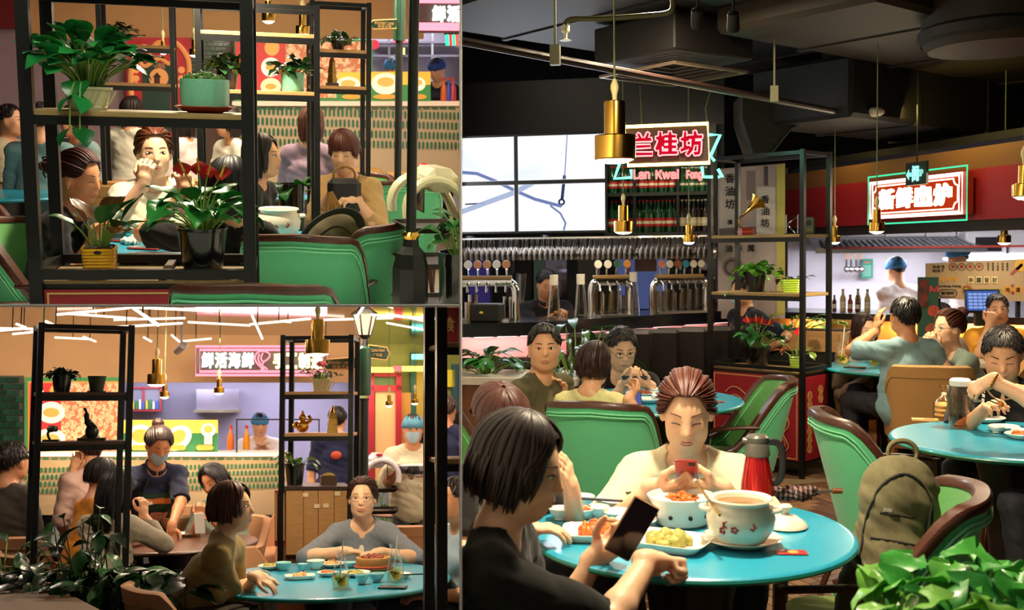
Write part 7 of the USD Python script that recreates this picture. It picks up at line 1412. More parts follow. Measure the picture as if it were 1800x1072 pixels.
# furniture
TAB2=V(R2.Z(580,1015,.75)[0],R2.Z(580,1015,.75)[1],0)
thing(R2,'dining_table','round turquoise table with carafes, in front of the woman in the grey cardigan','table',round_table(.68),TAB2,'tables in the waitress room')
BRT=mat('#6a4434',.35,coat=.3)
for lab,u,v,r_,m in(('round brown table the waitress leans over',300,952,.62,BRT),('round pale table by the tall black shelf post',728,898,.42,mat('#b98a72',.35)),('pale table along the tiled counter behind the phone woman',440,852,.5,mat('#d8b8a0',.4)),('dark table of the man at the tiled wall',75,876,.5,mat('#4a3028',.4))):q=R2.Z(u,v,.75);thing(R2,'dining_table',lab,'table',round_table(r_,mtop=m,mrim=m),V(q[0],q[1],0),'tables in the waitress room')
TP=Kind(tan_chair(33,mat('#b4825c',.7,var=.05,scale=120)))
for lab,u,y,yaw in(('tan chair of the man by the tiled wall',40,8.35,165),('tan chair of the long-haired diner in grey',92,7.3,120),('tan chair of the woman in the tan ribbed top',345,5.72,112),('tan chair pulled out beside the white paper bag',480,6.75,60),('tan chair of the woman in the grey cardigan',650,7.25,-8),('tan chair behind the black post, back to the pale table',745,8.2,175),('tan chair of the woman looking at her phone',398,8.9,-30),('tan chair at the counter table, near the cabinet',480,10.0,-60),('tan chair beyond the phone woman, at the tiled counter',330,9.9,0)):
    thing(R2,'tan_chair',lab,'chair',TP,T4((R2.Y(u,900,y)[0],y,0),rz_=rotyaw(yaw)),'tan chairs in the waitress room')
thing(R2,'sideboard','wooden sideboard with paper labels on its doors','cabinet',[P('top',rq(R2,501,855,616,861,7.55,.4),mat('#3a2418',.4))]+[P('door_panel',rq(R2,a,862,b,975,7.56,.03),LWOOD,subs=[P('label',rq(R2,lx,ly,lx+10,ly+7,7.55,.006),mat('#e8d8b0',.5))])for a,b,lx,ly in((503,533,533-1,866),(534,559,552,886),(560,587,568,885),(588,615,588,864))]+[P('carcass',rq(R2,502,861,616,1010,7.6,.35),mat('#5a3a22',.5))])
thing(R2,'patterned_screen','narrow red patterned screen beside the wooden sideboard','screen',[P('board',rq(R2,483,862,501,960,7.62,.04),mat('#8f1c20',.5)),P('frame',tube([R2.Y(*q,7.61)for q in((485,866),(499,866),(499,950),(485,950))],.006,5,closed=True),GOLDP)])
for lab,u,w in(('dark pot with a trailing plant standing on the sideboard',518,.07),):thing(R2,'potted_plant',lab,'plant',plant('tub',w,.16,'x',14,.10,.12,.09,.06,47,['#4a7a2c','#2f5a24','#6a8a34']),T4(R2.Y(u,855,7.75)))
thing(R2,'napkin_box','wooden napkin box on the sideboard beside the grey cardigan woman','box',[P('box',box(.11,.1,.08,(0,0,0),.004),mat('#4a3018',.5)),P('tissue',ball(.035,(0,0,.08),(1.3,.7,.6),2),mat('#b8943a',.7))],R2.Y(577,856,7.75))
def robot(room,lab,M,col='#d8d2bc'):
    c_=mat(col,.35,coat=.3);fr=[]
    for sd in(-1,1):fr.append(P('side_frame',tube(spline([(sd*.20,.22,.12),(sd*.20,.20,.6),(sd*.19,.12,1.05),(sd*.17,-.02,1.25),(sd*.17,-.16,1.24),(sd*.18,-.22,1.08)],30),.035,10,flat=(.7,1.3)),c_))
    fr+=[P('head',box(.38,.16,.12,(0,-.04,1.20),.04),c_),P('face_screen',xf(box(.28,.006,.12,(0,-.13,1.10)),T4()),mat('#0a0a10',.1)),P('base',box(.46,.5,.16,(0,0,.04),.05),c_),P('red_lamp',ball(.03,(-.16,-.06,1.31),(1,1,.6),2),mat('#c01c24',.3))]
    for z in(.38,.60,.82,1.0):fr.append(P('tray',loft(np.array([[(a*.21*g,b*.20*g-.02,z+dz)for a,b in((-1,-1),(1,-1),(1,1),(-1,1))]for g,dz in((.85,0),(1,.03),(.95,.03),(.84,.012))])),mat('#2a1c14',.4)))
    thing(room,'delivery_robot',lab,'robot',fr,M)
robot(R2,'white arched delivery robot standing behind the lamp post',T4((R2.Y(654,800,9.3)[0],9.3,0),rz_=1.45),'#dcd4d8')
pq=R2.Z(180,1085,.70);rg2=np.random.default_rng(5);pn2=[P('trough',box(1.5,.36,.7,(0,0,0),.01),mat('#1a1412',.5)),P('soil',box(1.42,.30,.01,(0,0,.70)),SOIL)];st,lf=[],[]
for i in range(250):
    x=rg2.uniform(-.72,.5);b=V(x,rg2.uniform(-.13,.13),.70);tall_=rg2.uniform(.02,.17)+(.34*rg2.uniform(.3,1)if-.40<x<-.02 and i%3==0 else 0);az=rg2.uniform(0,2*pi);e=b+V(.10*math.cos(az)+rg2.normal(0,.03),.08*math.sin(az),tall_);st.append(tube(spline([b,(b*.6+e*.4)+V(0,0,.03),e],6),.0035,5));lf.append(P('leaf',put_leaf(leaf(rg2.uniform(.15,.24),rg2.uniform(.06,.09),'lance',rg2.uniform(.4,1.1),.2,seed=i),e,az,rg2.uniform(-.5,.6),rg2.uniform(-.4,.4)),leafmat(i,['#16401c','#1f5526','#2c6a2e','#0f3016'])))
thing(R2,'leafy_planter','long planter of dark lance-leaved plants in front of the grey-clad diner','planter',pn2+[P('stalks',cat(*st),mat('#3a5224',.5),stuff=True)]+lf,T4((pq[0]+.03,pq[1]+.42,0),rz_=-.62))
q=[R2.Z(*a,.76)for a in((-60,1046),(92,1028),(182,1075),(190,1110),(-60,1110))];thing(R2,'ledge_table','greyish wooden ledge in the near corner with a clear stand and card','table',[P('board',extrude(Polygon([tuple(a[:2])for a in q]),.04,.72),mat('#8a7462',.5,var=.12,scale=4,stretch=(3,30,30))),P('cabinet',extrude(Polygon([tuple(a[:2])for a in q]).buffer(-.04),.72,0),mat('#2a1c16',.5))])
thing(R2,'acrylic_stand','small clear acrylic stand on the near ledge','stand',[P('block',box(.09,.05,.05,(0,0,0),.004),glass('#ffffff',.03,.6)),P('clip',ball(.012,(-.02,-.02,.05),sub=1),CHROME),P('clip',ball(.012,(.02,-.02,.05),sub=1),CHROME)],R2.Z(72,1042,.76));thing(R2,'menu_card','brown printed card lying on the near ledge','card',[P('card',box(.14,.06,.003,(0,0,0),.001),mat('#7a4a28',.5)),P('print',box(.08,.04,.001,(0.01,0,.003)),mat('#a87a4a',.5))],T4(R2.Z(106,1050,.76),rz_=.2))
thing(R2,'potted_plant','long-leaved plant in a wooden box at the picture edge below the tiled wall','plant',[P('box',box(.62,.42,.72,(0,0,0),.01),mat('#4a2e1e',.5,var=.2,scale=5,stretch=(25,3,3)))]+plant('',.2,0,'x',18,.20,.24,.26,.075,49,['#1f4a22','#2c5a2a','#16381c'],lk='lance',z0=.73),T4((R2.Y(8,960,6.9)[0],6.9,0)))
# table things
on2=lambda*a,**k:on(R2,*a,**k)
TQ=mat('#9fd0d4',.2,coat=.5)
for u,v,r_,h_,lab,m in((555,1000,.055,.05,'white bowl with a spoon, nearest the grey cardigan',PORC),(498,1002,.048,.045,'pale blue bowl near the hand on the table',TQ),(532,1003,.032,.04,'small pale blue cup between the bowls',TQ),(636,1026,.038,.05,'pale blue tea cup in front of the white plates',TQ),(662,1022,.045,.045,'pale blue bowl beside the tea cup',TQ),(616,997,.045,.03,'shallow pale bowl before the grey cardigan woman',TQ)):on2(kbowl(r_,h_,m),'bowl',lab,'bowl',u,v)
for u,v,r_,lab,f in((475,1000,.075,'white plate with green scraps beside the bent hand',SALAD),(585,996,.085,'white plate of yellow food in the middle of the carafe table',RICE),(575,1012,.06,'small white plate of food behind the first carafe',FRY),(625,1012,.085,'broad white plate of leftovers between the carafes',SALAD),(706,1015,.055,'blue rimmed plate with chopsticks near the second carafe',None)):on2(kplate(r_,PORC,f),'plate',lab,'plate',u,v)
on2(rplate(.085,.055,.02,fill=RICE),'square_plate','oblong white plate of toast near the bent hand','plate',527,1017)
stm=[P('wall',lathe([(.095,0),(.10,.004),(.10,.07),(.092,.072),(.088,.06),(.0005,.058)],36,cap=False),mat('#c98f4a',.6,var=.15,scale=12)),P('band',lathe([(.1005,.03),(.103,.045),(.1005,.06)],36,cap=False),mat('#a87038',.6)),P('tray',dish(.115,.02),mat('#b01c28',.3)),P('food',heap(.06,.06,50,.014,4),MEAT,stuff=True)]
on2(Kind(stm),'steamer_basket','bamboo steamer of brown meat on a red plate','steamer',656,1000)
on2(carafe(.20),'carafe','glass carafe with a straw nearest the viewer, in the middle of the table','carafe',599,1034,s=1.0);on2(carafe(.20),'carafe','glass carafe with a straw and lemon beside the bamboo steamer','carafe',695,1022,s=1.0)
on2(Kind(phone('#20201c',mat('#5a5a50',.3,col2='#1a1a18',scale=200))),'phone','patterned dark phone lying near the table edge','phone',690,1033,rz_=1.2);on2(chopsticks(),'chopsticks','dark chopsticks resting on the blue rimmed plate','chopsticks',696,1012,rz_=-.05,z=.775)
on2(Kind(phone('#3a3a3c',mat('#8fb0a0',.2))),'phone','flat dark phone under the bent hand','phone',432,1027,rz_=1.4)
on2(kbowl(.14,.12,mat('#d8bd92',.4),RICE),'soup_bowl','big tan soup bowl with a ladle on the brown table','bowl',309,934,s=.95);on2(kplate(.09),'plate','white plate on the brown table','plate',328,942);on2(kplate(.06),'plate','small white plate near the phone woman','plate',345,930)
thing(R2,'crumpled_napkin','crumpled white napkin at the elbow of the grey-clad diner','napkin',[P('',heap(.05,.01,30,.018,8),mat('#d8cfc4',.8),stuff=False)],R2.Z(282,948,.755),kind='stuff')
pbg=R2.Y(458,975,6.5);thing(R2,'paper_bag','white patterned paper bag standing behind the tan ribbed top','bag',[P('bag',box(.19,.09,.23,(0,0,0),.004),mat('#d8cfc0',.7,col2='#b9a898',scale=40)),P('handle',tube(spline([(-.05,-.045,.22),(-.04,-.045,.30),(.04,-.045,.30),(.05,-.045,.22)],14),.004,6),mat('#c0b4a4',.6))],(pbg[0],pbg[1],.47))
for px,py,w,y,lab,pw_ in((275,676,30,8.6,'brass pendant lamp over the waitress',26),(558,622,42,6.2,'big brass pendant lamp in front of the yellow neon letters',42),(289,698,16,10.3,'small brass pendant lamp beyond the waitress lamp',6),(385,691,17,10.2,'small brass pendant lamp before the lilac kitchen wall',6),(71,687,10,10.6,'tiny brass pendant lamp before the menu board',4),(684,713,13,11.3,'tiny lamp before the red-framed door',3),(729,709,13,11.3,'tiny lamp beside the red-framed door',3)):hang(R2,px,py,w,y,lab,'brass pendant lamps in the waitress room',cord=max(.1,z2c-R2.Y(px,py,y)[2]-.36*(w*y/F/2/.10)),power=pw_)
cmr=R2.Y(311,618,9.5);thing(R2,'security_camera','small white security camera under the ceiling','camera',[P('body',xf(lathe([(.03,0),(.035,.02),(.035,.13),(.02,.14)],16),T4(rx_=1.2)),mat('#d8d2cc',.4)),P('lens',xf(cyl(.026,.006,(0,0,-.006),16),T4(rx_=1.2)),BLACKM),P('mount',tube([(0,-.08,.04),(0,-.08,z2c-cmr[2])],.012,8),mat('#d8d2cc',.4))],T4(cmr,rz_=.5))
# people
p2=lambda lab,head,y,**k:person(R2,lab,head,y,**k)
p2('woman with a brown bob and tan ribbed top reaching across the table',(408,892),5.85,yaw=76,hpitch=0,s=1.05,lean=.30,hair=('bob',dict(length=.10,seed=21,n=180)),hairc='#4a2416',shirt='#87703f',sleeve=1.15,h=.0075,skin=SKL,knit=True,neck='high',extras=('earring',),trousers='#4a3a22',hands=dict(L=dict(p=R2.Z(448,1015,.83),d=V(.85,-.2,-.4),n=V(.2,0,-1),pose='relaxed'),R=dict(p=R2.Z(455,1012,.80),d=V(.9,.1,-.35),n=V(0,0,-1),pose='relaxed')))
p2('smiling woman in glasses and a grey cardigan, arms folded on the table',(637,875),6.95,yaw=-12,hpitch=2,s=1.06,lean=.12,hair=('back',dict(seed=22,n=190)),hairc='#3c2012',shirt='#767b86',sleeve=1.0,h=.0075,skin=SKL,neck='v',knit=True,extras=('glasses','smile'),hands=dict(R=dict(p=R2.Y(606,968,6.74),d=V(1,-.1,-.1),n=V(0,0,-1)),L=dict(p=R2.Y(668,970,6.70),d=V(-1,-.1,-.1),n=V(0,0,-1))),poles=dict(R=V(-1,0,-.3),L=V(1,0,-.3)),prints=(lambda c:[P('undershirt',c['loc'](ball(1,c['S']-c['tu']*.15+c['tf']*.075,(.075,.05,.12),3)),mat('#d8d0c0',.8),smooth=True)],))
p2('man with short dark hair cut off by the dividing wall',(800,878),6.3,yaw=-75,s=1.05,male=True,hair=('short',dict(seed=23)),shirt='#8fa0b0',sleeve=.9,h=.011,skin=SKD)
def apron(c):
    G=mat('#1a3a2a',.8,var=.08,bump=.1,bscale=400);ys=np.linspace(.32,.0,60);out=[]
    def on_(x,z,e=.006):p0=c['S']+c['r']*x-c['tu']*z;D=c['Sf'].at(np.array([p0+c['tf']*y for y in ys]));i=np.argmax(D<0);return p0+c['tf']*((ys[i]if D.min()<0 else .10)+e)
    def sheet(x0,x1,z0,z1,e,nx=9,nz=14):g=np.array([[on_(x,z,e)for x in np.linspace(x0,x1,nx)]for z in np.linspace(z0,z1,nz)]);b=(g-c['tf']*.004)[::-1];return c['loc'](loft(np.concatenate([g,b]),caps=False,closed=False))
    out.append(P('apron',sheet(-.125,.125,.08,.62,.010),G,subs=[P('orange_strip',sheet(-.125,.125,.11,.145,.016,9,3),mat('#c9702a',.7)),P('name_badge',sheet(.03,.09,.125,.142,.021,3,3),mat('#e8e0d0',.5)),P('lobster_print',sheet(-.10,.03,.22,.34,.016,5,5),mat('#b8503a',.7,col2='#e8c0a0',scale=60)),P('pocket_trim',sheet(-.10,-.0,.45,.47,.016,5,3),mat('#c9702a',.7))]))
    for sd in(-1,1):out.append(P('strap',c['loc'](tube(np.array([on_(sd*(.10-.03*t),.09-t*.12,.012)for t in np.linspace(0,1,8)]),.016,6,flat=(1.2,.4))),G))
    return out
p2('waitress in a navy polo, face mask and green apron leaning over the brown table',(279,782),8.75,yaw=18,hpitch=36,s=1.14,sit=False,lean=.20,hair=('bun',dict(seed=24,n=170)),hairc='#2a1712',shirt='#1c2038',sleeve=.95,h=.0085,skin=SKD,extras=('mask','closed'),zhip=.92,collar='#1c2038',hands=dict(R=dict(p=R2.Z(222,905,.95),d=V(0,-.3,-1)),L=dict(p=R2.Z(302,925,.85),d=V(0,-.3,-1),n=V(0,-1,0))),poles=dict(R=V(-1,0,0),L=V(1,0,0)),prints=(apron,))
p2('long-haired diner in a pale grey sweater seen from behind',(203,862),7.55,yaw=150,hpitch=16,s=1.08,lean=.12,hair=('long',dict(length=.30,seed=25,n=200,full=1.2)),hairc='#0d0a0c',shirt='#a39a88',sleeve=2.0,h=.009,skin=SK,hands=dict(R=dict(p=R2.Y(252,905,7.75),d=V(0,.1,1),pose='hold'),L=dict(p=R2.Z(250,945,.8))),poles=dict(R=V(1,0,-1)))
p2('diner in an orange-yellow top half hidden behind the long-haired one',(178,838),8.35,yaw=120,hpitch=10,s=1.05,lean=.10,hair=('bob',dict(length=.08,seed=26)),hairc='#120c0c',shirt='#c9801c',sleeve=1.2,h=.011,skin=SK)
p2('woman in grey-green with dark hair looking down at a phone',(377,846),8.75,yaw=-35,hpitch=22,hroll=-16,s=1.1,lean=.10,hair=('bob',dict(length=.12,seed=27)),hairc='#150f10',shirt='#7f8674',sleeve=1.0,h=.009,skin=SKD,extras=('closed',),hands=dict(R=dict(p=R2.Y(350,912,8.45),d=V(.2,0,1),n=V(0,1,0),pose='hold'),L=dict(p=R2.Z(385,925,.82))))
thing(R2,'phone','white-cased phone in the hand of the grey-green woman','phone',Kind(phone('#d8d4cc',mat('#c9c4bc',.2))),frame4(R2.Y(349,903,8.40),unit(V(1,.3,0)),unit(V(-.1,.2,1)),unit(np.cross(V(1,.3,0),V(-.1,.2,1))))@T4((0,-.07,0)))
p2('heavy man in a dark grey-brown shirt by the tiled wall, back turned',(24,812),8.3,yaw=140,s=1.1,male=True,fat=1.25,lean=.06,hair=('short',dict(seed=28)),hairc='#17100e',shirt='#3f3830',sleeve=1.0,h=.011,skin=SKD)
p2('diner in a pale pink shirt with a raised hand, in front of the menu board',(158,793),9.6,yaw=-150,hpitch=8,s=1.1,male=True,lean=.08,hair=('short',dict(seed=29)),hairc='#2a1712',shirt='#c9a498',sleeve=1.0,h=.012,skin=SK,hands=dict(R=dict(p=R2.Y(128,828,9.5),d=V(.3,0,1)),L=None))
p2('chef in a white double-breasted jacket and blue cap carrying a metal bowl',(726,754),9.55,yaw=-8,hpitch=6,s=1.06,sit=False,male=True,lean=-.03,hair=('cap',dict(col='#5f9fb8')),shirt='#d8cfae',sleeve=1.0,h=.010,skin=SKD,extras=('mask',),zhip=.88,trousers='#4a4e48',hands=dict(R=dict(p=R2.Y(702,826,9.3),d=V(.8,-.3,-.1),pose='hold'),L=dict(p=R2.Y(752,822,9.3),d=V(-.6,-.4,-.1),pose='hold')),prints=(lambda c:[P('button',c['loc'](ball(.009,c['S']+c['r']*x-c['tu']*z+c['tf']*.145,sub=1)),mat('#e8e0d0',.4))for x in(-.05,.05)for z in(.10,.18,.26)],))
thing(R2,'metal_bowl','wide metal bowl carried by the chef','bowl',[P('bowl',bowl(.17,.09,foot=.35),STEEL),P('contents',ball(.15,(0,0,.075),(1,1,.2),2),mat('#c9c4bc',.6))],R2.Y(728,836,9.22))
p2('cook in white with a blue cap leaning on the counter',(457,746),11.9,yaw=5,hpitch=14,s=1.0,sit=False,male=True,lean=.10,hair=('cap',{}),shirt='#e8dcd8',sleeve=2.0,h=.013,skin=SK,zhip=.92,hands=dict(R=dict(p=R2.Y(452,790,11.6)),L=dict(p=R2.Y(468,790,11.6))))
p2('staff member in dark blue with an orange back print, behind the gold tower',(593,738),10.2,yaw=172,s=1.0,sit=False,male=True,hair=('short',dict(seed=30)),shirt='#1a1e3c',sleeve=.9,h=.012,skin=SK,zhip=.88,prints=(lambda c:[P('back_print',c['loc'](ball(.05,c['S']-c['tu']*.12-c['tf']*.12,(1,.4,.8),2)),mat('#b8442a',.7))],))
p2('man in a navy T-shirt with his back turned, beyond the tall black post',(785,720),9.6,yaw=160,s=1.04,sit=False,male=True,hair=('short',dict(seed=31)),hairc='#3a2418',shirt='#1f2440',sleeve=.9,h=.012,skin=SKD,zhip=.9)
p2('person with dark hair close behind the navy T-shirt',(800,742),11.0,yaw=150,s=1.0,sit=False,hair=('short',dict(seed=32)),shirt='#a08a90',sleeve=.9,h=.014,skin=SK,zhip=.86)
# ================================================================ the room of the plant shelf (above, divider side)
R=R1
struct(R1,'floor',[P('',box(16,12,.1,(0,8,-.1)),mat('#9a8468',.4,var=.15,scale=4))])
struct(R1,'ceiling',[P('',box(14,13,.06,(0,8,2.75)),mat('#4a382a',.7))]);struct(R1,'wall_left',[P('',box(.1,13,2.8,(-4.0,8,0)),mat('#3c2a26',.7))])
y1=11.0
struct(R1,'wall_back',[P('',rq(R1,45,-60,745,68,y1,.1),mat('#d9a56e',.7,var=.03,scale=2))]);struct(R1,'wall_back',[P('',rq(R1,-60,-60,45,50,y1-.1,.1),mat('#7a1018',.6))]);struct(R1,'wall_back',[P('',rq(R1,-60,48,240,300,y1+.02,.1),mat('#a88f98',.6,var=.1,scale=2))])
struct(R1,'wall_back',[P('',rq(R1,240,60,480,330,y1+.02,.1),mat('#6a5448',.7))])
tw=[P('grout',rq(R1,330,66,405,200,y1-.03,.05),mat('#8a8478',.8))]
for r_ in range(12):
    for i in range(8):
        u=331+i*9.6-(r_%2)*4.8
        if 330<=u<396:tw.append(P('tile',rq(R1,u,67+r_*8,u+8.4,73+r_*8,y1-.045,.015),mat(['#1f4a38','#2a5a44','#18402e'][(i+r_)%3],.2,coat=.5),smooth=False))
struct(R1,'wall_tiled',tw)
# red arched artwork
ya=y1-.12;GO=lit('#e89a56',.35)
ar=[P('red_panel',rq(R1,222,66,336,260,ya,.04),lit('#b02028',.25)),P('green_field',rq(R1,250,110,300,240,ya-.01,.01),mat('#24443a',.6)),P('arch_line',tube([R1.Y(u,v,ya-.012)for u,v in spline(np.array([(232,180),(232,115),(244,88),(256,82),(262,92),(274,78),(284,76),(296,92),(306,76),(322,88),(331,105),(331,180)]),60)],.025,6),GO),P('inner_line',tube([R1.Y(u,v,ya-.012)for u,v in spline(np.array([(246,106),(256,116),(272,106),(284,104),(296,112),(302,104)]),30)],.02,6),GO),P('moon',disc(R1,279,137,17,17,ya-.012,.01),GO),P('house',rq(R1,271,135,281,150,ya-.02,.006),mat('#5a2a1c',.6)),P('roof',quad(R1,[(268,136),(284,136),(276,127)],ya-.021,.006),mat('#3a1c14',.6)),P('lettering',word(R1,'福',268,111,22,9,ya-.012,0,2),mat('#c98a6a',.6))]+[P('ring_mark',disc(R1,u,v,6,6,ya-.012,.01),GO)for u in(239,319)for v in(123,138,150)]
thing(R1,'arch_artwork','red and gold arched artwork with a moon disc over a small house','artwork',ar)
# counter with boards
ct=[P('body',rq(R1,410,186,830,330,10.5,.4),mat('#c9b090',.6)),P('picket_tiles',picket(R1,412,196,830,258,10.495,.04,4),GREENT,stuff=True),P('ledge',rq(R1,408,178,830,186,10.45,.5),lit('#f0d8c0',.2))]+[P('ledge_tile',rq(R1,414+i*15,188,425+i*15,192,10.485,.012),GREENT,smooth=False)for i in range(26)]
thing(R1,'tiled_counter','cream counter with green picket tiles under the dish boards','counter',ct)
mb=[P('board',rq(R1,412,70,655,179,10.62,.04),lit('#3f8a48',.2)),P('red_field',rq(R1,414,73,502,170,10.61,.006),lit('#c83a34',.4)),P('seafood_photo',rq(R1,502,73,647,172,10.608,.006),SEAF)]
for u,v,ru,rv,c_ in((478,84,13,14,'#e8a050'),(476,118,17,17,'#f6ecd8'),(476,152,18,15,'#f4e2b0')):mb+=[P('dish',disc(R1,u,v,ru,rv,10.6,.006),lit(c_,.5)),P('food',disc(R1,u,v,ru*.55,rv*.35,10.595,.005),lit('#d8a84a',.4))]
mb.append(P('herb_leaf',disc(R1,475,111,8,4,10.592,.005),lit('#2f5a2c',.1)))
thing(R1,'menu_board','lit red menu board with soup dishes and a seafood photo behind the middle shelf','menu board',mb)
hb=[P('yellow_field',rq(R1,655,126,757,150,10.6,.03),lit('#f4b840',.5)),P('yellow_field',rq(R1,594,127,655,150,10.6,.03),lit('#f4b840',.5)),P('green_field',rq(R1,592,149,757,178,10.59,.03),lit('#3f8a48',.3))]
for u,v,ru,rv in((612,150,22,15),(678,147,25,19),(734,148,14,12)):hb+=[P('dish',disc(R1,u,v,ru,rv,10.575,.01),lit('#f8ecd4',.5)),P('food',disc(R1,u,v-3,ru*.6,rv*.45,10.57,.006),lit('#e8b45a',.45))]
hb+=[P('price_tag',disc(R1,u,170,w,4.5,10.565,.008),lit('#e89a3a',.4))for u,w in((618,17),(677,21),(738,12))]
thing(R1,'dish_banner','yellow and green dish banner standing on the tiled counter','banner',hb)
struct(R1,'wall_kitchen',[P('',rq(R1,590,30,900,230,13.0,.1),mat('#a89fac',.4,var=.12,scale=2))])
thing(R1,'kitchen_shelving','steel kitchen shelving with red trim behind the cooks','shelving',[P('post',rq(R1,u,52,u+4,190,12.6,.05),STEEL)for u in(682,700,758)]+[P('shelf',rq(R1,655,v,810,v+4,12.55,.4),mat('#77737c',.35,metal=.5))for v in(72,96)]+[P('red_trim',rq(R1,690,72,716,75,12.5,.02),mat('#b03a40',.5)),P('tub',rq(R1,700,84,712,96,12.5,.2),mat('#d8c86a',.5))])
for u in(640,760):area_light(R1,R1.Y(u,20,12.2),V(0,.2,-1),1.3,.5,20,(.88,.86,1),'kitchen_light')
ng=[P('backing',rq(R1,728,-5,850,58,10.2,.03),mat('#4a3a38',.5))]+[P('pink_tube',tube([R1.Y(728,v,10.15),R1.Y(850,v+1,10.15)],.018,7),PK)for v in(2,43,50)]+[P('character',word(R1,ch,760+i*26,10,24,28,10.15,0,6,th=.02),WG)for i,ch in enumerate('鲜活')]
thing(R1,'neon_sign','pink and white neon sign at the upper corner by the dividing wall','neon sign',ng)
thing(R1,'shop_neon','small yellow and turquoise neon sign above the dish banner','neon sign',[P('yellow_tube',tube([R1.Y(612,79,11.6),R1.Y(652,79,11.6)],.035,8),glow('#ffe23a',2.0)),P('turquoise_tube',tube([R1.Y(612,69,11.6),R1.Y(645,69,11.6)],.03,8),glow('#5affd8',1.6)),P('red_dot',ball(.05,R1.Y(658,78,11.6)),glow('#ff3a4a',1.6)),P('hanger',tube([R1.Y(630,66,11.6),R1.Y(630,66,11.6)+V(0,0,.7)],.006,5),BLACKM)])
thing(R1,'shop_neon','striped red and green neon column at the kitchen end','neon sign',[P('tube',tube([R1.Y(u,60,11.6),R1.Y(u+1,80,11.6)],.022,8),glow(c_,1.8))for u,c_ in((786,'#3affb0'),(791,'#ff3a4a'),(797,'#3affb0'),(802,'#ff5a3a'))]+[P('bracket',rq(R1,782,57,806,61,11.58,.06),BLACKM)])
# shelves
SM1=T4((R1.Y(437,300,4.2)[0],4.2,0),rz_=math.radians(-3));w1=R1.Y(437,300,4.2)[0]-R1.Y(50,300,4.2)[0]
thing(R1,'plant_shelf','big black plant shelf in front with a red base, framing the diners','shelf',open_shelf(w1,.40,(1.412,),1.86,.795,.045,boardm=BOARD)+[P('top_board',box(w1,.42,.03,(-w1/2,.2,1.86)),BOARD),P('cross_rail',box(.03,.40,.012,(-w1*.42,.2,.80)),mat('#5a4a38',.5))],SM1)
s1=lambda px,z,dd=.16:(lambda o:V(R1.Y(px,200,o[1])[0],o[1],z))((SM1@V(-.4,dd,0,1))[:3])
thing(R1,'potted_pothos','lush pothos in a cream ribbed pot, trailing over the shelf','plant',plant('cream',.085,.085,'x',62,.15,.23,.125,.10,51,['#1f7a3c','#2a8a44','#17602e','#35954a'],trail=2,tilt=1.0,lift=.35),T4(s1(156,1.412)))
thing(R1,'planter_pot','glazed green pot of low succulents on a red saucer','plant',pot('green',.092,.115)+[P('saucer',mv(dish(.115,.024),(0,0,-.012)),mat('#9a3424',.4,coat=.3)),P('succulent',heap(.075,.11,60,.014,6),mat('#4a6a2c',.6,var=.3,scale=60),stuff=True)],T4(s1(361,1.424)))
thing(R1,'potted_plant','single upright plant in a ribbed yellow pot on the shelf base','plant',plant('yellow',.066,.098,'x',12,.06,.20,.17,.085,53,['#2c6a34','#3a7a34','#8a5a34'],lk='oval',tilt=.4,lift=.75,droop=.35),T4(s1(165,.797)))
thing(R1,'potted_anthurium','red anthurium with heart leaves in a glossy black pot on the shelf base','plant',plant('tub',.098,.175,'x',28,.15,.20,.14,.11,55,['#2f8a3a','#3f9a44','#256f2e'],flowers=4,lift=.15),T4(s1(351,.797)))
def fr(u,y,w,top,zs,yaw,lab,d=.32,post=.03):M=T4((R1.Y(u,100,y)[0],y,0),rz_=yaw);thing(R1,'plant_shelf',lab,'shelf',open_shelf(w,d,zs,top,0,post,red=False,boardm=LWOOD),M);return M
A_=fr(303,7.8,.46,2.1,(1.78,1.53),.0,'thin black shelf in front of the red arched artwork');B_=fr(557,5.9,.60,1.95,(1.80,1.505),-.02,'black shelf with two potted plants behind the front shelf post');C_=fr(648,7.2,.36,2.08,(1.78,1.55),0,'thin black shelf with a bushy plant before the dish banner')
for lab,M,x,z,a in(('small dark plant on the thin shelf over the red artwork',A_,-.34,1.78,('tub',.05,.10,'x',14,.09,.06,.06,.03,57,['#2c3a1c','#3a4a24'])),('leafy plant with orange buds in a grey-green pot',B_,-.12,1.505,('green',.062,.10,'x',20,.10,.10,.07,.045,59,['#1f5a2c','#2a6a34','#184a24'])),('dark bushy plant half hidden by the front shelf post',B_,-.46,1.505,('tub',.06,.11,'x',26,.09,.10,.06,.045,61,['#1f4a24','#2c5a2a','#5a7a2c'])),('round bushy plant on the upper board beside the yellow neon',C_,-.18,1.78,('tub',.05,.06,'x',20,.10,.07,.05,.035,63,['#2c5a24','#3a6a2c','#244a1c']))):thing(R1,'potted_plant',lab,'plant',plant(*a,small=40),T4(son(R1,M,x,z)))
thing(R1,'gold_tower','small gold tower ornament in front of the dish banner','ornament',[P('tier',lathe([(.035,0),(.026,.08),(.03,.085),(.018,.15),(.022,.155),(.004,.19)],4),mat('#8a6a2a',.35,metal=.7),smooth=False),P('plinth',box(.08,.08,.02,(0,0,-.001)),mat('#3a2a18',.5))],son(R1,C_,-.22,1.55))
thing(R1,'potted_plant','broad-leaved plant low behind the right hand shelf post'.replace('right hand ','front '),'plant',plant('tub',.09,.9,'x',18,.18,.18,.15,.10,65,['#2f7a34','#3f8f3c','#1f5a28']),T4((R1.Y(512,260,7.4)[0],7.4,.0)))
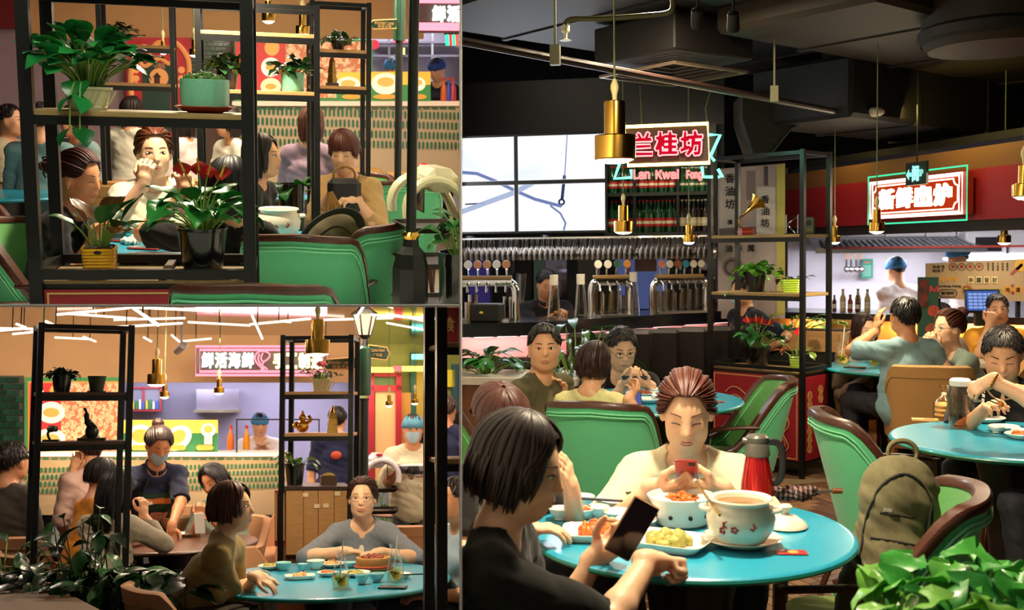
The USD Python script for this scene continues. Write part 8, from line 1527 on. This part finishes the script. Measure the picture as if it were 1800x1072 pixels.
# lamp post and street sign
px_=R1.Y(724,300,4.4)[0];thing(R1,'lamp_post','dark round lamp post rising through the picture beside the robot','lamp post',[P('shaft',cyl(.021,1.8,(0,0,.9),24),mat('#121512',.35,metal=.3)),P('base',lathe([(.075,0),(.075,.80),(.06,.86),(.035,.89),(.03,.93)],8),mat('#121512',.35,metal=.3),smooth=False),P('collar',lathe([(.03,.92),(.038,.935),(.03,.95)],24),BRASS)],T4((px_,4.4,0)))
q=R1.Y(702,60,8.2);thing(R1,'lamp_post','thin green lamp post farther back carrying the street sign','lamp post',[P('shaft',cyl(.028,1.95,(0,0,0),16),mat('#141a16',.4)),P('sleeve',cyl(.045,.45,(0,0,1.90),16),GRNP)],T4((q[0],8.2,0)))
sgp=[(650,42),(656,36),(697,34),(697,50),(656,51)];thing(R1,'street_sign','green street sign on the thin lamp post','street sign',[P('board',quad(R1,sgp,8.15,.02),GRNP),P('edge',tube([R1.Y(*a,8.148)for a in sgp],.005,5,closed=True),GOLDP),P('lettering',word(R1,'Wonder Lane',658,38,34,4.5,8.142,0,0,False,.003),GOLDP),P('lettering',word(R1,'荷里活里',664,44.5,24,4.5,8.142,0,0,True,.003),GOLDP)])
robot(R1,'cream arched delivery robot with dark trays beside the lamp post',T4((R1.Y(778,300,4.9)[0],4.9,0),rz_=-1.5,s=.9),'#d8d2a8')
thing(R1,'potted_plant','leafy plant at the dividing wall below the robot head','plant',plant('tub',.10,.85,'x',30,.12,.34,.10,.07,67,['#2f7a34','#3f9a3c','#256a2c']),T4((R1.Y(812,420,4.5)[0],4.5,.0)))
for lab,u,v,w,y in(('brass pendant lamp cut by the top edge',472,37,22,6.4),('brass pendant lamp in front of the beige wall',532,60,23,6.6),('small brass pendant lamp by the tiled wall',342,97,17,8.6),('small brass pendant lamp before the red artwork',287,93,13,9.4)):hang(R1,u,v,w,y,lab,'brass pendant lamps in the shelf room',cord=max(.05,2.72-R1.Y(u,v,y)[2]-.36*(w*y/F/2/.1)),power=8)
# tables, chairs, diners
TA,TB=R1.Z(372,422,.75),R1.Z(496,340,.75)
thing(R1,'dining_table','round turquoise table of the four women, behind the shelf base','table',round_table(.61),V(TA[0],TA[1],0),'tables in the shelf room');thing(R1,'dining_table','round turquoise table of the woman in the beige cardigan','table',round_table(.36),V(TB[0],TB[1],0),'tables in the shelf room')
for lab,u,v,r_,m in(('pale table of the far diners by the tiled counter',600,9.3,.45,mat('#d8b8a0',.4)),('brown table of the far diners by the lilac wall',175,9.1,.45,mat('#b98a72',.35)),('turquoise table at the picture edge',5,8.2,.45,TURQ)):q=R1.Y(u,260,v);thing(R1,'dining_table',lab,'table',round_table(r_,mtop=m,mrim=m),V(q[0],q[1],0),'tables in the shelf room')
for lab,u,y,yaw,s in(('green chair nearest the viewer at the bottom edge',458,3.86,172,.95),('green chair with its back to the viewer, behind the shelf end post',545,5.1,165,.95),('green chair holding the dark olive bag',606,5.35,-130,.97),('empty green chair turned away, beside the woman in the beige cardigan',702,7.85,176,.98),('green chair cut by the picture edge, close to the viewer',-12,4.3,100,.95),('green chair farther back at the picture edge',0,6.2,60,.95),('green chair of the woman in black with red-brown hair',110,5.3,75,.95),('green chair of the woman eating with her fingers',262,6.45,-10,.95),('green chair beyond the cardigan woman, by the counter',640,8.4,0,.95)):thing(R1,'dining_chair',lab,'chair',GC,T4((R1.Y(u,430,y)[0],y,0),rz_=rotyaw(yaw),s=s),'green chairs in the shelf room')
for lab,u,y,yaw in(('tan chair behind the woman eating',190,8.4,170),('tan chair at the far table beside the eating woman',232,8.0,150),('tan chair of the far diners, near the thin shelf',345,8.6,190),('tan chair at the counter, behind the cardigan woman',672,9.2,-60),('second tan chair at the counter',640,9.6,10)):thing(R1,'tan_chair',lab,'chair',TC,T4((R1.Y(u,300,y)[0],y,0),rz_=rotyaw(yaw)),'tan chairs in the shelf room')
[(thing(R1,'pendant_lamp',lab,'pendant lamp',lamp_kind(.3,.09),T4(p),'brass pendant lamps in the shelf room'),down_light(R1,p-V(0,0,.02),.08,w,(1,.84,.60),64))for lab,p,w in(('brass pendant lamp over the shared turquoise table',V(TA[0],TA[1]-.1,2.25),58),('brass pendant lamp over the cardigan woman table',V(TB[0]+.25,TB[1]-.1,2.35),30))];area_light(R1,V(-.4,3.4,2.6),V(0,.3,-1),1.2,.5,22,(.95,1,.72),'shelf_light');area_light(R1,V(0,8.6,2.7),V(0,.25,-1),4,.6,115,(1,.82,.62),'ceiling_light')
o1=lambda*a,**k:on(R1,*a,**k)
for u,v,r_,h_,lab,m in((240,408,.05,.05,'pale blue bowl nearest the woman with her hand at her mouth',TQ),(258,419,.045,.055,'pale blue cup in front of the cream T-shirt',TQ),(278,408,.055,.035,'pale shallow bowl in the middle of the shared table',TQ),(295,400,.05,.05,'pale bowl by the anthurium pot',TQ)):o1(kbowl(r_,h_,m),'bowl',lab,'bowl',u,v)
o1(kplate(.08,TQ,SALAD),'plate','pale plate of leftovers with chopsticks on top','plate',262,402);o1(chopsticks(),'chopsticks','dark chopsticks across the pale plate','chopsticks',235,402,rz_=.2,z=.79);o1(chopsticks(),'chopsticks','dark chopsticks with gold ends near the pink phone','chopsticks',300,396,rz_=-.1,z=.79)
for u,v,rz__,lab in((215,424,.9,'red phone near the table edge'),(255,437,1.2,'second red-edged phone next to the crumpled tissues')):o1(Kind(phone('#c03a34',mat('#4a4a52',.2))),'phone',lab,'phone',u,v,rz_=rz__)
for u,v,lab in((285,435,'crumpled white tissues beside the second red-edged phone'),(232,428,'crumpled tissue beside the red phone')):o1(Kind([P('',heap(.05,.008,24,.016,5),mat('#ece6da',.8))]),'tissue',lab,'tissue',u,v)
o1(claypot(),'clay_pot','white clay soup pot at the divider side of the shared table'.replace('at the divider side of','behind the post, on'),'pot',490,417,s=.95);o1(Kind(phone('#3a3a40')),'phone','grey phone stacked on a cloth beside the clay pot','phone',512,428,rz_=1.5,z=.77);o1(Kind([P('',box(.17,.07,.016,(0,0,0),.006),mat('#5a6a3a',.8))]),'cloth','folded green cloth under the grey phone','cloth',512,428);o1(ctex,'red_card','small red printed card on the shared table','card',561,422,rz_=.05)
o1(kplate(.09),'plate','white plate in front of the straw cup','plate',490,337);o1(kbowl(.045,.07),'bowl','white tall bowl beside the straw cup','bowl',520,336);o1(Kind([P('cup',lathe([(.03,0),(.042,.11),(.039,.11),(.028,.005),(.0005,.004)],24,cap=False),glass('#f4f0ea',.05,.6)),P('drink',cyl(.031,.06,(0,0,.006),20,.036),mat('#e0d8d0',.3)),P('straw',tube([(0,0,.01),(.005,0,.17)],.005,8),mat('#f4f2ee',.4))]),'drink_cup','clear cup with a white straw on the cardigan woman table','cup',497,331);o1(ctex,'red_card','small red printed card at the cardigan woman table','card',562,340);o1(Kind([P('',heap(.035,.006,12,.014,7),mat('#c9a030',.6))]),'peel','yellow peel scraps on the cardigan woman table','scraps',512,345)
bgm=Field((-.22,-.16,-.02),(.22,.16,.44),.010);bgm.cone((-.05,0,.12),(.05,0,.26),.13,.11,.04,(V(1,0,0),.8));bgm.wrinkle(.008,(9,9,14),2)
q=R1.Y(556,395,5.5);thing(R1,'shoulder_bag','dark olive bag slumped on a green chair','bag',[P('bag',bgm.mesh(),mat('#4a4024',.85,bump=.2,bscale=500),smooth=True),P('strap',tube(spline([(-.14,-.06,.24),(-.05,-.12,.36),(.08,-.11,.37),(.15,-.05,.22)],20),.014,7,flat=(1.4,.5)),DK),P('zip',tube(spline([(-.13,-.10,.20),(0,-.13,.31),(.13,-.10,.22)],16),.005,5),DK)],T4((q[0]+.04,5.45,.52),rz_=.3,s=1.1))
p1=lambda lab,head,y,**k:person(R1,lab,head,y,**k)
p1('woman in black with tied red-brown hair, in profile behind the shelf post',(140,312),5.5,yaw=62,hpitch=14,s=1.05,lean=.10,hair=('pony',dict(seed=41,n=190,length=.05)),hairc='#3a1510',shirt='#0f0d0d',sleeve=1.3,h=.008,skin=SKD,extras=('closed','earring'),hands=dict(L=dict(p=R1.Z(175,408,.86),d=V(.6,-.2,.5),pose='hold'),R=dict(p=R1.Z(165,420,.8))))
p1('woman in a cream printed T-shirt eating with her fingers',(271,268),6.0,yaw=10,hpitch=4,s=1.08,lean=.08,fat=1.1,hair=('back',dict(seed=42,n=210)),hairc='#5a2c14',shirt='#ddd6bd',sleeve=.95,h=.007,skin=SKL,hands=dict(R=dict(p=R1.Y(252,322,5.72),d=V(.2,-.05,1),n=V(.2,.9,.2),pose='pinch'),L=dict(p=R1.Z(300,395,.82))),poles=dict(R=V(-.6,-.4,-1)),prints=(chest_text([('Matilda Joe',.17,.045,.0,'#23232a',False),('TURE ARTIST',.13,.018,.06,'#23232a',False)],None,drop=.19),))
p1('dark-haired woman in black with her back to the viewer, behind the anthurium',(398,330),5.15,yaw=-158,hpitch=6,s=1.08,lean=.04,fat=1.1,hair=('long',dict(length=.16,seed=43,n=190,full=1.2)),hairc='#0c0a0a',shirt='#100e0e',sleeve=.9,h=.008,skin=SK,hands=dict(L=dict(p=R1.Y(326,342,5.3),d=V(-.1,.1,1),n=V(-.4,.8,0),pose='hold'),R=dict(p=R1.Z(415,420,.82))),poles=dict(L=V(-1,0,-.6)))
thing(R1,'phone','pink-cased phone held up by the dark-haired woman','phone',Kind(phone('#d8707c',mat('#e08a94',.3))),frame4(R1.Y(312,326,5.42),unit(V(.9,.2,.35)),unit(V(-.35,.1,.9)),unit(np.cross(V(.9,.2,.35),V(-.35,.1,.9))))@T4((0,-.07,0)))
p1('smiling woman in a beige lace cardigan holding a dark bag',(606,268),6.9,yaw=-22,hpitch=16,s=1.08,lean=.08,hair=('bob',dict(length=.06,bangs=True,seed=44,n=180)),hairc='#4a2014',shirt='#b99a66',sleeve=1.5,h=.008,skin=SKL,neck='v',extras=('closed','smile'),hands=dict(R=dict(p=R1.Y(585,330,6.65),d=V(.5,0,-.6),pose='hold'),L=dict(p=R1.Y(625,350,6.6),d=V(-.6,-.3,0),pose='hold')))
q=R1.Y(605,348,6.62);thing(R1,'handbag','dark blue handbag with a gold glove on the cardigan woman lap','bag',[P('bag',box(.20,.10,.22,(0,0,0),.03),mat('#10121a',.5)),P('glove',cat(*[tube([(-.09,-.06,.14),(-.10+.02*k,-.075,.06),(-.12+.03*k,-.07,-.01)],[.018,.014,.010],7)for k in range(4)]),mat('#8a6428',.6)),P('handle',tube(spline([(-.06,0,.21),(-.04,0,.28),(.04,0,.28),(.06,0,.21)],12),.008,6),mat('#8a6428',.5))],T4((q[0],6.62,q[2]-.10)))
p1('person in black half hidden by the shelf post at the small turquoise table',(462,275),6.35,yaw=70,s=1.0,hair=('bob',dict(seed=45,n=90)),shirt='#121012',sleeve=1.9,h=.011,skin=SK,hands=dict(L=dict(p=R1.Z(476,322,.84)),R=None))
for i,(lab,u,v,y,kw)in enumerate((('dark-haired man in a grey shirt at the picture edge, in profile',18,212,9.2,dict(yaw=75,male=True,shirt='#a89c84',s=1.0)),('diner in a grey-blue shirt behind the shelf post, back turned',72,212,8.6,dict(yaw=170,male=True,shirt='#6f9296',s=1.05)),('diner in grey-blue with an arm on the far table',128,214,9.4,dict(yaw=-40,shirt='#7f9a9c',s=1.0)),('far diner with dark hair behind the pothos leaves',232,196,9.9,dict(yaw=150,shirt='#e0dcc8',s=1.0)),('far diner in white under the green pot',318,214,9.6,dict(yaw=-120,shirt='#e4d8d4',s=1.0)),('far diner in pale green beside the shelf post',400,214,9.0,dict(yaw=-60,shirt='#d8d4c4',s=1.0)),('brown-haired diner in mauve at the tiled counter',547,218,8.4,dict(yaw=160,shirt='#8a7484',s=1.05,hairc='#4a2414')))):p1(lab,(u,v),y,h=.013,sleeve=.95,hair=('short' if kw.get('male')else 'bob',dict(seed=60+i,n=80)),skin=SK,**kw)
for lab,u,v,y,yaw in(('cook in a blue hair cap behind the dish banner',623,118,11.6,20),('second cook in a blue hair cap, near the thin lamp post',690,121,11.8,-30)):p1(lab,(u,v),y,yaw=yaw,h=.014,sit=False,male=True,hair=('cap',{}),shirt='#e4dce0',sleeve=2.0,hpitch=18,zhip=.9)
p1('cook in a dark cap and black top beyond the lamp post',(768,122),11.4,yaw=-40,hpitch=24,h=.014,sit=False,male=True,hair=('cap',dict(col='#2a4a9a')),shirt='#1a1a20',sleeve=2.0,zhip=.9)
for i,(u,c_)in enumerate(((780,'#d8641c'),(788,'#3a4ab8'),(796,'#c03a4a'))):thing(R1,'sauce_bottle',['orange','blue','pink'][i]+' bottle on the tiled counter by the dividing wall','bottle',[P('bottle',lathe([(.03,0),(.034,.01),(.03,.13),(.012,.17),(.012,.2)],14),mat(c_,.3)),P('cap',cyl(.014,.03,(0,0,.2),12),mat('#c0301c',.4))],R1.Y(u,178,10.6))
